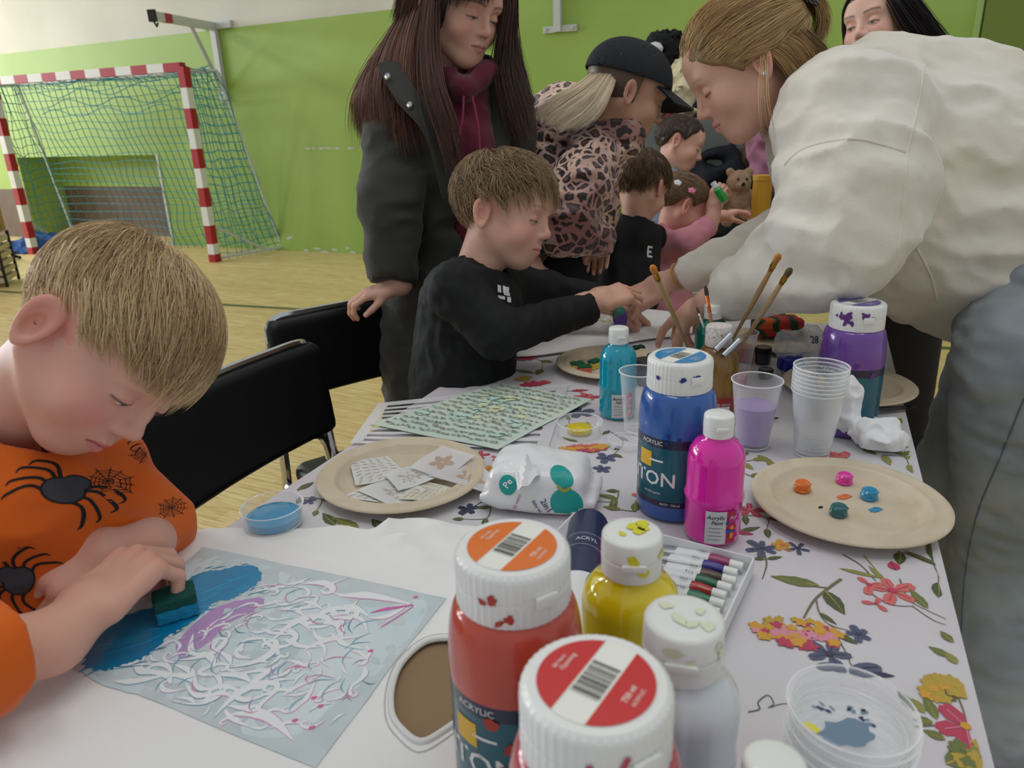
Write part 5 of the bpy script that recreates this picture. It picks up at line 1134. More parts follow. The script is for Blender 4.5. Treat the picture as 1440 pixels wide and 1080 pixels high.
# ------------------------------------------------------------------ far table, coats and other things behind
def far_table():
    P = [W(905, 420, .62), W(1100, 400, .62), W(1075, 318, .62), W(985, 330, .62)]; c = sum(P)/4*A(1, 1, 0); t = thing('low_table', 'low table with green and white sheets at which the small children stand', 'table', c)
    b = MB(); V = [(p[0], p[1], .595) for p in P]+[(p[0], p[1], .62) for p in P]; b.add(V, [(3, 2, 1, 0), (4, 5, 6, 7), (0, 1, 5, 4), (1, 2, 6, 5), (2, 3, 7, 6), (3, 0, 4, 7)]); b.build('tabletop', mat('grey_white_table', '#b9c0bd', rough=.5), t, smooth=False, org=c)
    for p in P:
        q = p*.9+c*.1; b = MB(); b.tube([(q[0], q[1], 0), (q[0], q[1], .6)], .02, 8); b.build('leg', mat('grey_steel', '#6f7275', rough=.4, metal=.8), t, org=c)
    for k, (pts, col, lb) in enumerate([([(928, 402), (985, 398), (990, 372), (945, 376)], '#2e9a3a', 'bright green sheet of paper at the front of the low table'), ([(948, 372), (1000, 368), (1008, 350), (965, 354)], '#dfe8ee', 'white sheet of paper on the low table'), ([(975, 360), (1020, 356), (1022, 345), (985, 347)], '#1f6a44', 'dark green sheet of paper behind the white one on the low table')]):
        Q = [W(x, y, .622+.0012*k) for x, y in pts]; c_ = sum(Q)/4; b = MB(); V = [q-c_ for q in Q]+[q-c_+A(0, 0, .001) for q in Q]; b.add(V, [(3, 2, 1, 0), (4, 5, 6, 7), (0, 1, 5, 4), (1, 2, 6, 5), (2, 3, 7, 6), (3, 0, 4, 7)]); o = b.build('paper_sheet', mat('paper'+col[1:], col, rough=.7), smooth=False); o.location = c_; tag(o, lb, 'paper')
    c = W(1017, 344, .622); t = thing('red_cup', 'red square cup of markers on the low table', 'cup', c); b = MB(); R_ = rot_z(.3); b.box(A(0, 0, .035), (.075, .075, .07), R=R_, bev=.006); b.build('cup', mat('red_plastic', '#b21f2a', rough=.35), t)
    c = W(1048, 344, .622); b = MB(); b.box(A(0, 0, .055), (.10, .07, .11), R=rot_z(.2), bev=.004); o = b.build('yellow_box', mat('yellow_card', '#c9a23a', rough=.6)); o.location = c; tag(o, 'mustard yellow box standing behind the red cup', 'box')
    for (x, y, lb) in ((1030, 338, 'small white bottle behind the red cup'),):
        c = W(x, y, .622); b = MB(); b.lathe([(0, 0), (.016, 0), (.017, .004), (.017, .08), (.010, .09), (.010, .105), (0, .106)], (0, 0, 0), 20); o = b.build('white_bottle', plastic_soft); o.location = c; tag(o, lb, 'bottle')
plastic_soft = mat('soft_white_plastic', '#dfe2e2', rough=.4)
far_table()
# green bottle held up by the girl
c = D(1011, 270, 2.31); R_ = basis(cdir(-.55, .8, .1)); b = MB(); b.lathe([(0, -.034), (.012, -.034), (.0135, -.030), (.0135, .008), (.008, .015), (.008, .017)], (0, 0, 0), 20, R=R_, mi=0); b.lathe([(.007, .016), (.009, .017), (.009, .036), (0, .037)], (0, 0, 0), 20, R=R_, mi=1); o = b.build('green_bottle', [mat('green_liquid', '#1f9a35', rough=.2, coat=.5), plastic_soft]); o.location = c; tag(o, 'small green paint bottle with white cap held up by the girl in pink', 'bottle')
# teddy bear
c = D(1035, 284, 2.75); f = U_(ell((0, 0, 0), (.055, .05, .06)), ell((.0, -.02, .075), (.045, .042, .042)), ell((-.035, -.02, .11), (.016, .012, .016)), ell((.035, -.02, .11), (.016, .012, .016)), ell((0, -.060, .066), (.018, .014, .014)), cone((-.04, -.02, .03), (-.075, -.05, .0), .018), cone((.04, -.02, .03), (.08, -.05, .01), .018), cone((-.03, -.02, -.04), (-.05, -.07, -.06), .022), cone((.03, -.02, -.04), (.05, -.07, -.06), .022), k=.01)
V, Fs = surface(lambda P: f(P)-.003*vnoise(P, 120, 3), (-.12, -.12, -.1), (.12, .08, .14), .005); o = thing('teddy_bear', 'small beige teddy bear sitting behind the girl in pink', 'toy', c-A(0, 0, .085)); q = mesh('body', V+A(0, 0, .085), Fs, mat('beige_plush', '#9c7f63', rough=.95, bump=(300, .6, .003)), o)
b = MB()
for x in (-.016, .016): b.lathe([(0, .004), (.004, .002), (.005, 0)], A(x, -.060, .172), 10, R=basis(A(0, -1, .1)))
b.lathe([(0, .006), (.006, .003), (.008, 0)], A(0, -.073, .155), 10, R=basis(A(0, -1, .1))); b.build('eyes_and_nose', mat('black_rubber'), o)
# bench under the coats, clothes rail, coats
def lump(name, label, cat, pts, rs, col, amp=.012, sc=10, k=.05, h=.014, rough=.9, flat=None, extra=None):
    P = [D(*q) for q in pts]; c = P[-1].copy(); c[2] = min(p[2] for p in P); prims = [cone(P[i], P[i+1], rs[i], rs[i+1]) for i in range(len(P)-1)]
    f = U_(*prims, k=k) if len(prims) > 1 else prims[0]; f = noisy(f, amp, sc, 3, A(0, 0, 1), 1.8); lo, hi = bbox_pts(P, max(rs)+.06); V, Fs = surface(f, lo, hi, h); o = mesh(name, V, Fs, mat(name+'_cloth', col, rough=rough, bump=(120, .3, .003)), None, True, None, c); o.location = c; return tag(o, label, cat)
RD = 3.45
pole0, pole1 = D(905, 95, RD+.1), D(1130, 120, RD-.35); rk = thing('clothes_rack', 'clothes rack with a wooden shelf behind the far table', 'clothes rack', (pole0+pole1)/2*A(1, 1, 0)); org = (pole0+pole1)/2*A(1, 1, 0)
b = MB(); b.tube([pole0, pole1], .016, 8); b.build('rail', mat('grey_steel'), rk, org=org)
for q in (pole0, pole1): b = MB(); b.tube([q*A(1, 1, 0), q+A(0, 0, .1)], .018, 8); b.build('post', mat('grey_steel'), rk, org=org)
d_ = nrm((pole1-pole0)*A(1, 1, 0)); R_ = np.stack([d_, np.cross(A(0, 0, 1), d_), A(0, 0, 1)], 1); b = MB(); b.box((pole0+pole1)/2+A(0, 0, .06), (np.linalg.norm(pole1-pole0), .30, .03), R=R_); b.build('shelf', mat('brown_wood', '#6d5136', rough=.5), rk, smooth=False, org=org)
lump('fur_hat', 'black fluffy hat with a white patch on the shelf of the clothes rack', 'hat', [(928, 74, RD-.1), (945, 72, RD-.12)], [.075, .07], '#101012', .03, 30)
c = D(921, 68, RD-.2); b = MB(); b.lathe([(0, -.03), (.03, -.02), (.038, 0), (.025, .02), (0, .028)], (0, 0, 0), 12); o = b.build('pompom', mat('white_fur', '#d8dadb', rough=.9, bump=(90, 1, .01))); o.location = c; tag(o, 'white pompom beside the black fluffy hat', 'pompom')
lump('cream_jacket', 'cream jacket bundled on the clothes rack, left of the blonde woman', 'jacket', [(972, 118, RD-.25), (968, 160, RD-.28), (985, 195, RD-.3)], [.10, .11, .08], '#c7bd9c', .03, 14)
lump('green_coat', 'dark green coat hanging left of the girl with the bun', 'coat', [(910, 135, RD), (908, 190, RD), (905, 240, RD)], [.085, .10, .10], '#1d4a34', .02, 9)
lump('pale_yellow_towel', 'pale yellow cloth hanging at the left end of the clothes rack', 'cloth', [(893, 150, RD-.02), (890, 240, RD)], [.030, .045], '#cfd2a0', .006, 9)
lump('navy_coat', 'dark navy coat hanging behind the low table', 'coat', [(1020, 130, RD-.3), (1025, 190, RD-.33), (1018, 260, RD-.35), (1012, 340, RD-.3)], [.13, .16, .16, .17], '#12161f', .025, 8)
lump('black_coat', 'black coat with a dark hood hanging next to the navy one', 'coat', [(985, 190, RD-.2), (1000, 250, RD-.25), (1045, 330, RD-.4)], [.10, .14, .16], '#0d0e11', .02, 8)
lump('brown_coat', 'brown coat between the navy coat and the pink jacket', 'coat', [(1062, 160, RD-.45), (1058, 230, RD-.45), (1056, 320, RD-.4)], [.07, .08, .09], '#4a3b2a', .02, 9)
lump('pink_jacket', 'pink jacket hanging behind the blonde woman', 'jacket', [(1098, 150, RD-.6), (1094, 190, RD-.62), (1090, 232, RD-.62)], [.09, .10, .085], '#a9708a', .02, 9)
c = D(983, 240, 3.05); b = MB(); Rb = rot_z(-.4); t = thing('grey_bench', 'grey padded bench back behind the girl with the bun', 'bench', c*A(1, 1, 0)); b.box(A(0, 0, c[2]), (.46, .08, .42), R=Rb, bev=.03); b.build('backrest', mat('grey_vinyl', '#5f6562', rough=.5), t); b = MB(); b.box(A(0, 0, c[2]-.24), (.48, .10, .03), R=Rb, bev=.01); b.build('trim', mat('grey_dark', '#3c403e', rough=.5), t)
for s in (-.2, .2): b = MB(); v = Rb@A(s, 0, 0); b.tube([(v[0], v[1], 0), (v[0], v[1], c[2]-.2)], .015, 8); b.build('leg', mat('grey_steel'), t)
c0, c1_ = W(1062, 420, 0), 0; p = D(1072, 262, 2.35); b = MB(); b.tube([p*A(1, 1, 0), p+A(0, 0, .03)], .030, 20); b.tube([p+A(0, 0, .02), p+A(0, 0, .035)], .032, 20); o = b.build('yellow_post', mat('yellow_post', '#c9952b', rough=.5), org=p*A(1, 1, 0)); o.location = p*A(1, 1, 0); tag(o, 'mustard yellow round post under the pink jacket', 'post')
# ------------------------------------------------------------------ table and cloth
Ra, Rb_ = W(1387, 1080), W(1270, 587); La, Lb = W(386, 703), W(667, 516)
rdv = nrm(Rb_-Ra); ldv = nrm(Lb-La)
TC = (Ra+La)/2; TU = nrm(rdv+ldv); TV = A(TU[1], -TU[0], 0)   # TU along the table (away), TV to the right
far = W(900, 438); uF = float((far-Ra)@TU); uN = -1.15
def edgeR(u): p = Ra+rdv*(u/(rdv@TU)); return p
def edgeL(u): t = (u-((La-Ra)@TU))/(ldv@TU); return La+ldv*t
def tpt(u, v): a, b = edgeL(u), edgeR(u); return a*(1-v)+b*v
def sn(x, y, s=0): return .5*(math.sin(x*1.3+1.7*math.sin(y*.9+s)+s*2.1)*math.cos(y*1.1+1.3*math.sin(x*.7-s))+.6*math.sin(2.3*x-1.9*y+s+math.sin(y*1.7)))
def bump_z(x, y): return .0014*sn(x*14, y*14, 1)+.0007*sn(x*37, y*33, 3)
def table():
    org = tpt((uN+uF)/2, .5)*A(1, 1, 0); t = thing('folding_table', 'long table under the flowered cloth, only its shape showing', 'table', org)
    wood = mat('table_board', '#b9a88c', rough=.5); b = MB(); V = []
    for z in (TZ-.030, TZ-.006):
        for (u, v) in ((uN+.02, .02), (uN+.02, .98), (uF-.02, .98), (uF-.02, .02)): p = tpt(u, v); V.append((p[0], p[1], z))
    b.add(V, [(3, 2, 1, 0), (4, 5, 6, 7), (0, 1, 5, 4), (1, 2, 6, 5), (2, 3, 7, 6), (3, 0, 4, 7)]); b.build('tabletop', wood, t, smooth=False, org=org)
    for (u, v) in ((uN+.25, .12), (uN+.25, .88), (uF-.25, .12), (uF-.25, .88)):
        p = tpt(u, v); b = MB(); b.tube([(p[0], p[1], 0), (p[0], p[1], TZ-.03)], .016, 10); b.build('leg', mat('grey_steel', '#6f7275', rough=.4, metal=.8), t, org=org)
table()
# colours of the print
PC = [('cloth_ground', '#cfcccf'), ('print_leaf', '#6b7442'), ('print_leaf_dark', '#4d5a3a'), ('print_olive', '#8a8a4c'), ('print_crimson', '#b8415a'), ('print_coral', '#cf6a66'), ('print_gold', '#cf9a3a'), ('print_mustard', '#b79a40'), ('print_slate', '#565b74'), ('print_slate_dark', '#3c3f54'), ('print_pink', '#d68aa0'), ('print_stem', '#6f6a4a'), ('print_blush', '#e3cdd6')]
GR, LF, LD, OL, CR_, CO, GO, MU, SL, SD, PK, ST, BLU = range(13)
ART = []
rdm = random.Random(11)
def px(x, y): p = W(x, y); return (p[0], p[1])
def T2(c, a, s, pts): c_, s_ = math.cos(a), math.sin(a); return [(c[0]+s*(x*c_-y*s_), c[1]+s*(x*s_+y*c_)) for x, y in pts]
def leaf(c, a, L, w, mi=LF, vein=True):
    n = 8; top = [(L*k/n, w*math.sin(math.pi*(k/n)**.8)*(1+.12*(k % 2))) for k in range(n+1)]; bot = [(L*k/n, -w*math.sin(math.pi*(k/n)**.8)*(1+.12*((k+1) % 2))) for k in range(n, -1, -1)]
    ART.append((T2(c, a, 1, top[:-1]+bot[:-1]), mi, 1))
    if vein: ART.append((stroke(T2(c, a, 1, [(0, 0), (L*.5, w*.1), (L*.95, 0)]), [w*.18, w*.10, w*.04], 3), MU if mi in (LF, LD, OL) else SD, 2))
def stem(pts, w=.0016, mi=ST): ART.append((stroke(pts, [w*1.2, w, w*.6], 5), mi, 0))
def flower(c, a, r, mi, n=5, ctr=GO, wd=.38, stp=None):
    for k in range(n):
        b = a+6.283*k/n+rdm.uniform(-.15, .15); L = r*rdm.uniform(.8, 1.1)
        ART.append((T2(c, b, L, [(.08, -.05), (.45, -wd*.8), (.85, -wd*.7), (1, -.08), (.93, .0), (1, .1), (.85, wd*.7), (.45, wd*.8), (.08, .05)]), mi, 1+k % 2))
        ART.append((stroke(T2(c, b, L, [(.15, 0), (.75, .02)]), r*.035, 2), {CR_: PK, CO: CR_, SL: SD, PK: CR_, GO: CO}.get(mi, SD), 4))
    ART.append((disc2(c[0], c[1], r*.16, r*.16, 9), ctr, 5))
def cluster(c, a, L, w, mix=(CR_, GO, PK, GO, CR_, MU), n=46):
    for k in range(n):
        t = rdm.random(); q = rdm.uniform(-1, 1)*math.sqrt(max(0, 1-(2*t-1)**2)); p = T2(c, a, 1, [(L*(t-.5), w*q)])[0]
        flower_small(p, rdm.uniform(0, 6), rdm.uniform(.0045, .0075), mix[min(len(mix)-1, int((q+1)/2*len(mix)))] if rdm.random() < .7 else rdm.choice(mix), 3+k % 4)
def flower_small(c, a, r, mi, lv):
    pts = []
    for k in range(20): ang = a+6.283*k/20; rr = r*(.55+.45*abs(math.cos(ang*2.5))); pts.append((c[0]+rr*math.cos(ang), c[1]+rr*math.sin(ang)))
    ART.append((pts, mi, lv))
def bud(c, a, r): ART.append((T2(c, a, r, disc2(0, 0, 1, .55, 12)), SL, 1)); ART.append((stroke(T2(c, a, r, [(-.8, 0), (0, .15), (.8, 0)]), r*.1, 3), SD, 2))
def berries(c, a, s):
    for k in range(11): b = a+rdm.uniform(-.9, .9); d = s*rdm.uniform(.6, 1); e = (c[0]+d*math.cos(b), c[1]+d*math.sin(b)); stem([c, e], .0009); ART.append((disc2(e[0], e[1], s*.11, s*.10, 10), GO if k % 3 else MU, 2))
def ang(p, q): return math.atan2(q[1]-p[1], q[0]-p[0])
def branch(p, q, n=5, ll=.022, mi=LF, curve=.02):
    a = ang(p, q); m = ((p[0]+q[0])/2-math.sin(a)*curve, (p[1]+q[1])/2+math.cos(a)*curve); stem([p, m, q])
    P = spline([(*p, 0), (*m, 0), (*q, 0)], 8)
    for k in range(n): c = P[1+int((len(P)-3)*k/max(1, n-1))]; leaf((c[0], c[1]), a+(.7 if k % 2 else -.7), ll*rdm.uniform(.7, 1.2), ll*.2, mi)
# --- motifs that can be seen, right front part of the cloth
def motif_main():
    # large spray: branch with two leaves and the crimson-gold cluster
    stem([px(1183, 815), px(1165, 828), px(1145, 845), px(1130, 870)], .003); stem([px(1165, 828), px(1150, 826), px(1140, 824)], .002)
    leaf(px(1152, 824), ang(px(1152, 824), px(1096, 813)), .050, .008, LF); leaf(px(1160, 832), ang(px(1160, 832), px(1190, 868)), .040, .008, LD)
    cluster(px(1120, 890), ang(px(1070, 885), px(1175, 895)), .078, .022, n=80)
    stem([px(1148, 845), px(1152, 862), px(1165, 878), px(1195, 888)], .0014); stem([px(1165, 878), px(1182, 890)], .0012); leaf(px(1178, 892), ang(px(1178, 892), px(1197, 902)), .020, .004, LD); leaf(px(1152, 862), ang(px(1152, 862), px(1175, 878)), .022, .003, LD)
    flower(px(1207, 893), .4, .014, SL, 5, SD); flower(px(1166, 921), 2.2, .024, SL, 5, SD, .3); stem([px(1178, 895), px(1180, 910), px(1176, 922)], .0012); stem([px(1176, 893), px(1190, 920), px(1200, 945)], .0012)
    bud(px(1217, 943), .2, .016); bud(px(1163, 938), 0, .010); leaf(px(1225, 948), -.2, .02, .003, SD)
    # coral flower and its leaves
    flower(px(1255, 832), .3, .028, CO, 5, CR_, .3); flower(px(1222, 823), 2.0, .018, CO, 3, CR_, .3); flower(px(1232, 850), 3.0, .013, CO, 3, CR_, .3); leaf(px(1260, 803), ang(px(1268, 818), px(1258, 800)), .018, .006, CR_)
    stem([px(1265, 815), px(1275, 840), px(1290, 852), px(1330, 872)], .0014); stem([px(1220, 832), px(1250, 850), px(1285, 853)], .0014); stem([px(1282, 852), px(1310, 872), px(1330, 880)], .0012)
    leaf(px(1305, 857), ang(px(1305, 857), px(1280, 830)), .035, .005, LF); leaf(px(1180, 800), ang(px(1170, 799), px(1210, 808)), .045, .0035, OL)
    stem([px(1185, 780), px(1210, 795), px(1232, 818)], .0016, LD); stem([px(1215, 782), px(1240, 812)], .0014, OL); leaf(px(1245, 818), ang(px(1245, 818), px(1225, 800)), .03, .003, OL)
    branch(px(1262, 776), px(1320, 822), 3, .03, LD); leaf(px(1308, 763), ang(px(1308, 763), px(1318, 800)), .05, .006, LD); leaf(px(1270, 775), ang(px(1270, 775), px(1305, 790)), .05, .004, LD)
    # mustard berries, pink flower, leaves at the right edge
    for e in range(3): berries(px(1345, 980+e*3), 1.0+e*.7, .020)
    cluster(px(1338, 966), ang(px(1306, 962), px(1360, 975)), .042, .009, (MU, GO, MU), 34); cluster(px(1312, 978), .4, .016, .010, (MU, GO), 14)
    stem([px(1345, 975), px(1355, 1000), px(1362, 1030)], .0014); flower(px(1358, 1022), .6, .026, CR_, 5, GO, .42); stem([px(1285, 1022), px(1320, 1020), px(1352, 1028), px(1378, 1060)], .0014)
    for (a_, b_, m) in (((1318, 1012), (1298, 975), LF), ((1300, 1003), (1282, 982), OL), ((1286, 1000), (1262, 970), LD), ((1312, 1015), (1284, 1012), LF), ((1330, 1040), (1297, 1026), LF), ((1335, 925), (1305, 910), LF), ((1340, 905), (1322, 888), LF), ((1345, 935), (1330, 918), OL)):
        leaf(px(*a_), ang(px(*a_), px(*b_)), math.dist(px(*a_), px(*b_)), .0045, m)
    leaf(px(1330, 1075), ang(px(1330, 1075), px(1360, 1068)), .035, .010, LF); cluster(px(1368, 1062), .5, .03, .012, (OL, MU, LF), 20)
    stem([px(1052, 1002), px(1068, 998), px(1066, 988), px(1080, 978), px(1088, 990), px(1080, 996), px(1100, 990), px(1112, 992), px(1118, 1002)], .0010, LD)
    # front of the right plate
    flower(px(1072, 772), 1.2, .020, SL, 6, SD, .28); stem([px(1075, 780), px(1078, 795), px(1072, 815)], .0016, LD); leaf(px(1078, 787), .2, .02, .003, LD); leaf(px(1076, 787), 3.0, .016, .003, LD); flower(px(1100, 768), .2, .013, GO, 5, CO); flower(px(1122, 772), .8, .016, SL, 5, SD, .25)
    leaf(px(1040, 748), .3, .03, .004, LD); leaf(px(1060, 752), 2.8, .03, .004, CR_); flower(px(1055, 718), 1.3, .02, CR_, 5, CO, .3); branch(px(1045, 725), px(1078, 745), 3, .02, LD)
    # beside and behind the bottles
    branch(px(1040, 650), px(1095, 660), 4, .028, OL); branch(px(1060, 672), px(1045, 640), 3, .02, LF); leaf(px(1065, 640), ang(px(1065, 640), px(1092, 655)), .035, .006, OL)
    stem([px(1120, 620), px(1160, 640), px(1200, 650)], .0012); cluster(px(1172, 642), .3, .045, .010, (CO, CR_, CO), 24); branch(px(1210, 630), px(1270, 640), 4, .03, LF); cluster(px(1262, 592), .3, .03, .012, (OL, MU), 18); branch(px(1225, 610), px(1268, 622), 3, .03, OL); branch(px(1240, 640), px(1278, 655), 3, .03, OL)
    # left middle: between plate, packet and dishes
    cluster(px(820, 632), .1, .075, .013, (CR_, GO, GO, CO), 60); flower(px(852, 645), .6, .018, SL, 5, SD); flower(px(846, 660), 1.6, .014, SL, 5, SD); branch(px(855, 605), px(862, 640), 4, .02, LD)
    leaf(px(812, 622), 2.4, .03, .005, LF); flower(px(674, 640), .2, .016, CR_, 5, CO, .3); flower(px(700, 645), 1.2, .013, CO, 5, MU, .3); branch(px(830, 600), px(800, 590), 3, .02, LF)
    branch(px(895, 720), px(868, 700), 4, .026, LF); flower(px(905, 700), 1, .02, CO, 4, CR_, .3); branch(px(870, 690), px(830, 705), 3, .024, LD)
    # top left: by the sponge plate
    cluster(px(752, 540), .2, .055, .012, (CR_, CR_, CO), 46); cluster(px(737, 533), .5, .03, .012, (GO, MU), 20); branch(px(785, 552), px(830, 560), 4, .03, CR_); flower(px(822, 558), .5, .022, CO, 5, CR_, .3); flower(px(815, 580), .5, .03, SL, 5, SD)
    branch(px(660, 520), px(712, 512), 4, .04, LD); cluster(px(680, 520), .1, .05, .014, (CO, GO, CR_), 34); cluster(px(740, 505), .1, .04, .010, (CR_, CO), 24); branch(px(735, 500), px(762, 520), 3, .04, LF); branch(px(650, 535), px(690, 528), 4, .04, SD); leaf(px(752, 525), 2.6, .05, .008, LF); branch(px(690, 500), px(720, 508), 3, .04, LF)
    # left: around the left plate
    branch(px(545, 745), px(470, 738), 5, .035, LD); leaf(px(505, 742), ang(px(505, 742), px(470, 730)), .05, .007, LF); leaf(px(500, 738), ang(px(500, 738), px(476, 742)), .04, .006, OL); branch(px(420, 690), px(440, 655), 4, .028, LD); flower(px(435, 705), .3, .012, SL, 5, SD); branch(px(420, 700), px(445, 720), 3, .02, LF)
    flower(px(658, 716), .2, .016, SD, 5, SD); stem([px(650, 725), px(668, 712), px(690, 700)], .0015, SD); branch(px(690, 712), px(650, 730), 3, .02, LD); bud(px(430, 670), .3, .010); flower(px(690, 660), .6, .012, GO, 5, CO)
motif_main()
# the same kinds of sprays over the parts the photo hides
def scatter():
    for k in range(26):
        u = rdm.uniform(uN+.1, uF-.1); v = rdm.uniform(.06, .95); p = tpt(u, v); x, y, _ = projpx((p[0], p[1], TZ))
        if projpx((p[0], p[1], TZ))[2] > .1 and -50 < x < 1440 and 440 < y < 1080: continue
        c = (p[0], p[1]); a = rdm.uniform(0, 6); q = (c[0]+.12*math.cos(a), c[1]+.12*math.sin(a)); branch(c, q, 5, .03); 
        rdm.choice([lambda: cluster(c, a, .07, .02), lambda: flower(c, a, .025, CR_), lambda: flower(c, a, .022, SL, 5, SD), lambda: flower(c, a, .025, CO)])()
scatter()
def tablecloth():
    nu, nv = 90, 36; V = []; Fs = []; prof = [(-.0, 0)]
    hang = [.0, .004, .02, .06, .14, .24]; hz = [0, .001, .010, .05, .13, .24]
    us = np.linspace(uN, uF, nu)
    cols_ = []
    for i, u in enumerate(us):
        row = []
        a, b_ = edgeL(u), edgeR(u); n = nrm(b_-a)
        for k in range(len(hz)-1, 0, -1):
            wv = .012*math.sin(u*17+k*.3)*hz[k]*4; row.append(a-n*(.006+.03*hz[k]+wv*.5+.004*min(1, k))+A(0, 0, -hz[k]))
        for k in range(nv+1): p = tpt(u, k/nv); row.append(p+A(0, 0, bump_z(p[0], p[1])))
        for k in range(1, len(hz)):
            wv = .012*math.sin(u*15+1+k*.2)*hz[k]*4; row.append(b_+n*(.006+.03*hz[k]+wv*.5)+A(0, 0, -hz[k]))
        V += row; m = len(row)
    for i in range(nu-1):
        for k in range(m-1): q = i*m+k; Fs.append((q, q+1, q+m+1, q+m))
    # far and near ends hang too
    for (i, sgn) in ((nu-1, 1), (0, -1)):
        prev = list(range(i*m+5, i*m+5+nv+1))
        for h_ in hz[1:]:
            cur = []
            for k in range(nv+1): p = np.array(V[i*m+5+k]); cur.append(len(V)); V.append(p+TU*sgn*(.006+.03*h_+.01*math.sin(k*1.1)*h_*4)+A(0, 0, -h_))
            for k in range(nv): Fs.append((prev[k], prev[k+1], cur[k+1], cur[k])[::sgn])
            prev = cur
    M = [0]*len(Fs); V = [tuple(v) for v in V]
    eL = lambda x, y: ((A(x, y, 0)-La*A(1, 1, 0))@A(ldv[1], -ldv[0], 0)) > .002 and ((A(x, y, 0)-Ra*A(1, 1, 0))@A(rdv[1], -rdv[0], 0)) < -.002
    for poly, mi, lv in ART:
        if not all(eL(*p) for p in poly): 
            poly = [p for p in poly if eL(*p)]
            if len(poly) < 3: continue
        t = tessellate_polygon([[Vector((p[0], p[1], 0)) for p in poly]]); b = len(V)
        for p in poly: V.append((p[0], p[1], TZ+bump_z(p[0], p[1])+.0007+.00013*lv))
        for q in t:
            a_, b_, c_ = [A(*V[b+i]) for i in q]; Fs.append(tuple(b+i for i in (q if np.cross(b_-a_, c_-a_)[2] > 0 else q[::-1]))); M.append(mi)
    ms = []
    for k, (n_, c_) in enumerate(PC):
        if k == 0: ms.append(mat(n_, c_, rough=.42, var=('#cdc0c8', 5, .45, .75), spec=.35, bump=(40, .15, .002)))
        else: ms.append(mat(n_, c_, rough=.45, var=('#ffffff' if False else PC[k][1], 40), bump=(300, .1, .001)))
    org = tpt(.3, .5)*A(1, 1, 0)+A(0, 0, TZ); o = mesh('tablecloth', np.array(V), Fs, ms, None, True, M, org); o.location = org
    o.data.set_sharp_from_angle(angle=math.radians(40)); tag(o, 'white tablecloth printed with crimson, gold and slate flowers, draped over the long table', 'tablecloth')
tablecloth()
# ------------------------------------------------------------------ sheets (t-shirts, stencils) laid on the cloth
from mathutils.geometry import delaunay_2d_cdt
def sheet_mesh(outline, hole=None, res=.012, zf=lambda x, y: 0, thick=.0015):
    P = [Vector(p) for p in outline]; n = len(P); E = [(i, (i+1) % n) for i in range(n)]; H = hole or []; P += [Vector(p) for p in H]; E += [(n+i, n+(i+1) % len(H)) for i in range(len(H))]
    def inside(x, y, poly):
        c = False; j = len(poly)-1
        for i in range(len(poly)):
            xi, yi = poly[i]; xj, yj = poly[j]
            if (yi > y) != (yj > y) and x < (xj-xi)*(y-yi)/(yj-yi+1e-12)+xi: c = not c
            j = i
        return c
    xs = [p[0] for p in outline]; ys = [p[1] for p in outline]
    x = min(xs)
    while x < max(xs):
        y = min(ys)
        while y < max(ys):
            xx, yy = x+rdm.uniform(-.2, .2)*res, y+rdm.uniform(-.2, .2)*res
            if inside(xx, yy, outline) and not (H and inside(xx, yy, H)): P.append(Vector((xx, yy)))
            y += res
        x += res
    v, e, f, *_ = delaunay_2d_cdt(P, E, [], 0, 1e-6); v2 = [(p.x, p.y) for p in v]; F2 = []
    for t in f:
        cx = sum(v2[i][0] for i in t)/len(t); cy = sum(v2[i][1] for i in t)/len(t)
        if inside(cx, cy, outline) and not (H and inside(cx, cy, H)):
            a_, b_, c_ = [v2[i] for i in t[:3]]; F2.append(list(t) if (b_[0]-a_[0])*(c_[1]-a_[1])-(b_[1]-a_[1])*(c_[0]-a_[0]) > 0 else list(t)[::-1])
    V = [(a, b, zf(a, b)+thick) for a, b in v2]+[(a, b, zf(a, b)) for a, b in v2]; N = len(v2)
    Fs = F2+[[i+N for i in q[::-1]] for q in F2]; from collections import Counter
    ec = Counter()
    for q in F2:
        for i in range(len(q)): ec[(q[i], q[(i+1) % len(q)])] += 1
    for (a, b) in list(ec):
        if (b, a) not in ec: Fs.append([b, a, a+N, b+N])
    return V, Fs
def smooth_closed(pts, n=5):
    P = [A(p[0], p[1], 0) for p in pts]; m = len(P); out = []
    for i in range(m):
        p0, p1, p2, p3 = P[i-1], P[i], P[(i+1) % m], P[(i+2) % m]
        for k in range(n): t = k/n; q = .5*((2*p1)+(-p0+p2)*t+(2*p0-5*p1+4*p2-p3)*t*t+(-p0+3*p1-3*p2+p3)*t**3); out.append((q[0], q[1]))
    return out
def zc(x, y): return TZ+bump_z(x, y)+.0022
def segd(x, y, pts):
    d = 1e9; ax, ay = pts[0]
    for bx, by in pts[1:]:
        dx, dy = bx-ax, by-ay; t = ((x-ax)*dx+(y-ay)*dy)/(dx*dx+dy*dy+1e-12); t = 0 if t < 0 else 1 if t > 1 else t
        e = (x-ax-dx*t)**2+(y-ay-dy*t)**2; ax, ay = bx, by
        if e < d: d = e
    return math.sqrt(d)
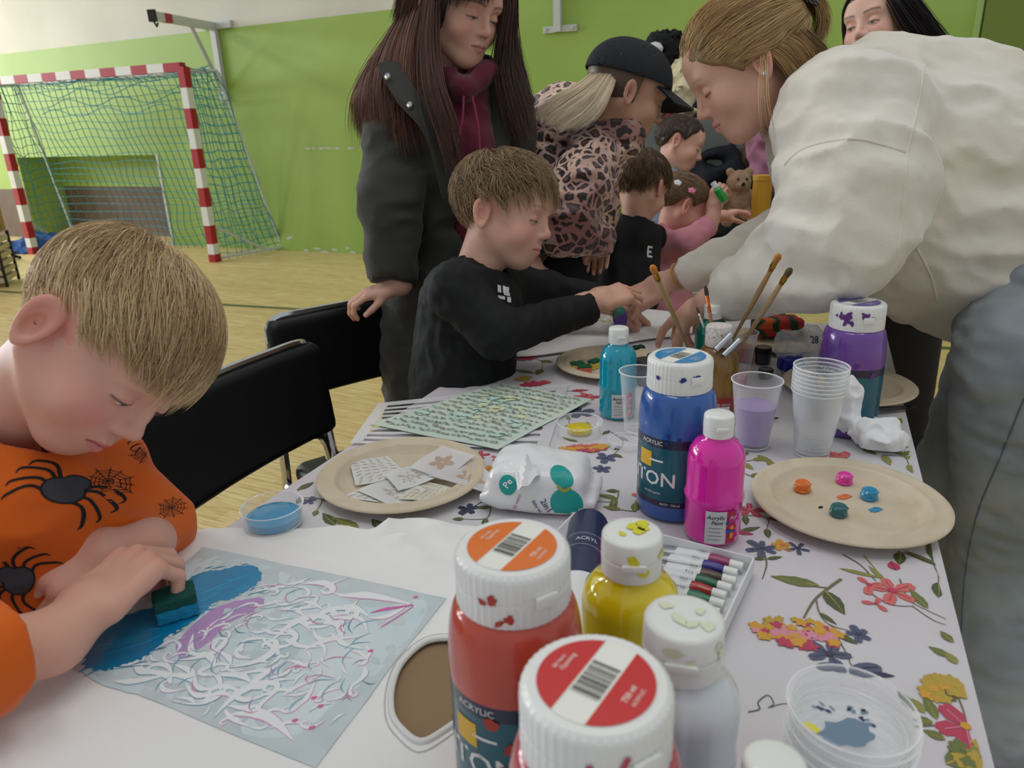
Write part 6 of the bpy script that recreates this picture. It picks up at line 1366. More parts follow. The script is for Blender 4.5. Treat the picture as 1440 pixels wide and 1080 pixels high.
def tshirt():
    outl = smooth_closed([px(180, 786), px(260, 752), px(350, 746), px(430, 748), px(480, 742), px(520, 748), px(560, 735), px(600, 738), px(650, 742), px(700, 752), px(735, 800), px(730, 900), px(690, 1000), px(700, 1120), px(600, 1180), px(300, 1240), px(60, 1200), px(-60, 1080), px(-40, 960), px(60, 850)], 4)
    hole = smooth_closed([px(640, 908), px(600, 912), px(568, 940), px(553, 975), px(552, 1012), px(565, 1035), px(592, 1055), px(625, 1040), px(660, 1010), px(690, 960), px(680, 920)], 4)
    ridges = [([px(x, y) for x, y in r], h, w) for r, h, w in [([(540, 752), (560, 742), (590, 742), (615, 745)], .010, .010), ([(560, 768), (600, 752), (640, 752), (690, 758)], .006, .010), ([(545, 745), (555, 760), (600, 790)], .007, .008), ([(430, 790), (520, 805), (600, 815)], .002, .012), ([(0, 1010), (150, 1010), (330, 1090)], .002, .008), ([(620, 760), (640, 790)], .004, .012), ([(250, 765), (330, 770), (420, 765)], .002, .015)]]
    def zf(x, y):
        z = zc(x, y)+.0018*max(0, sn(x*22, y*13, 5))
        for r, h, w in ridges: d = segd(x, y, r); z += h*math.exp(-(d/w)**2)
        dh = segd(x, y, hole+[hole[0]]); z += .0035*math.exp(-(dh/.012)**2); return z
    global SHZ; SHZ = zf
    V, Fs = sheet_mesh(outl, hole, .011, zf, .0016); m = mat('white_cotton', '#e9e8e6', rough=.85, sheen=.15, bump=(500, .15, .001)); org = W(300, 950)
    o = mesh('t_shirt', np.array(V), Fs, m, None, True, None, org); o.location = org; o.data.set_sharp_from_angle(angle=math.radians(50)); tag(o, 'white t-shirt lying flat on the table in front of the boy in orange', 't-shirt')
    b = MB(); b.tube([A(p[0], p[1], zf(*p)+.002) for p in hole], .0028, 8, closed=True); b.build('neckband', mat('white_rib', '#dededc', rough=.9, bump=(300, .5, .001)), o, org=org)
    q = [A(p[0], p[1], 0) for p in hole]; c = sum(q)/len(q); b = MB(); b.tube([A(*(c+(p-c)*1.14)[:2], zf(*(c+(p-c)*1.14)[:2])+.0016) for p in q], .0007, 5, closed=True); b.build('neck_stitching', mat('stitch_grey', '#bdbdbb', rough=.9), o, org=org)
    # cardboard inside the shirt
    cb = [px(560, 1080), px(545, 960), px(580, 900), px(700, 880), px(720, 1000), px(660, 1090)]; b = MB(); V = [(p[0], p[1], TZ+.0012) for p in cb]+[(p[0], p[1], TZ+.0030) for p in cb]; n = len(cb)
    b.add(V, [tuple(range(n))[::-1], tuple(range(n, 2*n))]+[(i, (i+1) % n, n+(i+1) % n, n+i) for i in range(n)]); o = b.build('cardboard_sheet', mat('cardboard', '#8f7659', rough=.85, bump=(90, .3, .001)), smooth=False); 
    # orient faces
    import bmesh
    bm = bmesh.new(); bm.from_mesh(o.data); bmesh.ops.recalc_face_normals(bm, faces=bm.faces[:]); bm.to_mesh(o.data); bm.free()
    tag(o, 'brown cardboard sheet showing through the neck opening of the white t-shirt', 'cardboard')
tshirt()
def swirl(c, a, s, hook=1, w=.16):
    """flame/scroll shape outline centre line"""
    pts = [(-1, -.2*hook), (-.5, .12*hook), (0, .28*hook), (.45, .18*hook), (.72, -.12*hook), (.52, -.34*hook), (.28, -.22*hook), (.36, -.06*hook)]
    return stroke(T2(c, a, s, pts), [0, s*w*.8, s*w*1.5, s*w*1.3, s*w, s*w*.7, s*w*.4, 0], 5)
def flame(c, a, s, w=.16, bend=.3):
    return stroke(T2(c, a, s, [(-1, 0), (-.4, bend*.5), (.2, bend*.3), (1, -bend*.4)]), [s*w*.2, s*w*1.6, s*w*1.2, 0], 5)
def painting():
    """stencil on the t-shirt; local frame: x to the right along the table front, y away"""
    c00, c10, c11, c01 = [A(*px(*q), 0) for q in ((85, 938), (445, 1086), (628, 846), (286, 775))]
    def uv(u, v): p = c00*(1-u)*(1-v)+c10*u*(1-v)+c11*u*v+c01*(1-u)*v; return (p[0], p[1])
    def puv(x, y):   # pixel -> world xy
        return px(x, y)
    zf = lambda x, y: SHZ(x, y)+.0022
    quad = [uv(u, 0) for u in np.linspace(0, 1, 12)[:-1]]+[uv(1, v) for v in np.linspace(0, 1, 12)[:-1]]+[uv(u, 1) for u in np.linspace(1, 0, 12)[:-1]]+[uv(0, v) for v in np.linspace(1, 0, 12)[:-1]]
    V, Fs = sheet_mesh(quad, None, .014, zf, .0004); M = [0]*len(Fs)
    def put(poly, mi, lv):
        nonlocal V, Fs, M
        if lv >= 4 and lv != 10 and not all(inq(*p) for p in poly): return
        xs_ = [p[0] for p in poly]
        if max(xs_)-min(xs_) > .05:
            v_, f_ = sheet_mesh(poly, None, .010, lambda x, y: zf(x, y)+.0003+.00005*lv, .0001); b = len(V); V += v_; Fs += [[i+b for i in q] for q in f_]; M += [mi]*len(f_); return
        t = tessellate_polygon([[Vector((p[0], p[1], 0)) for p in poly]]); b = len(V)
        V += [(p[0], p[1], zf(*p)+.0004+.00005*lv) for p in poly]
        for q in t:
            a_, b_, c_ = [A(*V[b+i]) for i in q]; Fs.append([b+i for i in (q if np.cross(b_-a_, c_-a_)[2] > 0 else q[::-1])]); M.append(mi)
    def inq(x, y):
        s_ = 0
        for a_, b_ in ((c00, c10), (c10, c11), (c11, c01), (c01, c00)):
            cr = (b_[0]-a_[0])*(y-a_[1])-(b_[1]-a_[1])*(x-a_[0]); s_ += 1 if cr > 0 else -1
        return abs(s_) == 4
    WH, BL, LB, LI, PI, DB, PA = 1, 2, 3, 4, 5, 6, 7
    r = random.Random(5)
    # washes of colour
    def wash(pts, mi, lv, j=.004):
        q = smooth_closed([puv(*p) for p in pts], 6); put([(x+r.uniform(-j, j)*.5, y+r.uniform(-j, j)*.5) for x, y in q], mi, lv)
    wash([(250, 800), (340, 790), (440, 830), (480, 870), (440, 950), (330, 1000), (200, 985), (120, 950), (160, 880)], PA, 0, .002)
    wash([(420, 830), (520, 860), (600, 850), (560, 930), (480, 990), (420, 1040), (340, 1030), (420, 940)], PA, 1, .002)
    wash([(255, 905), (300, 862), (360, 845), (370, 858), (320, 885), (300, 905), (262, 935), (250, 925)], LI, 2, .002)
    # paper-white cut-outs with coloured rims (the revealed picture)
    def cut_out(c, a, s, kind, rim, hook=1, w=.17, bend=.3):
        f_ = (lambda k: swirl(c, a, s, hook, w*k)) if kind == 's' else (lambda k: flame(c, a, s, w*k, bend))
        put(f_(1.18), rim, 4); put([(x-.0004, y+.0005) for x, y in f_(1.0)], WH, 5)
    def angp(x0, y0, x1, y1): p, q = puv(x0, y0), puv(x1, y1); return ((p[0]+q[0])/2, (p[1]+q[1])/2), ang(p, q), math.dist(p, q)/2
    for (x0, y0, x1, y1, k, rim, h) in [(380, 905, 470, 868, 's', LB, 1), (372, 840, 440, 822, 'f', LB, 1), (400, 868, 455, 845, 's', LB, -1), (430, 885, 495, 858, 's', DB, 1), (455, 838, 490, 818, 'f', LB, 1), (360, 865, 410, 850, 'f', LB, 1), (480, 900, 500, 850, 'f', DB, 1),
                                         (250, 940, 330, 905, 's', DB, -1), (150, 950, 225, 940, 'f', DB, 1), (165, 965, 240, 958, 'f', LB, -1), (190, 985, 290, 985, 's', DB, 1), (245, 1000, 330, 975, 's', DB, -1), (300, 1010, 400, 960, 's', LB, 1), (270, 960, 330, 940, 's', LB, 1), (330, 950, 400, 905, 's', DB, -1),
                                         (340, 925, 352, 900, 'f', LB, 1), (220, 920, 262, 902, 'f', LI, 1), (235, 935, 270, 925, 's', LI, 1), (350, 975, 410, 930, 'f', LB, 1), (285, 900, 330, 882, 's', LI, 1), (295, 915, 318, 905, 'f', LI, -1), (320, 880, 350, 868, 'f', LI, 1), (330, 1012, 420, 1040, 'f', PI, 1), (318, 1005, 350, 1030, 'f', PI, -1),
                                         (400, 985, 445, 960, 'f', PI, 1), (420, 950, 452, 935, 's', PI, 1), (480, 845, 580, 852, 'f', PI, 1), (520, 875, 582, 855, 'f', PI, -1), (430, 920, 510, 898, 'f', PI, 1), (405, 935, 445, 950, 'f', LI, 1), (395, 885, 440, 880, 'f', LB, 1), (370, 890, 420, 900, 'f', LI, -1), (455, 905, 490, 890, 's', LB, -1),
                                         (360, 1015, 392, 975, 'f', PI, 1), (420, 1000, 447, 965, 'f', PI, -1), (278, 1030, 300, 1002, 'f', LB, 1), (300, 955, 315, 985, 'f', DB, 1), (425, 860, 460, 858, 'f', DB, -1), (285, 1015, 300, 995, 'f', LB, -1), (355, 830, 390, 838, 'f', LB, 1), (410, 830, 440, 845, 's', LB, 1), (465, 870, 500, 875, 's', LB, 1)]:
        c, a, L = angp(x0, y0, x1, y1); cut_out(c, a, L*1.05, k, rim, h, r.uniform(.13, .20), r.uniform(.2, .5)*h)
    C0 = (368, 922)
    for ring in range(6):
        n = 7+ring*5
        for k in range(n):
            th = 6.283*k/n+ring*.7; rr = (.16+.17*ring)*r.uniform(.9, 1.1); X = C0[0]+185*rr*math.cos(th)+30*rr*math.sin(th); Y = C0[1]+100*rr*math.sin(th)
            if 560*(X-120)/400+760 < 0 or Y > 1040 or Y < 818 or X > 520 or (X < 345 and Y < 900-.35*(X-200)): continue
            ta = th+1.25+r.uniform(-.3, .3); L = r.uniform(13, 26); x1, y1 = X+L*math.cos(ta)*1.5, Y+L*math.sin(ta)*.75; c, a, Lm = angp(X-L*math.cos(ta), Y-L*math.sin(ta)*.6, x1, y1)
            rim = (LB, DB, LB, LI)[k % 4] if Y < 985 and X < 440 else (PI, LI, LB)[k % 3]; cut_out(c, a, Lm*.95, 's' if k % 3 == 0 else 'f', rim, 1 if k % 2 else -1, r.uniform(.16, .26), r.uniform(.3, .7)*(1 if k % 2 else -1))
    # thin printed strokes
    for k in range(70):
        x, y = r.uniform(230, 520), r.uniform(830, 1010)
        if (x-370)**2/170**2+(y-920)**2/100**2 > 1: continue
        c = puv(x, y); a = r.uniform(0, 3.1); L = r.uniform(.006, .016); put(stroke(T2(c, a, L, [(-1, 0), (-.2, .35), (1, 0)]), [0, .0016, 0], 4), r.choice([LB, DB, LI, PI, LB]), 8)
    for (x, y) in ((416, 1020), (443, 988), (522, 922), (585, 845), (440, 1030), (452, 1000)): p = puv(x, y); put(disc2(p[0], p[1], .003, .002, 9, 0, .2, 1), 8, 9)
    # pink accents on the horn tips
    put(stroke([puv(*q) for q in ((522, 868), (545, 862), (582, 856))], [.001, .005, .002], 5), 8, 9); put(stroke([puv(*q) for q in ((536, 888), (556, 875), (582, 858))], [.001, .002, .001], 5), 8, 9)
    # blue paint
    q = [(118, 925), (130, 905), (150, 880), (200, 865), (240, 850), (262, 825), (285, 812), (310, 808), (352, 801), (370, 815), (352, 832), (330, 845), (300, 855), (272, 880), (240, 900), (215, 925), (180, 940), (150, 950), (125, 945)]
    P = smooth_closed([puv(*p) for p in q], 8); P = [(x+r.uniform(-.0022, .0022), y+r.uniform(-.0022, .0022)) for x, y in P]; put(P, BL, 10)
    for k in range(34):
        t = r.random(); x = 150+200*t+r.uniform(-12, 12); y = 925-110*t+r.uniform(-18, 18); c = puv(x, y); put(stroke(T2(c, r.uniform(.2, 1.0), r.uniform(.008, .02), [(-1, 0), (0, .1), (1, 0)]), [0, .0018, 0], 3), 9, 11)
    for k in range(26):
        i = r.randrange(len(P)); x, y = P[i]; c = (x+r.uniform(-.006, .006), y+r.uniform(-.006, .006)); put(stroke(T2(c, r.uniform(.3, 1.1), r.uniform(.004, .010), [(-1, 0), (0, .1), (1, 0)]), [0, .0022, 0], 3), BL, 10)
    ms = [mat('stencil_film', '#cfd8da', rough=.3, var=('#c3d0d4', 30), alpha=.92), mat('print_paper_white', '#e6e8ea', rough=.6), mat('wet_blue_paint', '#0a86b5', rough=.22, var=('#0c78a8', 25), bump=(60, .5, .002), coat=.3), mat('print_pale_blue', '#74a9bb', rough=.5), mat('print_lilac', '#b591c2', rough=.5), mat('print_rose', '#d088b2', rough=.5), mat('print_slate_blue', '#558a9f', rough=.5),
          mat('print_wash', '#c3d5da', rough=.5, var=('#d6dfe2', 14)), mat('print_magenta', '#cf6aa8', rough=.5), mat('blue_streak', '#1d9cc9', rough=.2)]
    org = W(330, 920); o = mesh('stencil_sheet', np.array(V), Fs, ms, None, False, M, org); o.location = org; tag(o, 'large stencil film with swirling pattern, half in wet blue paint, on the t-shirt', 'stencil')
painting()
# ------------------------------------------------------------------ lettering
def text_shape(s, size=1.0, bold=0):
    cu = bpy.data.curves.new('t', 'FONT'); cu.body = s; cu.size = size; cu.resolution_u = 2; cu.align_x = 'CENTER'; cu.align_y = 'CENTER'
    if bold: cu.offset = bold*size
    o = bpy.data.objects.new('t', cu); COL.objects.link(o); dg = bpy.context.evaluated_depsgraph_get(); me = o.evaluated_get(dg).to_mesh()
    V = [tuple(v.co) for v in me.vertices]; Fs = [tuple(f.vertices) for f in me.polygons]; o.evaluated_get(dg).to_mesh_clear(); bpy.data.objects.remove(o); bpy.data.curves.remove(cu)
    return V, Fs
def put_text(mb, s, size, fn, mi=0, bold=0, slant=0, at=(0, 0), rot=0):
    V, Fs = text_shape(s, size, bold); c_, s_ = math.cos(rot), math.sin(rot); out = []
    for v in V: x = v[0]+slant*v[1]; y = v[1]; x, y = x*c_-y*s_, x*s_+y*c_; out.append(fn(at[0]+x, at[1]+y))
    mb.add(out, Fs, mi)
def cyl(c, r, a0, z0, lift=.0004):
    """maps (x,y) in metres onto a vertical cylinder of radius r, x=0 facing angle a0"""
    rr = r+lift
    return lambda x, y: (c[0]+rr*math.cos(a0+x/rr), c[1]+rr*math.sin(a0+x/rr), c[2]+z0+y)
def patch(mb, fn, x0, x1, y0, y1, mi, n=10, m=1):
    V = [fn(x0+(x1-x0)*i/n, y0+(y1-y0)*k/m) for i in range(n+1) for k in range(m+1)]; mb.add(V, [(i*(m+1)+k, (i+1)*(m+1)+k, (i+1)*(m+1)+k+1, i*(m+1)+k+1) for i in range(n) for k in range(m)], mi)
def camang(c): return math.atan2(-c[1], -c[0])
plastic_w = mat('white_plastic', '#e4e4e0', rough=.35, bump=(25, .05, .002), coat=.2)
splat_r = random.Random(8)
def splats(mb, fn, n, xr, yr, s, mi):
    for _ in range(n):
        x, y = splat_r.uniform(*xr), splat_r.uniform(*yr); q = disc2(x, y, s*splat_r.uniform(.4, 1.3), s*splat_r.uniform(.4, 1), 12, splat_r.uniform(0, 3), .3, splat_r.random()); 
        V = [fn(*p) for p in q]; mb.add(V, [tuple(range(len(V)))], mi)
# ------------------------------------------------------------------ big paint bottles
def big_bottle(top, zt, name, label, paint, paint_rgh, capcol, text='TRITON', ang=0, stain='#2c3c8c', h=.205, wrap='#0c5b6b', stains=2, group='large ribbed-cap paint bottles'):
    c = W(top[0], top[1], zt); c[2] = TZ+.001; hh = zt-c[2]; t = thing(name, label, 'paint bottle', c, 0, group); a0 = camang(c)+ang
    R0 = .0475; body = mat(paint[0], paint[1], rough=.22, sss=.0, coat=.5, bump=(18, .10, .004), var=(paint[2], 14))
    bands = mat('navy_band', '#1c1c3e', rough=.3, coat=.4); wr = mat('teal_wrap', wrap, rough=.28, coat=.4, var=('#0a4c63', 10)); whl = mat('label_white', '#e6e6e2', rough=.4); yl = mat('label_yellow', '#e0b02c', rough=.4)
    b = MB(); zs = hh-.040
    prof = [(0, .001), (.040, 0), (.0455, .003), (R0, .010), (R0, .022), (R0, .030), (R0, .100), (R0, .112), (R0, .118)]+[(R0-.0085*(1-math.cos(q))-.0*q, .118+(zs-.118)*math.sin(q)) for q in np.linspace(.1, 1.45, 9)]+[(.036, zs+.003), (.034, zs+.004)]
    mis = [0]*3+[0, 1, 2, 1]+[0]*(len(prof)-7); b.lathe(prof, (0, 0, 0), 56, mis=mis)
    f = cyl((0, 0, 0), R0, a0, 0)
    put_text(b, text, .026, cyl((0, 0, 0), R0, a0-1.05+.0, .058), 3, .01); put_text(b, 'ACRYLIC', .0075, cyl((0, 0, 0), R0, a0-.75, .106), 3); patch(b, cyl((0, 0, 0), R0, a0-.95, .083), -.010, .010, -.010, .010, 4); put_text(b, 'acrylic paint', .005, cyl((0, 0, 0), R0, a0-.7, .040), 3); put_text(b, 'MATT · 750 ml', .004, cyl((0, 0, 0), R0, a0-.2, .026), 3)
    patch(b, cyl((0, 0, 0), R0, a0-.62, .083), -.010, .010, -.0012, .0012, 3); splats(b, cyl((0, 0, 0), R0, a0, 0, .0007), 4, (-.03, .04), (.05, .12), .005, 5)
    b.build('bottle', [body, bands, wr, whl, yl, mat('dried_paint_'+name+paint[0], stain, rough=.5)], t)
    # ribbed flip cap
    b = MB(); r0 = .0385; rf = lambda r, z, a: r+(.0005 if (int(a/(2*math.pi)*48*4+.5) % 4) == 0 else 0)*(1 if r > .037 else 0)
    b.lathe([(.0350, zs+.002), (r0, zs+.002), (r0+.0004, zs+.004), (r0, zs+.0185), (r0-.0006, zs+.019), (r0-.0006, zs+.020), (r0, zs+.0205), (r0, hh-.005), (r0-.0010, hh-.002), (r0-.0035, hh), (0, hh)], (0, 0, 0), 192, rfun=rf)
    fc = cyl((0, 0, 0), r0, a0+.25, zs+.019); patch(b, fc, -.009, .009, -.006, .004, 0, 6); b.box((math.cos(a0+.45)*(r0+.0015), math.sin(a0+.45)*(r0+.0015), zs+.020), (.003, .016, .009), R=rot_z(a0+.45), bev=.001)
    splats(b, cyl((0, 0, 0), r0, a0, zs+.018, .0009), stains, (-.035, .035), (-.012, .012), .0035, 1); splats(b, cyl((0, 0, 0), r0, a0, zs+.024, .0009), stains, (-.03, .02), (-.004, .004), .005, 1)
    b.build('cap', [plastic_w, mat('dried_paint_'+name+paint[0])], t)
    # disc label
    b = MB(); la = a0+math.pi/2-.68; ca, sa = math.cos(la), math.sin(la); F = lambda x, y, l=0: (x*ca-y*sa, x*sa+y*ca, hh+.0003+l); rl = .0300
    b.add([F(*p) for p in disc2(0, 0, rl, rl, 48)], [tuple(range(48))], 0)
    for s in (1, -1):
        pts = []; w = .0092
        for q in np.linspace(math.asin(w/rl), math.pi-math.asin(w/rl), 24): pts.append((rl*math.sin(q)*s*0+s*rl*math.sin(q), rl*math.cos(q)))
        pts = [(s*max(w, abs(x)), y) for x, y in pts]; V = [F(x, y, .0002) for x, y in pts]; b.add(V, [tuple(range(len(V)))[::-s]], 1)
    x = -.0075; rr = random.Random(3)
    for k in range(19):
        wd = rr.choice([.0003, .0005, .0008]); y = -.0125+k*.00135*1.0; V = [F(-.0078, y, .0003), F(.0078, y, .0003), F(.0078, y+wd, .0003), F(-.0078, y+wd, .0003)]; b.add(V, [(0, 1, 2, 3)], 2)
    put_text(b, 'Opening', .004, lambda x, y: F(x-.0185, y+.004, .0004), 0, rot=1.57); put_text(b, 'lift here', .0035, lambda x, y: F(x-.0225, y+.002, .0004), 0, rot=1.57); put_text(b, '750 ml', .0045, lambda x, y: F(x+.0185, y, .0004), 0, .01, rot=1.57); put_text(b, 'ACRYLIC', .0032, lambda x, y: F(x+.0235, y, .0004), 0, rot=1.57)
    b.build('cap_label', [mat('label_paper', '#e8e6dc', rough=.4), mat('cap_disc_'+paint[0], capcol, rough=.35, coat=.3), mat('ink_black', '#1a1a1a', rough=.5)], t, smooth=False)
    return t
big_bottle((957, 500), .955, 'paint_bottle', 'large blue paint bottle with a blue disc on its white ribbed cap, mid-table', ('cobalt_paint', '#2d5ea6', '#2a56a0'), .2, '#1c7fb8', ang=.1, stain='#1f2f80')
big_bottle((720, 767), .957, 'paint_bottle', 'large salmon-red paint bottle with an orange disc on its white cap', ('salmon_paint', '#c14a35', '#b64431'), .2, '#e0701d', ang=.1, stain='#b03a2a', wrap='#0d4d55')
big_bottle((838, 957), .957, 'paint_bottle', 'large paint bottle with a red disc on its white cap, nearest the camera', ('crimson_paint', '#b84a50', '#a83a46'), .2, '#c41f1f', ang=.2, stain='#b5475a')
big_bottle((1208, 424), .957, 'paint_bottle', 'large purple paint bottle with purple smears on its white cap', ('violet_paint', '#76479c', '#5f3a8a'), .2, '#5a4a9a', ang=.0, stain='#5e2f78', stains=8)
# ------------------------------------------------------------------ small and medium bottles
def bottle(base, name, label, col, h=.155, R0=.031, capr=.0163, caph=.026, lab=True, ang=0, topxy=None, squash=1, smear=None, cat='paint bottle', group='small acrylic paint bottles'):
    if topxy: c = W(topxy[0], topxy[1], TZ+h); c[2] = TZ+.001
    else: c = W(*base); c[2] = TZ+.001
    t = thing(name, label, cat, c, 0, group); a0 = camang(c)+ang; bm_ = mat(col[0], col[1], rough=.12, coat=.7, bump=(22, .12, .004), sss=.0)
    zs = h-caph; b = MB(); wz = .42*zs
    prof = [(0, .001), (R0*.80, 0), (R0*.96, .004), (R0, .012), (R0*.985, wz-.004), (R0*1.045, wz), (R0*1.045, wz+.004), (R0*.985, wz+.009), (R0*.99, zs-.030), (R0*.93, zs-.018), (R0*.74, zs-.008), (capr*.95, zs-.003), (capr*.95, zs+.002)]
    rf = (lambda r, z, a: r*(1+squash*.0)) if squash == 1 else (lambda r, z, a: r*(1-.13*math.exp(-((z-.6*zs)/.03)**2)*max(0, math.cos(a-a0+.3))**2-.10*math.exp(-((z-.35*zs)/.02)**2)*max(0, math.cos(a-a0-.9))**2))
    b.lathe(sum([[(p[0], p[1])] for p in prof], []), (0, 0, 0), 48, rfun=rf); o = b.build('bottle', bm_, t, auto=60)
    b = MB(); b.lathe([(capr*.9, zs), (capr, zs), (capr*1.02, zs+caph*.42), (capr*.975, zs+caph*.44), (capr*.975, zs+caph*.48), (capr*1.02, zs+caph*.5), (capr*1.0, h-.003), (capr*.95, h-.001), (capr*.8, h), (0, h-.0005)], (0, 0, 0), 40)
    b.box((math.cos(a0)*(capr+.001), math.sin(a0)*(capr+.001), zs+caph*.45), (.003, capr*.8, caph*.16), R=rot_z(a0), bev=.0008); ms = [plastic_w]
    if smear: ms.append(mat('smear_'+smear[1:], smear, rough=.3, coat=.4)); F = lambda x, y: (x, y, h+.0006); splats(b, F, 5, (-capr*.5, capr*.5), (-capr*.5, capr*.5), capr*.22, 1); splats(b, cyl((0, 0, 0), capr, a0+.5, zs+caph*.6, .0010), 4, (-capr, capr), (-caph*.3, caph*.3), capr*.22, 1)
    b.build('cap', ms, t, auto=50)
    if lab:
        b = MB(); f = lambda l, a=a0: cyl((0, 0, 0), R0*1.0, a, wz*.52, l); patch(b, f(.0005), -.0175, .0065, -wz*.40, wz*.36, 0); patch(b, f(.0005), .0065, .0200, -wz*.40, wz*.36, 1)
        put_text(b, 'Acrylic', .0075, f(.0009), 2, .012, .2, at=(-.0055, wz*.22)); put_text(b, 'Paint', .0068, f(.0009), 2, .012, .2, at=(-.0040, wz*.10)); 
        for k in range(4): patch(b, f(.0009), -.0140, .0020-.002*(k % 2), wz*(-.03-.09*k), wz*(-.03-.09*k)+.0005, 2, 4)
        rr = random.Random(2)
        for k in range(9): x, y = rr.uniform(.009, .018), rr.uniform(-wz*.36, wz*.2); q = disc2(x, y, .0028, .004, 8, rr.random()*3, .4, k); V = [f(.0009+.0001*k)(*p) for p in q]; b.add(V, [tuple(range(8))], 3+k % 3)
        put_text(b, 'Acr', .0065, f(.0019), 0, .012, .2, at=(.0150, wz*.22)); b.build('label', [mat('label_silver', '#c9c9cc', rough=.4), mat('label_red', '#b01c4c', rough=.4), mat('ink_black'), mat('dab_orange', '#e08a2a'), mat('dab_blue', '#2a4a9a'), mat('dab_magenta', '#c02a80')], t, smooth=True, auto=None)
    return t
bottle((868, 584), 'paint_bottle', 'small turquoise acrylic paint bottle with white cap, beside the sponge plate', ('turquoise_paint', '#0c95ac'), ang=.25)
bottle((1000, 752), 'paint_bottle', 'small bright pink acrylic paint bottle with white cap, in front of the blue bottle', ('magenta_paint', '#dc1fa0'), h=.157, R0=.033, capr=.0168, ang=.3)
bottle(None, 'paint_bottle', 'medium yellow paint bottle with yellow smears on its white cap', ('yellow_paint', '#dcc40a'), topxy=(889, 748), h=.17, R0=.040, capr=.0235, caph=.034, lab=False, squash=.8, smear='#d8d21a', ang=.1)
bottle(None, 'paint_bottle', 'medium pale white paint bottle with white cap, right of the red-disc bottle', ('white_paint_bottle', '#cfd3d6'), topxy=(962, 868), h=.17, R0=.040, capr=.0255, caph=.036, lab=False, squash=.8, smear='#d9dcc0')
bottle(None, 'paint_bottle', 'white round bottle cap at the bottom edge beside the stack of clear dishes', ('lilac_paint', '#b9a8c8'), topxy=(1090, 1072), h=.150, R0=.031, capr=.0165, lab=False)
bottle(None, 'paint_bottle', 'small dark green paint bottle with white cap, behind the gold bottle', ('green_paint_bottle', '#0b5d4e'), topxy=(1004, 428), h=.152, R0=.031, capr=.0163, lab=False)
# gold bottle with a crusted white cap
def gold():
    c = W(1003, 592); c[2] = TZ+.001; t = thing('paint_bottle', 'gold paint bottle with a paint-crusted white cap, right behind the blue bottle', 'paint bottle', c); a0 = camang(c)
    b = MB(); R0 = .034; b.lathe([(0, .001), (R0*.85, 0), (R0, .006), (R0, .030), (R0, .052), (R0*1.02, .054), (R0*1.0, .058), (R0*.95, .075), (R0, .090), (R0*.96, .112), (R0*.72, .126), (.019, .130), (.019, .134)], (0, 0, 0), 48, mis=[0, 0, 0, 1]+[0]*8); put_text(b, 'GOLD 250 ml', .006, cyl((0, 0, 0), R0, a0+.3, .040), 2); patch(b, cyl((0, 0, 0), R0, a0+.3, .036, .0003), -.014, .016, -.008, .0005, 2)
    b.build('bottle', [mat('gold_paint', '#8f6a2c', rough=.25, coat=.5, var=('#6e4d1e', 18), bump=(20, .3, .004)), mat('label_red2', '#a5342c', rough=.4), mat('label_white')], t)
    b = MB(); b.lathe([(.018, .130), (.0205, .131), (.0205, .160), (.019, .163), (0, .163)], (0, 0, 0), 96, rfun=lambda r, z, a: r+(.0005 if int(a*15.3) % 2 and r > .02 else 0)); splats(b, cyl((0, 0, 0), .0205, a0, .146, .0009), 4, (-.03, .03), (-.010, .012), .0022, 1)
    b.build('cap', [mat('crusted_white', '#d4cfc9', rough=.8, bump=(260, 1, .003), var=('#b59a92', 160, .5, .75)), mat('dull_rose_paint', '#a5766f', rough=.6)], t)
gold()
# ------------------------------------------------------------------ plates
pulp = mat('pulp_paper', '#cdbfa8', rough=.8, bump=(350, .3, .001), var=('#c3b499', 22))
def plate(cx, cy, R0, label, tilt=None, z=None):
    c = W(cx, cy, z or TZ+.004); c[2] = z or TZ+.0035; t = thing('paper_plate', label, 'plate', c, 0, 'beige pulp-paper plates')
    b = MB(); R_ = np.eye(3) if tilt is None else basis(nrm(tilt))
    pr = [(0, .0012), (R0*.68, .0012), (R0*.725, .0024), (R0*.775, .0125), (R0*.80, .0142), (R0*.835, .0138), (R0*.85, .0128), (R0*.94, .0150), (R0*.985, .0150), (R0, .0135), (R0, .0120), (R0*.975, .0125), (R0*.93, .0130), (R0*.81, .0108), (R0*.77, .0092), (R0*.70, .0005), (R0*.66, 0), (0, 0)]
    b.lathe(pr, (0, 0, 0), 72, R=R_); o = b.build('plate', pulp, t, auto=60); return c, t
pR, tR = plate(1191, 712, .1165, 'beige paper plate with five dabs of paint, right of the pink bottle')
pL, tL = plate(566, 674, .118, 'beige paper plate heaped with small white stencils, left of the wipes')
pS, tS = plate(858, 516, .110, 'beige paper plate with little cut sponges, behind the turquoise bottle')
pW, tW = plate(1095, 484, .100, 'beige paper plate under the red and green sponge, by the plastic bag')
pP, tP = plate(1192, 548, .112, 'beige paper plate tucked behind the purple bottle at the table edge')
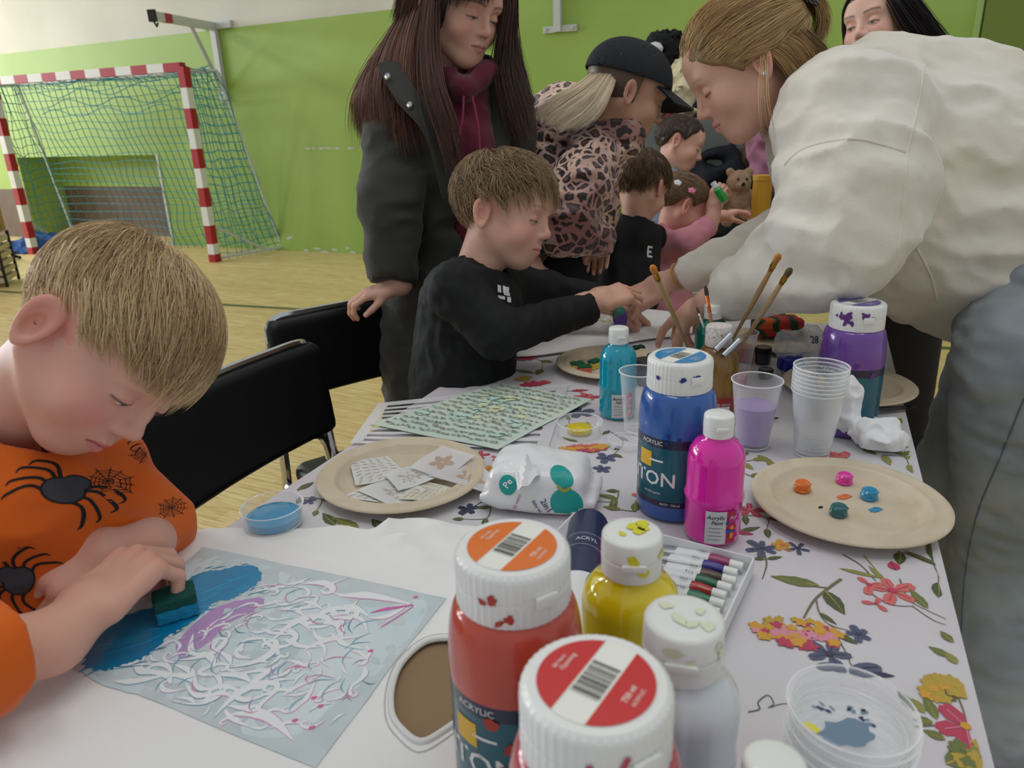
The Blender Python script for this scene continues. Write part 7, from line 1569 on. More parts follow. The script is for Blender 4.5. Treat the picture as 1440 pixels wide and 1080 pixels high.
# dabs on the right plate
for nm, (x, y), col, low, lab in (('paint_dab', (1128, 688), '#dd6a12', .8, 'orange lump of paint on the right-hand plate'), ('paint_dab', (1187, 677), '#e02a9a', 1, 'pink lump of paint on the right-hand plate'), ('paint_dab', (1222, 699), '#0f86b0', 1, 'sky-blue lump of paint on the right-hand plate'), ('paint_dab', (1179, 722), '#0e5c62', 1, 'dark teal lump of paint on the right-hand plate')):
    c = W(x, y, TZ+.007); c[2] = TZ+.0055; t = thing('paint_dab', lab, 'paint dab', c, 0, 'lumps of paint on the plate'); b = MB(); m = mat('dab'+col[1:], col, rough=.2, coat=.7, bump=(80, .4, .003))
    q = .0105; b.lathe([(0, 0), (q*.95, 0), (q*1.05, .002), (q*.92, .004), (q*1.02, .006), (q*.93, .008), (q*1.0, .0105), (q*.85, .0125), (q*.6, .0115), (0, .0122)], (0, 0, 0), 24, rfun=lambda r, z, a: r*(1+.05*math.sin(3*a+z*900))); b.build('blob', m, t, auto=60)
for (x, y), col, s, nm in (((1187, 698), '#dd6a12', .010, 'flat orange smear of paint between the lumps'), ((1231, 716), '#0f86b0', .009, 'flat blue smear of paint beside the blue lump'), ((1154, 713), '#15323a', .003, 'tiny dark fleck of paint on the plate')):
    c = W(x, y, TZ+.006); c[2] = TZ+.0058; b = MB(); q = disc2(0, 0, s, s*.55, 18, .3, .25, 3); V = [(p[0], p[1], -.0006) for p in q]+[(p[0], p[1], 0) for p in q]+[(p[0]*.7, p[1]*.7, .0012) for p in q]; n = 18; b.add(V, [tuple(range(n))[::-1]]+[(i, (i+1) % n, n+(i+1) % n, n+i) for i in range(n)]+[(n+i, n+(i+1) % n, 2*n+(i+1) % n, 2*n+i) for i in range(n)]+[tuple(range(2*n, 3*n))]); o = b.build('paint_smear', mat('dab'+col[1:], col, rough=.2)); o.location = c; tag(o, nm, 'paint smear', 'flat smears on the plate')
# ------------------------------------------------------------------ small stencils on the left plate
film = mat('white_film', '#e3e3e0', rough=.35, alpha=.80, coat=.1); pal = mat('film_cut', '#b9ada0', rough=.6)
def card(corners, label, nm='stencil_card', z=0, motif='f', fm=None, tilt=(0, 0), cutm=None, grp='small stencils on the left plate'):
    P = [W(x, y, z) for x, y in corners]; c = sum(P)/4; V = []; b = MB()
    up = lambda u, v, l=0: tuple(P[0]*(1-u)*(1-v)+P[1]*u*(1-v)+P[2]*u*v+P[3]*(1-u)*v+A(0, 0, tilt[0]*(u-.5)+tilt[1]*(v-.5)+.0015*math.sin(u*5+v*3)+l)-c)
    n = 6; T_ = [up(i/n, k/n, .0005) for i in range(n+1) for k in range(n+1)]; B_ = [up(i/n, k/n) for i in range(n+1) for k in range(n+1)]; m = (n+1)**2
    F1 = [(i*(n+1)+k, (i+1)*(n+1)+k, (i+1)*(n+1)+k+1, i*(n+1)+k+1) for i in range(n) for k in range(n)]; a_, b_, c_ = [A(*T_[j]) for j in F1[0][:3]]
    if np.cross(b_-a_, c_-a_)[2] < 0: F1 = [q[::-1] for q in F1]
    ring = [i*(n+1) for i in range(n)]+[n*(n+1)+k for k in range(n)]+[i*(n+1)+n for i in range(n, 0, -1)]+[k for k in range(n, 0, -1)]
    side = [(ring[i], ring[(i+1) % len(ring)], m+ring[(i+1) % len(ring)], m+ring[i]) for i in range(len(ring))]
    b.add(T_+B_, F1+[tuple(j+m for j in q[::-1]) for q in F1]+side, 0); r = random.Random(int(corners[0][0]))
    def add(poly, mi=1, l=.0008):
        if all(.02 < p[0] < .98 and .02 < p[1] < .98 for p in poly): b.add([up(p[0], p[1], l) for p in poly], [tuple(range(len(poly)))], mi)
    if motif == 'f':
        for k in range(16): a = r.uniform(0, 6.3); d = r.uniform(.12, .32); add(disc2(.5+d*math.cos(a), .5+d*math.sin(a), .06, .02, 8, a))
        for k in range(8): add(disc2(.5+.08*math.cos(k*.8), .5+.08*math.sin(k*.8), .04, .02, 8, k*.8))
    elif motif == 'l':
        for i in range(5):
            for k in range(7): add(disc2(.12+.19*i+.03*(k % 2), .1+.13*k, .08, .016, 8, .4+.25*(i-k)))
    elif motif == 'w':
        for k in range(5): add(disc2(.5+.16*math.cos(k*1.257), .5+.16*math.sin(k*1.257), .13, .08, 12, k*1.257))
    o = b.build(nm, [fm or film, cutm or pal], None, smooth=False); o.location = c; tag(o, label, 'stencil', grp); return o
z0 = TZ+.007
card([(478, 700), (545, 676), (640, 690), (560, 712)], 'small white stencil lowest in the plate, mostly covered', z=z0, motif='l')
card([(492, 652), (545, 640), (572, 668), (500, 683)], 'white stencil card with rows of leaf cut-outs, left on the plate', z=z0+.002, motif='l')
card([(502, 690), (555, 670), (600, 690), (556, 716)], 'white stencil card in the front middle of the plate', z=z0+.003, motif='f')
card([(560, 702), (600, 676), (636, 688), (622, 708)], 'cream stencil card with leaf slits near the front rim', z=z0+.004, motif='l', fm=mat('cream_film', '#ddd8c6', rough=.4, alpha=.85))
card([(540, 668), (590, 650), (618, 672), (560, 690)], 'white stencil card lying across the middle of the plate', z=z0+.006, motif='f')
card([(576, 655), (622, 628), (668, 645), (620, 672)], 'clear stencil with a rosette, on the right rim of the plate', z=z0+.012, motif='w', fm=mat('clear_film', '#e9e6e6', rough=.2, alpha=.55), cutm=mat('brown_cut', '#b39a86', rough=.6), tilt=(.006, 0))
card([(602, 668), (668, 645), (702, 682), (684, 693)], 'clear stencil with a flower, overhanging the rim of the plate', z=z0+.010, motif='w', fm=mat('clear_film'), cutm=mat('brown_cut'), tilt=(.002, 0))
# ------------------------------------------------------------------ large stencils further up the table
def big_film():
    P = [(492, 623), (532, 567), (800, 540), (770, 632)]
    Q = [W(*p, TZ+.0045) for p in P]; c = sum(Q)/4; b = MB(); up = lambda u, v, l=0: tuple(Q[0]*(1-u)*(1-v)+Q[3]*u*(1-v)+Q[2]*u*v+Q[1]*(1-u)*v+A(0, 0, l)-c)
    # clear film with long slots cut out of it
    def rect(u0, u1, v0, v1, mi=0):
        T_ = [up(u0, v0, .0004), up(u1, v0, .0004), up(u1, v1, .0004), up(u0, v1, .0004), up(u0, v0), up(u1, v0), up(u1, v1), up(u0, v1)]; b.add(T_, [(0, 1, 2, 3), (7, 6, 5, 4), (0, 4, 5, 1), (1, 5, 6, 2), (2, 6, 7, 3), (3, 7, 4, 0)], mi)
    n = 9
    rect(0, 1, 0, .05); rect(0, 1, .95, 1); rect(0, .06, .05, .95); rect(.94, 1, .05, .95)
    for k in range(n): v = .05+.9*(k+.5)/n; rect(.06, .94, v, v+.045)
    o = b.build('slotted_stencil', mat('clear_film2', '#efeef0', rough=.12, alpha=.60, coat=.5), None, smooth=False); o.location = c; tag(o, 'clear plastic stencil with long slots, under the pale green one', 'stencil')
    P = [(520, 597), (703, 538), (832, 562), (700, 632)]; Q2 = [W(*p, TZ+.0065) for p in P]; c2 = sum(Q2)/4; b = MB(); up2 = lambda u, v, l=0: tuple(Q2[0]*(1-u)*(1-v)+Q2[3]*u*(1-v)+Q2[2]*u*v+Q2[1]*(1-u)*v+A(0, 0, l)-c2)
    n = 10; V = [up2(i/n, k/n, .0004+.0006*math.sin(i+k)) for i in range(n+1) for k in range(n+1)]; m = len(V); V += [(x, y, z-.0004) for x, y, z in V]; F1 = [(i*(n+1)+k, (i+1)*(n+1)+k, (i+1)*(n+1)+k+1, i*(n+1)+k+1) for i in range(n) for k in range(n)]
    b.add(V, F1+[tuple(j+m for j in q[::-1]) for q in F1]); r = random.Random(6)
    # rows of brush-script like cuts
    for row in range(14):
        for k in range(26):
            u = .05+.035*k+r.uniform(-.012, .012); v = .06+.068*row+r.uniform(-.014, .014)
            for j in range(2):
                L = r.uniform(.012, .030); q = stroke(T2((u+j*.012, v), r.uniform(-.2, 1.0), L, [(-1, .1), (-.2, .45), (.3, -.3), (1, 0)]), [0, .010, .005, 0], 3)
                if all(.02 < p[0] < .98 and .02 < p[1] < .98 for p in q): b.add([up2(p[0], p[1], .0026) for p in q], [tuple(range(len(q)))], r.choice([1, 1, 2, 2, 3, 4]))
    for k in range(22): u, v = r.uniform(.1, .9), r.uniform(.1, .9); q = disc2(u, v, .06, .04, 14, r.random()*3, .3, k); q = [(min(.97, max(.03, p[0])), min(.97, max(.03, p[1]))) for p in q]; b.add([up2(p[0], p[1], .0012+.00004*k) for p in q], [tuple(range(len(q)))], 5 if k % 2 else 6)
    o = b.build('pattern_stencil', [mat('pale_green_film', '#c8dbd2', rough=.35, var=('#d8e0d0', 12), alpha=.93), mat('cut_grey', '#98a294', rough=.7), mat('cut_green', '#a3b3a0', rough=.7), mat('cut_dark', '#7b877d', rough=.7), mat('cut_brown', '#a39682', rough=.7), mat('wash_yellow', '#d3dcb6', rough=.5), mat('wash_mint', '#bcd8cc', rough=.5)], None, smooth=False); o.location = c2; tag(o, 'pale green stencil sheet covered in rows of script-like cuts', 'stencil')
big_film()
# ------------------------------------------------------------------ dishes and cups
def thin_clear(name, a0, a1, col='#f2f5f7'):
    m = mat(name, col, rough=.10, coat=.6); nt = m.node_tree; N = nt.nodes; lw = N.new('ShaderNodeLayerWeight'); lw.inputs[0].default_value = .35; mr = N.new('ShaderNodeMapRange'); mr.inputs[3].default_value = a0; mr.inputs[4].default_value = a1
    nt.links.new(lw.outputs['Facing'], mr.inputs[0]); nt.links.new(mr.outputs[0], N['Principled BSDF'].inputs['Alpha']); return m
clear = thin_clear('clear_plastic', .018, .42); clear2 = thin_clear('clear_cup_plastic', .045, .45)
SC.cycles.transparent_max_bounces = 64; rimm = thin_clear('clear_rim', .38, .85, '#ffffff')
def ring(b, r, z, t=.0007): b.tube([(r*math.cos(q), r*math.sin(q), z) for q in np.linspace(0, 2*math.pi, 49)[:-1]], t, 6, mi=1, closed=True)
def dish_mesh(r=.038, h=.016):
    return [(0, .0), (r-.001, 0), (r, .001), (r*1.03, h-.001), (r*1.07, h), (r*1.07, h+.001), (r*1.015, h), (r-.0012, .0022), (r-.003, .0012), (0, .0012)]
def dish(x, y, label, r, h, fill=None, z=None, blobs=None, grp='clear round paint dishes', fillshape=1):
    c = W(x, y); c[2] = (z or TZ+.0035); t = thing('paint_dish', label, 'dish', c, 0, grp); b = MB(); b.lathe(dish_mesh(r, h), (0, 0, 0), 56); ring(b, r*1.07, h+.0005); ring(b, r-.0006, .0012, .0005); b.build('dish', [clear, rimm], t, auto=50)
    if fill:
        b = MB(); q = [(p[0]*fillshape, p[1]*fillshape) for p in disc2(0, 0, r*.93, r*.93, 40, 0, .05 if fillshape < 1 else 0, 2)]; n = len(q); V = [(p[0], p[1], .0016) for p in q]+[(p[0], p[1], h*.45) for p in q]+[(p[0]*.8, p[1]*.8, h*.52+.001*math.sin(i*1.3)) for i, p in enumerate(q)]
        b.add(V, [tuple(range(n))[::-1]]+[(i, (i+1) % n, n+(i+1) % n, n+i) for i in range(n)]+[(n+i, n+(i+1) % n, 2*n+(i+1) % n, 2*n+i) for i in range(n)]+[tuple(range(2*n, 3*n))]); b.build('paint', mat(fill[0], fill[1], rough=.15, coat=.6, bump=(60, .5, .003)), t, auto=60)
    return t
dish(387, 740, 'clear dish of blue paint left of the plate of stencils', .036, .024, ('blue_dish_paint', '#1289b8'), z=TZ+.006)
dish(815, 610, 'clear dish with yellow paint, between the stencils and the blue bottle', .034, .018, ('yellow_dish_paint', '#d9c51a'), fillshape=.62)
dish(880, 626, 'empty clear lid left of the blue bottle', .025, .006)
z = TZ+.003
for k in range(9):
    c = W(1200, 1000, TZ+.083); c = A(c[0]+.0012*math.sin(k*2.1), c[1]+.0012*math.cos(k*1.7), z); t = thing('paint_dish', ['lowest clear dish of the stack at the lower right', 'second dish from the bottom of the clear stack', 'third dish from the bottom of the clear stack', 'fourth dish from the bottom of the clear stack', 'middle dish of the clear stack', 'fourth dish from the top of the clear stack', 'third dish from the top of the clear stack', 'second dish from the top of the clear stack', 'topmost dish of the clear stack, with blue and yellow paint traces'][k], 'dish', c, 0, 'stack of clear dishes')
    b = MB(); b.lathe([(0, 0), (.036, 0), (.037, .001), (.0395, .0155), (.0425, .0165), (.0425, .0178), (.0385, .0172), (.0358, .0024), (.034, .0012), (0, .0012)], (0, 0, 0), 56); ring(b, .0422, .0172, .0008); ring(b, .0362, .0014, .0005); b.build('dish', [clear, rimm], t, auto=50)
    if k == 8:
        b = MB(); r = random.Random(4)
        for q_, mi in ((disc2(-.004, -.006, .019, .012, 22, .2, .2, 3), 0),): b.add([(x, y, .0015) for x, y in q_], [tuple(range(len(q_)))], mi)
        for i in range(16): a = r.uniform(-.5, 2.5); d = r.uniform(.012, .024); q_ = disc2(-.002+d*math.cos(a), .004+d*math.sin(a)*.8, r.uniform(.001, .0035), r.uniform(.001, .002), 9, a, .3, i); b.add([(x, y, .0017) for x, y in q_], [tuple(range(9))], 0 if i % 3 else 2)
        q_ = disc2(-.029, -.004, .007, .0035, 12, -.6, .2, 3); b.add([(x, y, .0019+abs(x)*.12) for x, y in q_], [tuple(range(12))], 1); b.build('paint_traces', [mat('trace_grey_blue', '#70879c', rough=.4), mat('trace_yellow', '#e0d52a', rough=.3), mat('trace_navy', '#2f3d66', rough=.4)], t, smooth=False)
    z += .0082
def cup(x, y, label, h=.105, rt=.036, rb=.0235, liquid=None, n=1, dz=.006, nm='plastic_cup', lift=0):
    c = W(x, y); c[2] = TZ+.0035
    b0 = None
    for k in range(n):
        t = thing(nm, label if n == 1 else '', 'cup', c+A(0, 0, k*dz), 0, 'stack of clear cups' if n > 1 else 'single clear cups')
        b = MB(); pr = [(0, .003), (rb*.8, .003), (rb*.92, 0), (rb, 0), (rb*1.01, .002)]
        for i in range(1, 14): q = i/14; r = rb+(rt-rb)*q; pr += [(r, h*q), (r+.0002, h*q+.0012)]
        pr += [(rt, h-.003), (rt+.0012, h-.0015), (rt+.0010, h), (rt-.0004, h), (rt-.0009, h-.003)]+[(rb+(rt-rb)*q-.0009, h*q) for q in (.9, .6, .3, .06)]+[(rb*.8, .0042), (0, .0042)]
        b.lathe(pr, (0, 0, 0), 44); ring(b, rt+.0006, h-.0008, .0010); ring(b, rb-.0005, .0012, .0008); b.build('cup', [clear2, rimm], t, auto=50)
        if liquid:
            hl = h*liquid[2]; rl = rb+(rt-rb)*liquid[2]-.0012; b = MB(); b.lathe([(0, .0048), (rb*.9, .0048), (rb*.98, .006), (rl, hl), (0, hl)], (0, 0, 0), 44); b.build('liquid', mat(liquid[0], liquid[1], rough=.1, trans=.25, coat=.4), t, auto=50)
        if n > 1: t['label'] = ('top cup of the stack of clear plastic cups, beside the crumpled tissue' if k == n-1 else 'bottom cup of the stack of clear plastic cups' if k == 0 else ['second', 'third', 'fourth', 'fifth', 'sixth', 'seventh'][k-1]+' cup from the bottom of the clear cup stack')
cup(1057, 628, 'clear plastic cup half full of lilac paint water', liquid=('lilac_water', '#b79ad6', .62)); cup(896, 606, 'empty clear plastic cup just left of the blue bottle', h=.10, rt=.030, rb=.021); cup(1141, 640, '', n=7, h=.100, rt=.0365, rb=.0245)
cup(1040, 520, 'small clear cup holding the two long paintbrushes', h=.075, rt=.030, rb=.021)
# ------------------------------------------------------------------ brushes
def brush(p0, p1, label, r=.0035, hand='#b08d56', fer='#c9962e', bri='#8a5a1e', bl=.018, fl=.028, group='paintbrushes'):
    p0 = np.asarray(p0); p1 = np.asarray(p1); d = nrm(p1-p0); L = np.linalg.norm(p1-p0); t = thing('paintbrush', label, 'paintbrush', p0, 0, group); R_ = basis(d)
    zf = L-bl-fl; b = MB(); b.lathe([(0, 0), (r*.35, .001), (r*.7, zf*.35), (r*1.15, zf*.80), (r*.9, zf)], (0, 0, 0), 12, R=R_); b.build('handle', mat('wood'+hand[1:], hand, rough=.4, coat=.3), t, auto=60)
    b = MB(); b.lathe([(r*.95, zf-.002), (r*1.05, zf), (r*1.0, zf+fl*.3), (r*1.12, zf+fl*.33), (r*1.0, zf+fl*.37), (r*1.12, zf+fl*.42), (r*1.0, zf+fl*.46), (r*1.1, zf+fl)], (0, 0, 0), 14, R=R_); b.build('ferrule', mat('ferrule'+fer[1:], fer, rough=.25, metal=1), t, auto=60)
    b = MB(); b.lathe([(r*1.05, zf+fl-.001), (r*1.25, zf+fl+bl*.4), (r*1.0, zf+fl+bl*.8), (r*.4, L), (0, L)], (0, 0, 0), 14, R=R_, rfun=lambda rr, z, a: rr*(1+.08*math.sin(a*7))); b.build('bristles', mat('bristle'+bri[1:], bri, rough=.7, bump=(200, .8, .002)), t, auto=60)
cb = W(1040, 520); cb[2] = TZ+.010
brush(W(1018, 500, TZ+.035), D(1096, 358, 1.045), 'long wooden brush with orange bristles, left of the two in the cup', r=.0042, hand='#a78658', bri='#b3722a'); brush(W(1030, 505, TZ+.035), D(1112, 378, 1.03), 'long wooden brush with dark bristles, right of the two in the cup', r=.0042, hand='#b5986a', bri='#54401f')
brush(W(972, 500, TZ+.02), D(917, 374, 1.16), 'pale wooden brush with a gold ferrule leaning left of the gold bottle', r=.0048, hand='#b49c62', bri='#c07a24'); brush(D(1003, 470, 1.17), D(992, 402, 1.19), 'small copper brush with a dark tip, behind the crusted cap', r=.0028, hand='#a3562e', fer='#b5622a', bri='#2a1c12'); brush(D(990, 462, 1.18), D(980, 432, 1.20), 'tiny brush with a dark tip just left of the copper one', r=.0020, hand='#9a9a9a', fer='#a0a0a0', bri='#3a2a22', bl=.014, fl=.010)
brush(W(1095, 588, TZ+.006), W(1060, 590, TZ+.006), 'black brush handle lying behind the lilac cup', r=.0035, hand='#15161a', fer='#15161a', bri='#15161a', fl=.005, bl=.005); brush(W(1196, 578, TZ+.012), W(1290, 572, TZ+.006), 'black brush lying across the table edge beside the purple bottle', r=.0030, hand='#17181c', fer='#303236', bri='#101010', fl=.02, bl=.01)
for k, (a_, b_) in enumerate((((1006, 492), (1028, 470)), ((1017, 500), (1040, 478)))):
    p, q = D(*a_, 1.13), D(*b_, 1.13); b = MB(); b.tube([p, q], .0052, 12); b.tube([p+(q-p)*.3, p+(q-p)*.36], .0058, 12); o = b.build('brush_ferrule', mat('steel'), None, org=p); o.name = 'metal_tube'; o.location = p; tag(o, ('left' if k == 0 else 'right')+' of two silver ferrules at the gold bottle shoulder', 'brush end')
# ------------------------------------------------------------------ sponges
def sponge(c, size, rz, cols, label, nm='sponge', tiltv=(0, 0, 1), grp=None, holes=1):
    R_ = basis(nrm(A(*tiltv)))@rot_z(rz); t = thing(nm, label, 'sponge', c, 0, grp)
    h = 0; tot = size[2]
    for k, (n_, cc, fr_) in enumerate(cols):
        th = tot*fr_; f = rbox(R_@A(0, 0, h+th/2), (size[0]/2, size[1]/2, th/2), .0015, R_); g = lambda P: f(P)-.0009*vnoise(P, 260, 3+k)
        V, Fs = surface(g, -np.ones(3)*max(size)*.9, np.ones(3)*max(size)*.9, max(size)/26); mesh(n_, V, Fs, mat(n_+cc[1:], cc, rough=.95, bump=(220, 1, .002)), t); h += th
    return t
SY = ('foam_layer', '#d9c04a', .72); SG = ('scouring_layer', '#1f5a3a', .28)
zz = TZ+.0055
for k, (x, y, rz, lay, lb) in enumerate([(812, 520, .3, [('foam_layer', '#d9c46a', .7), SG], 'yellow and green sponge piece at the left of the sponge plate'), (822, 524, .1, [('foam_layer', '#cf6a58', .7), SG], 'red and green sponge piece at the front left of the sponge plate'), (836, 517, .8, [('foam_layer', '#e0cc5a', .7), ('scouring_layer', '#16563c', .3)], 'pale yellow sponge piece in the middle of the sponge plate'), (897, 497, .4, [('foam_layer', '#2d6a3a', .5), ('scouring_layer', '#173a2a', .5)], 'dark green sponge piece at the back of the sponge plate')]):
    c = W(x, y, zz); sponge(c, (.026, .018, .017), rz, lay, lb, grp='cut sponge pieces on the plate')
c = W(1092, 470, TZ+.012); t = thing('sponge', 'large sponge striped in red, orange and dark green paint on the back plate', 'sponge', c); f = lambda P: rbox((0, 0, .020), (.052, .030, .020), .010)(P)-.002*vnoise(P, 60, 3)-.001*vnoise(P, 200, 4)
V, Fs = surface(f, (-.08, -.06, -.02), (.08, .06, .06), .003); cc = []
mi = [1 if (abs(((v[0]*26+v[1]*10+.6*vnoise(v[None], 40, 2)[0]) % 1)-.5) < .22) else (2 if v[0] < -.01 and v[2] > .02 else 0) for v in V[Fs[:, 0]]]
mesh('sponge_body', V, Fs, [mat('painted_red', '#b5352e', rough=.8), mat('painted_green', '#16402e', rough=.8), mat('painted_orange', '#cf5f28', rough=.8)], t, True, mi)
# sponge in the boy's hand, sponge in the joined hands
c = W(250, 862, TZ+.006); sponge(c, (.040, .030, .026), .5, [('foam_layer', '#0e7fa6', .55), ('scouring_layer', '#0d4a42', .45)], 'blue and dark green sponge under the fingers of the boy in orange')
b = MB(); q = disc2(0, 0, .008, .006, 12, 0, .3, 2)
c = D(872, 447, 1.66); V, Fs = surface(lambda P: ell((0, 0, 0), (.016, .013, .028))(P)-.0015*vnoise(P, 120, 3), (-.03, -.03, -.04), (.03, .03, .04), .003); o = mesh('sponge', V, Fs, [mat('purple_sponge', '#5f4b96', rough=.9), mat('green_sponge', '#3d7a6a', rough=.9)], None, True, [1 if v[2] > .008+.4*v[0] else 0 for v in V[Fs[:, 0]]]); o.location = c; tag(o, 'purple and green sponge held between the boy and the blonde woman', 'sponge')
# ------------------------------------------------------------------ crumpled things
def crumple(c, r, amp, sc, seed, h=.004, thin=None):
    f0 = ell((0, 0, 0), r)
    def f(P):
        n = np.abs(vnoise(P, sc, seed))+.5*np.abs(vnoise(P, sc*2.1, seed+1)); d = f0(P)+amp*(n-.3)*1.6
        return smax(d, -(P[..., 2]+r[2]*.8), .002)
    V, Fs = surface(f, -np.array(r)*1.5, np.array(r)*1.5, h); return V, Fs
def ridged(P, sc, seed): Q = P+.35/sc*np.stack([vnoise(P, sc*.8, seed+k) for k in (21, 22, 23)], -1); return 1-np.abs(vnoise(Q, sc, seed))*1.8
c = W(1205, 618)+A(0, 0, .048)
def tissue_f(P):
    d = smin(ell((-.014, .010, .006), (.026, .024, .050))(P), ell((.016, -.028, -.026), (.036, .036, .020))(P), .02); d = d-.011*ridged(P, 26, 3)-.006*ridged(P, 60, 9)+.008; return smax(d, -(P[..., 2]+.044), .002)
V, Fs = surface(tissue_f, (-.07, -.09, -.05), (.07, .06, .08), .0024)
o = mesh('crumpled_tissue', V, Fs, mat('tissue', '#ececec', rough=.9), None, True); o.location = c; tag(o, 'crumpled white tissue between the cup stack and the purple bottle', 'tissue')
c = W(1122, 520)+A(0, 0, .042)
def bag_f(P): d = ell((0, 0, 0), (.048, .038, .046))(P)-.014*ridged(P, 20, 7)-.006*ridged(P, 48, 11)+.010; return smax(d, -(P[..., 2]+.038), .002)
V, Fs = surface(bag_f, (-.08, -.07, -.045), (.08, .07, .08), .0026)
o = thing('plastic_bag', 'crumpled clear plastic bag with dark blue paint inside, left of the purple bottle', 'plastic bag', c); mesh('bag', V, Fs, thin_clear('thin_bag_plastic', .22, .75, '#e6e9ec'), o, True)
V, Fs = surface(lambda P: smax(ell((0, 0, 0), (.027, .020, .019))(P)-.006*ridged(P, 40, 5)+.002, -(P[..., 2]+.014), .002), (-.04, -.04, -.03), (.04, .04, .04), .0026); mesh('blue_paint', V+A(-.022, -.022, -.020), Fs, mat('ultramarine', '#1a1f86', rough=.25, coat=.6), o)
bt = bvh(*surface(bag_f, (-.08, -.07, -.045), (.08, .07, .08), .004)); V_, F_ = text_shape('28', .020, .02); vd = nrm(_O-c); p_ = A(.012, -.0, .018); v, f_, m_ = print_on(bt, p_, _R, nrm(np.cross(vd, _R)), [([(V_[i][0], V_[i][1]) for i in q], 0) for q in F_], h0=.09); mesh('print', np.array(v), f_, mat('navy_print', '#28305f'), o, False)
# wipes packet
def wipes():
    c = W(762, 704); c[2] = TZ+.004; t = thing('wipes_packet', 'soft white packet of wipes with teal ovals and a lifted flap', 'wipes packet', c); R_ = rot_z(math.radians(-12))
    f0 = U_(rbox((0, 0, .028), (.062, .046, .027), .016), rbox((0, 0, .014), (.076, .040, .006), .005), k=.015); Vl = lambda P: P@R_
    f = lambda P: f0(Vl(P))-.0025*ridged(P, 20, 3)-.0014*ridged(P, 50, 4)+.001-.010*np.exp(-((Vl(P)[..., 0]+.02)**2+(Vl(P)[..., 1]-.02)**2)/.0016)*(P[..., 2] > .02)
    V, Fs = surface(f, (-.10, -.09, -.005), (.10, .09, .09), .0035); bv = bvh(V, Fs); V2 = list(V); F2 = [list(q) for q in Fs]; M = [0]*len(Fs)
    vn = nrm(A(-c[0], -c[1], .42)); 
    def dec(px_, art, n_=None, h0=.09):
        nonlocal V2, F2, M
        p = W(px_[0], px_[1], TZ+.045)-c; n_ = nrm(_O-c-p); ux = nrm(np.cross(A(0, 0, 1), n_)); v, f_, m = print_on(bv, p, ux, np.cross(n_, ux), art, h0=h0, lift=.0006); b_ = len(V2); V2 += v; F2 += [[i+b_ for i in q] for q in f_]; M += m
    dec((790, 670), [(disc2(0, 0, .017, .012, 20, -.8), 1)]); dec((797, 708), [(disc2(0, 0, .021, .018, 24, -.3), 1)]); dec((714, 682), [(disc2(0, 0, .011, .013, 20, .2), 1)]); dec((793, 688), [(stroke([(-.008, .004), (0, -.002), (.008, .002)], .004), 3)])
    def words(px_, s, size, mi, rot, n_=None):
        V_, Fs_ = text_shape(s, size, .01); c_, s_ = math.cos(rot), math.sin(rot); dec(px_, [([(V_[i][0]*c_-V_[i][1]*s_, V_[i][0]*s_+V_[i][1]*c_) for i in q], mi) for q in Fs_], n_)
    words((714, 680), 'Pe', .012, 2, .9); words((768, 712), '2in1', .011, 4, -1.0); words((757, 716), 'Baby wipes', .0055, 4, -1.0); words((727, 706), '72 wipes', .0055, 5, 1.2)
    mesh('packet', np.array(V2), F2, [mat('soft_white_film', '#e2e3e4', rough=.3, coat=.3), mat('teal_print', '#139a94', rough=.35), mat('white_print', '#f0f0f0', rough=.4), mat('olive_print', '#9aa03a', rough=.4), mat('indigo_print', '#3a2f6a', rough=.4), mat('rose_print', '#b04a78', rough=.4)], t, True, M)
    b = MB(); P = [W(722, 640, TZ+.062), W(745, 637, TZ+.064), W(760, 668, TZ+.060), W(730, 690, TZ+.055)]; b.tube(spline([p-c for p in (P[0], P[3])], 4), .0016, 6)
    n = 8
    sf = lambda u, v: P[0]*(1-u)*(1-v)+P[1]*u*(1-v)+P[2]*u*v+P[3]*(1-u)*v+A(0, 0, .008*math.sin(u*3.1)*math.sin(v*3.1)+.003*math.sin(u*9+v*7))-c
    V = [sf(i/n, k/n) for i in range(n+1) for k in range(n+1)]; V += [v-A(0, 0, .0012) for v in V]; m = (n+1)**2; F1 = [(i*(n+1)+k, (i+1)*(n+1)+k, (i+1)*(n+1)+k+1, i*(n+1)+k+1) for i in range(n) for k in range(n)]; b.add(V, F1+[tuple(j+m for j in q[::-1]) for q in F1]); b.build('flap', mat('soft_white_film'), t)
wipes()
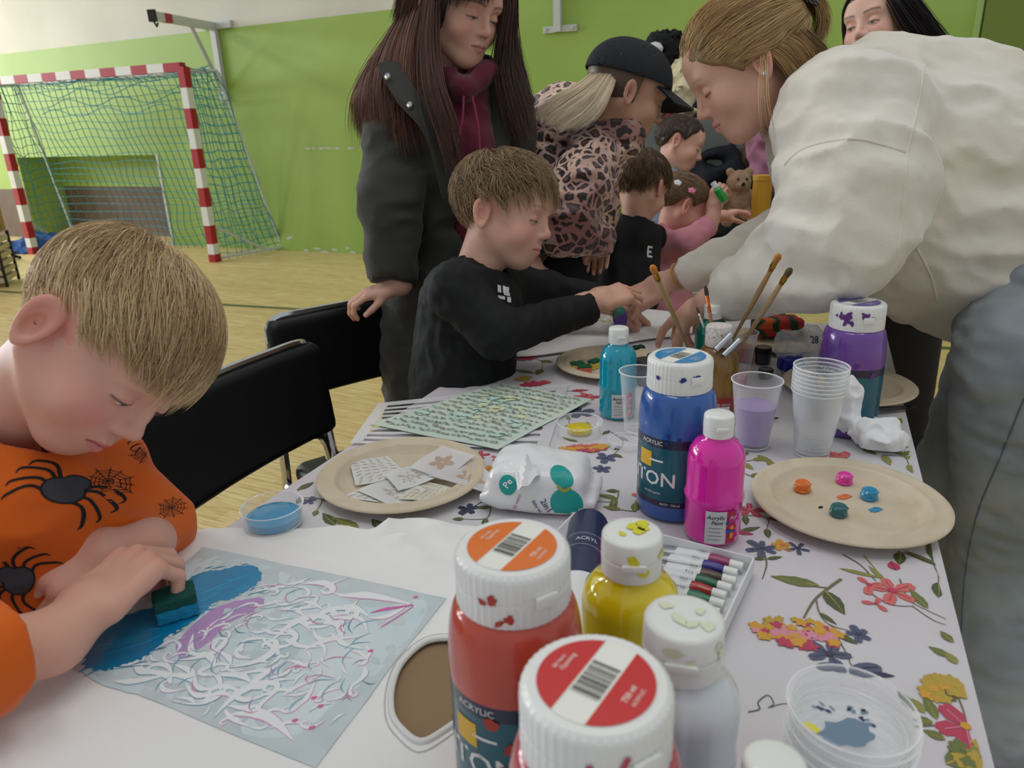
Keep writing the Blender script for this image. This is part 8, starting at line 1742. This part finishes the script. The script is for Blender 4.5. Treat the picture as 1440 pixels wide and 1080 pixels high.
# ------------------------------------------------------------------ tray of paint tubes
def tray():
    BL_, BR_, FR_ = W(808, 724, TZ+.02), W(1060, 788, TZ+.02), W(1040, 1045, TZ+.02); x = nrm((BR_-BL_)*A(1, 1, 0)); y = A(-x[1], x[0], 0); Lx = np.linalg.norm((BR_-BL_)[:2]); Ly = abs(float((FR_-BR_)@y)); c0 = BR_-y*Ly-x*Lx; c0 = A(c0[0], c0[1], TZ+.0035); R_ = np.stack([x, y, A(0, 0, 1)], 1)
    t = thing('tube_tray', 'white cardboard tray full of small paint tubes, behind the foreground bottles', 'tray', c0); wc = mat('white_card', '#dfe0e2', rough=.6)
    P = lambda u, v, w=0: R_@A(u, v, w)
    b = MB(); b.box(P(Lx/2, Ly/2, .001), (Lx, Ly, .0015), R=R_); 
    for (u, v, du, dv) in ((Lx/2, 0, Lx, .0015), (Lx/2, Ly, Lx, .0015), (0, Ly/2, .0015, Ly), (Lx, Ly/2, .0015, Ly)): b.box(P(u, v, .010), (du, dv, .020), R=R_)
    b.build('tray', wc, t, smooth=False); n = int(Ly/.0155); cols = ['#8a2a5a', '#23237a', '#4a3a2a', '#0e5a3a', '#a02a2a', '#0f6a4a', '#d8c41a', '#6a1f2f', '#c8b8a8', '#e0e0dc', '#3a2a22', '#b5651d', '#c05a2a', '#2a6a9a', '#203a80', '#7a2a7a', '#d0d0ce', '#d88a1a']; nm_ = ['wine red', 'dark blue', 'brown', 'green', 'red', 'emerald', 'yellow', 'maroon', 'beige', 'white', 'umber', 'ochre', 'rust', 'sky blue', 'navy', 'purple', 'pale grey', 'orange']
    al = mat('tube_metal', '#b4b6b8', rough=.35, metal=.9); capm = mat('tube_cap_white', '#dedfdc', rough=.4); r = random.Random(9)
    for k in range(n):
        v = Ly-.009-k*.0150
        if v < .01: break
        ci = k % len(cols); L = .105; u1 = Lx-.006-r.uniform(0, .006); c = c0+P(u1, v, .0105); q = thing('paint_tube', 'x', 'paint tube', c, 0, 'paint tubes lying side by side in the tray'); q['label'] = nm_[ci]+' paint tube with a white cap in the cardboard tray' if k < len(cols) else nm_[ci]+' paint tube at the front of the cardboard tray'
        a = r.uniform(-.06, .06); Rt = R_@rot_z(a); X = Rt@A(-1, 0, 0)
        b = MB(); b.tube([X*.0, X*.014], .0052, 14); b.build('tube_cap', capm, q)
        b = MB(); V = []; seg = 16; ns = 9
        for i in range(ns):
            s = i/(ns-1); w = .0066*(1 if s > .02 else .7)+.0012*s; th = .0066*(1-s)**.6+.0006
            if i == 0: w = th = .0050
            for j in range(seg): an = 6.283*j/seg; V.append(X*(.014+.004*(i > 0)+(L-.03)*s)+Rt@A(0, 1, 0)*w*math.cos(an)+A(0, 0, 1)*(th*math.sin(an)-.003*s+r.uniform(-.0005, .0005)))
        Fs = [(i*seg+j, i*seg+(j+1) % seg, (i+1)*seg+(j+1) % seg, (i+1)*seg+j) for i in range(ns-1) for j in range(seg)]+[tuple(range(seg))[::-1], tuple((ns-1)*seg+j for j in range(seg))]
        b.add(V, Fs); b.m = [1 if i//seg < 2 else (2 if i//seg < 6 else 0) for i in range(len(b.f))]; b.build('tube', [al, mat('tube'+cols[ci][1:], cols[ci], rough=.35, coat=.4), mat('tube_label', '#d6d7d8', rough=.4)], q)
        b = MB(); tp = lambda x_, y_: tuple(X*(.045-x_)+Rt@A(0, 1, 0)*(-y_)*-1+A(0, 0, .0066)); put_text(b, ['120', '451', '303', '512', '262'][k % 5], .006, lambda x_, y_: tuple(-X*x_*1+X*.045+Rt@A(0, 1, 0)*y_+A(0, 0, .0069)), 0); b.build('number', mat('ink_black'), q, smooth=False)
    # big navy tube leaning on the tray's left end
    p0, p1 = W(828, 742, TZ+.050), W(800, 905, TZ+.045); q = thing('large_paint_tube', 'large navy and white paint tube lying beside the yellow bottle', 'paint tube', p0); d = nrm(p1-p0); L = np.linalg.norm(p1-p0); Rt = basis(d, A(0, 0, 1)); b = MB(); V = []; seg = 28; ns = 12
    for i in range(ns):
        s = i/(ns-1); w = .0225; th = .0225*(1-.55*s)
        for j in range(seg): an = 6.283*j/seg; V.append(Rt@A(th*math.cos(an), w*math.sin(an), L*s))
    b.add(V, [(i*seg+j, i*seg+(j+1) % seg, (i+1)*seg+(j+1) % seg, (i+1)*seg+j) for i in range(ns-1) for j in range(seg)]+[tuple(range(seg))[::-1], tuple((ns-1)*seg+j for j in range(seg))]); b.m = [0 if i//seg < 6 else 1 for i in range(len(b.f))]
    b.build('tube', [mat('navy_tube', '#182548', rough=.3, coat=.4), mat('white_tube', '#dcdee0', rough=.3, coat=.4)], q); b = MB()
    up_ = nrm(_O-p0-d*((_O-p0)@d)); sd = np.cross(up_, d); 
    def tf(x_, y_): a = x_/.0225; return tuple(d*(L*.30-y_)+up_*.0232*math.cos(a)+sd*-.0232*math.sin(a)*-1)
    put_text(b, 'ACRYL', .0075, tf, 0); patch(b, tf, -.028, .028, .0100, .0104, 0, 12); patch(b, tf, -.028, .028, -.0104, -.0100, 0, 12)
    b.build('lettering', mat('silver_print', '#c8ccd6', rough=.4), q, smooth=False)
    b = MB(); b.lathe([(.018, 0), (.021, -.003), (.021, -.006), (0, -.008)], (0, 0, 0), 24, R=Rt); b.build('crimp_end', mat('navy_tube'), q)
tray()
# jars and small things behind the gold bottle
def jar(x, y, label, r, h, col, lid, nm='paint_jar'):
    c = W(x, y); c[2] = TZ+.003; t = thing(nm, label, 'paint jar', c, 0, 'small paint pots in the middle of the table'); b = MB(); b.lathe([(0, 0), (r*.9, 0), (r*.95, .002), (r*.97, h*.7), (0, h*.7)], (0, 0, 0), 28); b.build('pot', mat('pot'+col[1:], col, rough=.3, coat=.4), t)
    b = MB(); b.lathe([(r*.97, h*.62), (r*1.02, h*.63), (r*1.02, h*.97), (r*.95, h), (0, h)], (0, 0, 0), 28); b.build('lid', mat('lid'+lid[1:], lid, rough=.3), t)
jar(1072, 512, 'black-lidded pot lying right of the red pot', .016, .034, '#2a2a2e', '#141416'); jar(1047, 508, 'red paint pot with a dark lid behind the lilac cup', .019, .030, '#b5352e', '#a8302c'); jar(1036, 542, 'pink paint pot close behind the lilac cup', .018, .022, '#c96a78', '#cf8a90'); jar(1076, 532, 'small dark pot in front of the black-lidded one', .014, .016, '#3a3a40', '#222226')
jar(908, 540, 'navy paint pot between the turquoise and blue bottles', .022, .046, '#1c2b52', '#14161e'); jar(925, 528, 'black paint pot just behind the navy pot', .022, .040, '#222226', '#15161a')
# white t-shirt under the boy's and the blonde woman's hands
def tshirt2():
    outl = smooth_closed([px(690, 482), px(720, 470), px(770, 452), px(820, 442), px(900, 438), px(960, 446), px(975, 470), px(900, 482), px(850, 492), px(800, 498), px(740, 505), px(700, 500)], 4)
    rid = [([px(x, y) for x, y in r], h, .02) for r, h in [([(700, 492), (780, 480), (860, 485)], .010), ([(760, 470), (850, 462), (930, 470)], .008), ([(810, 450), (880, 448)], .006)]]
    zf = lambda x, y: zc(x, y)+.003+sum(h*math.exp(-(segd(x, y, r)/w)**2) for r, h, w in rid)
    V, Fs = sheet_mesh(outl, None, .016, zf, .002); org = W(850, 470); b = len(V); V = list(V); Fs = list(Fs); M = [0]*len(Fs); r = random.Random(3)
    for k in range(26):
        c = px(r.uniform(800, 905), r.uniform(448, 466)); q = disc2(c[0], c[1], r.uniform(.01, .035), r.uniform(.005, .015), 12, r.random()*3, .3, k); t = len(V); V += [(x, y, zf(x, y)+.0026+k*.00005) for x, y in q]; Fs.append(list(range(t, t+12))); M.append(1+k % 3)
    o = mesh('t_shirt', np.array(V), Fs, [mat('white_cotton'), mat('stain_gold', '#cfc3a0', rough=.8), mat('stain_lilac', '#c5c3dd', rough=.8), mat('stain_beige', '#d8d2c4', rough=.8)], None, True, M, org); o.location = org; tag(o, 'white t-shirt being painted, under the hands of the boy in black', 't-shirt')
tshirt2()
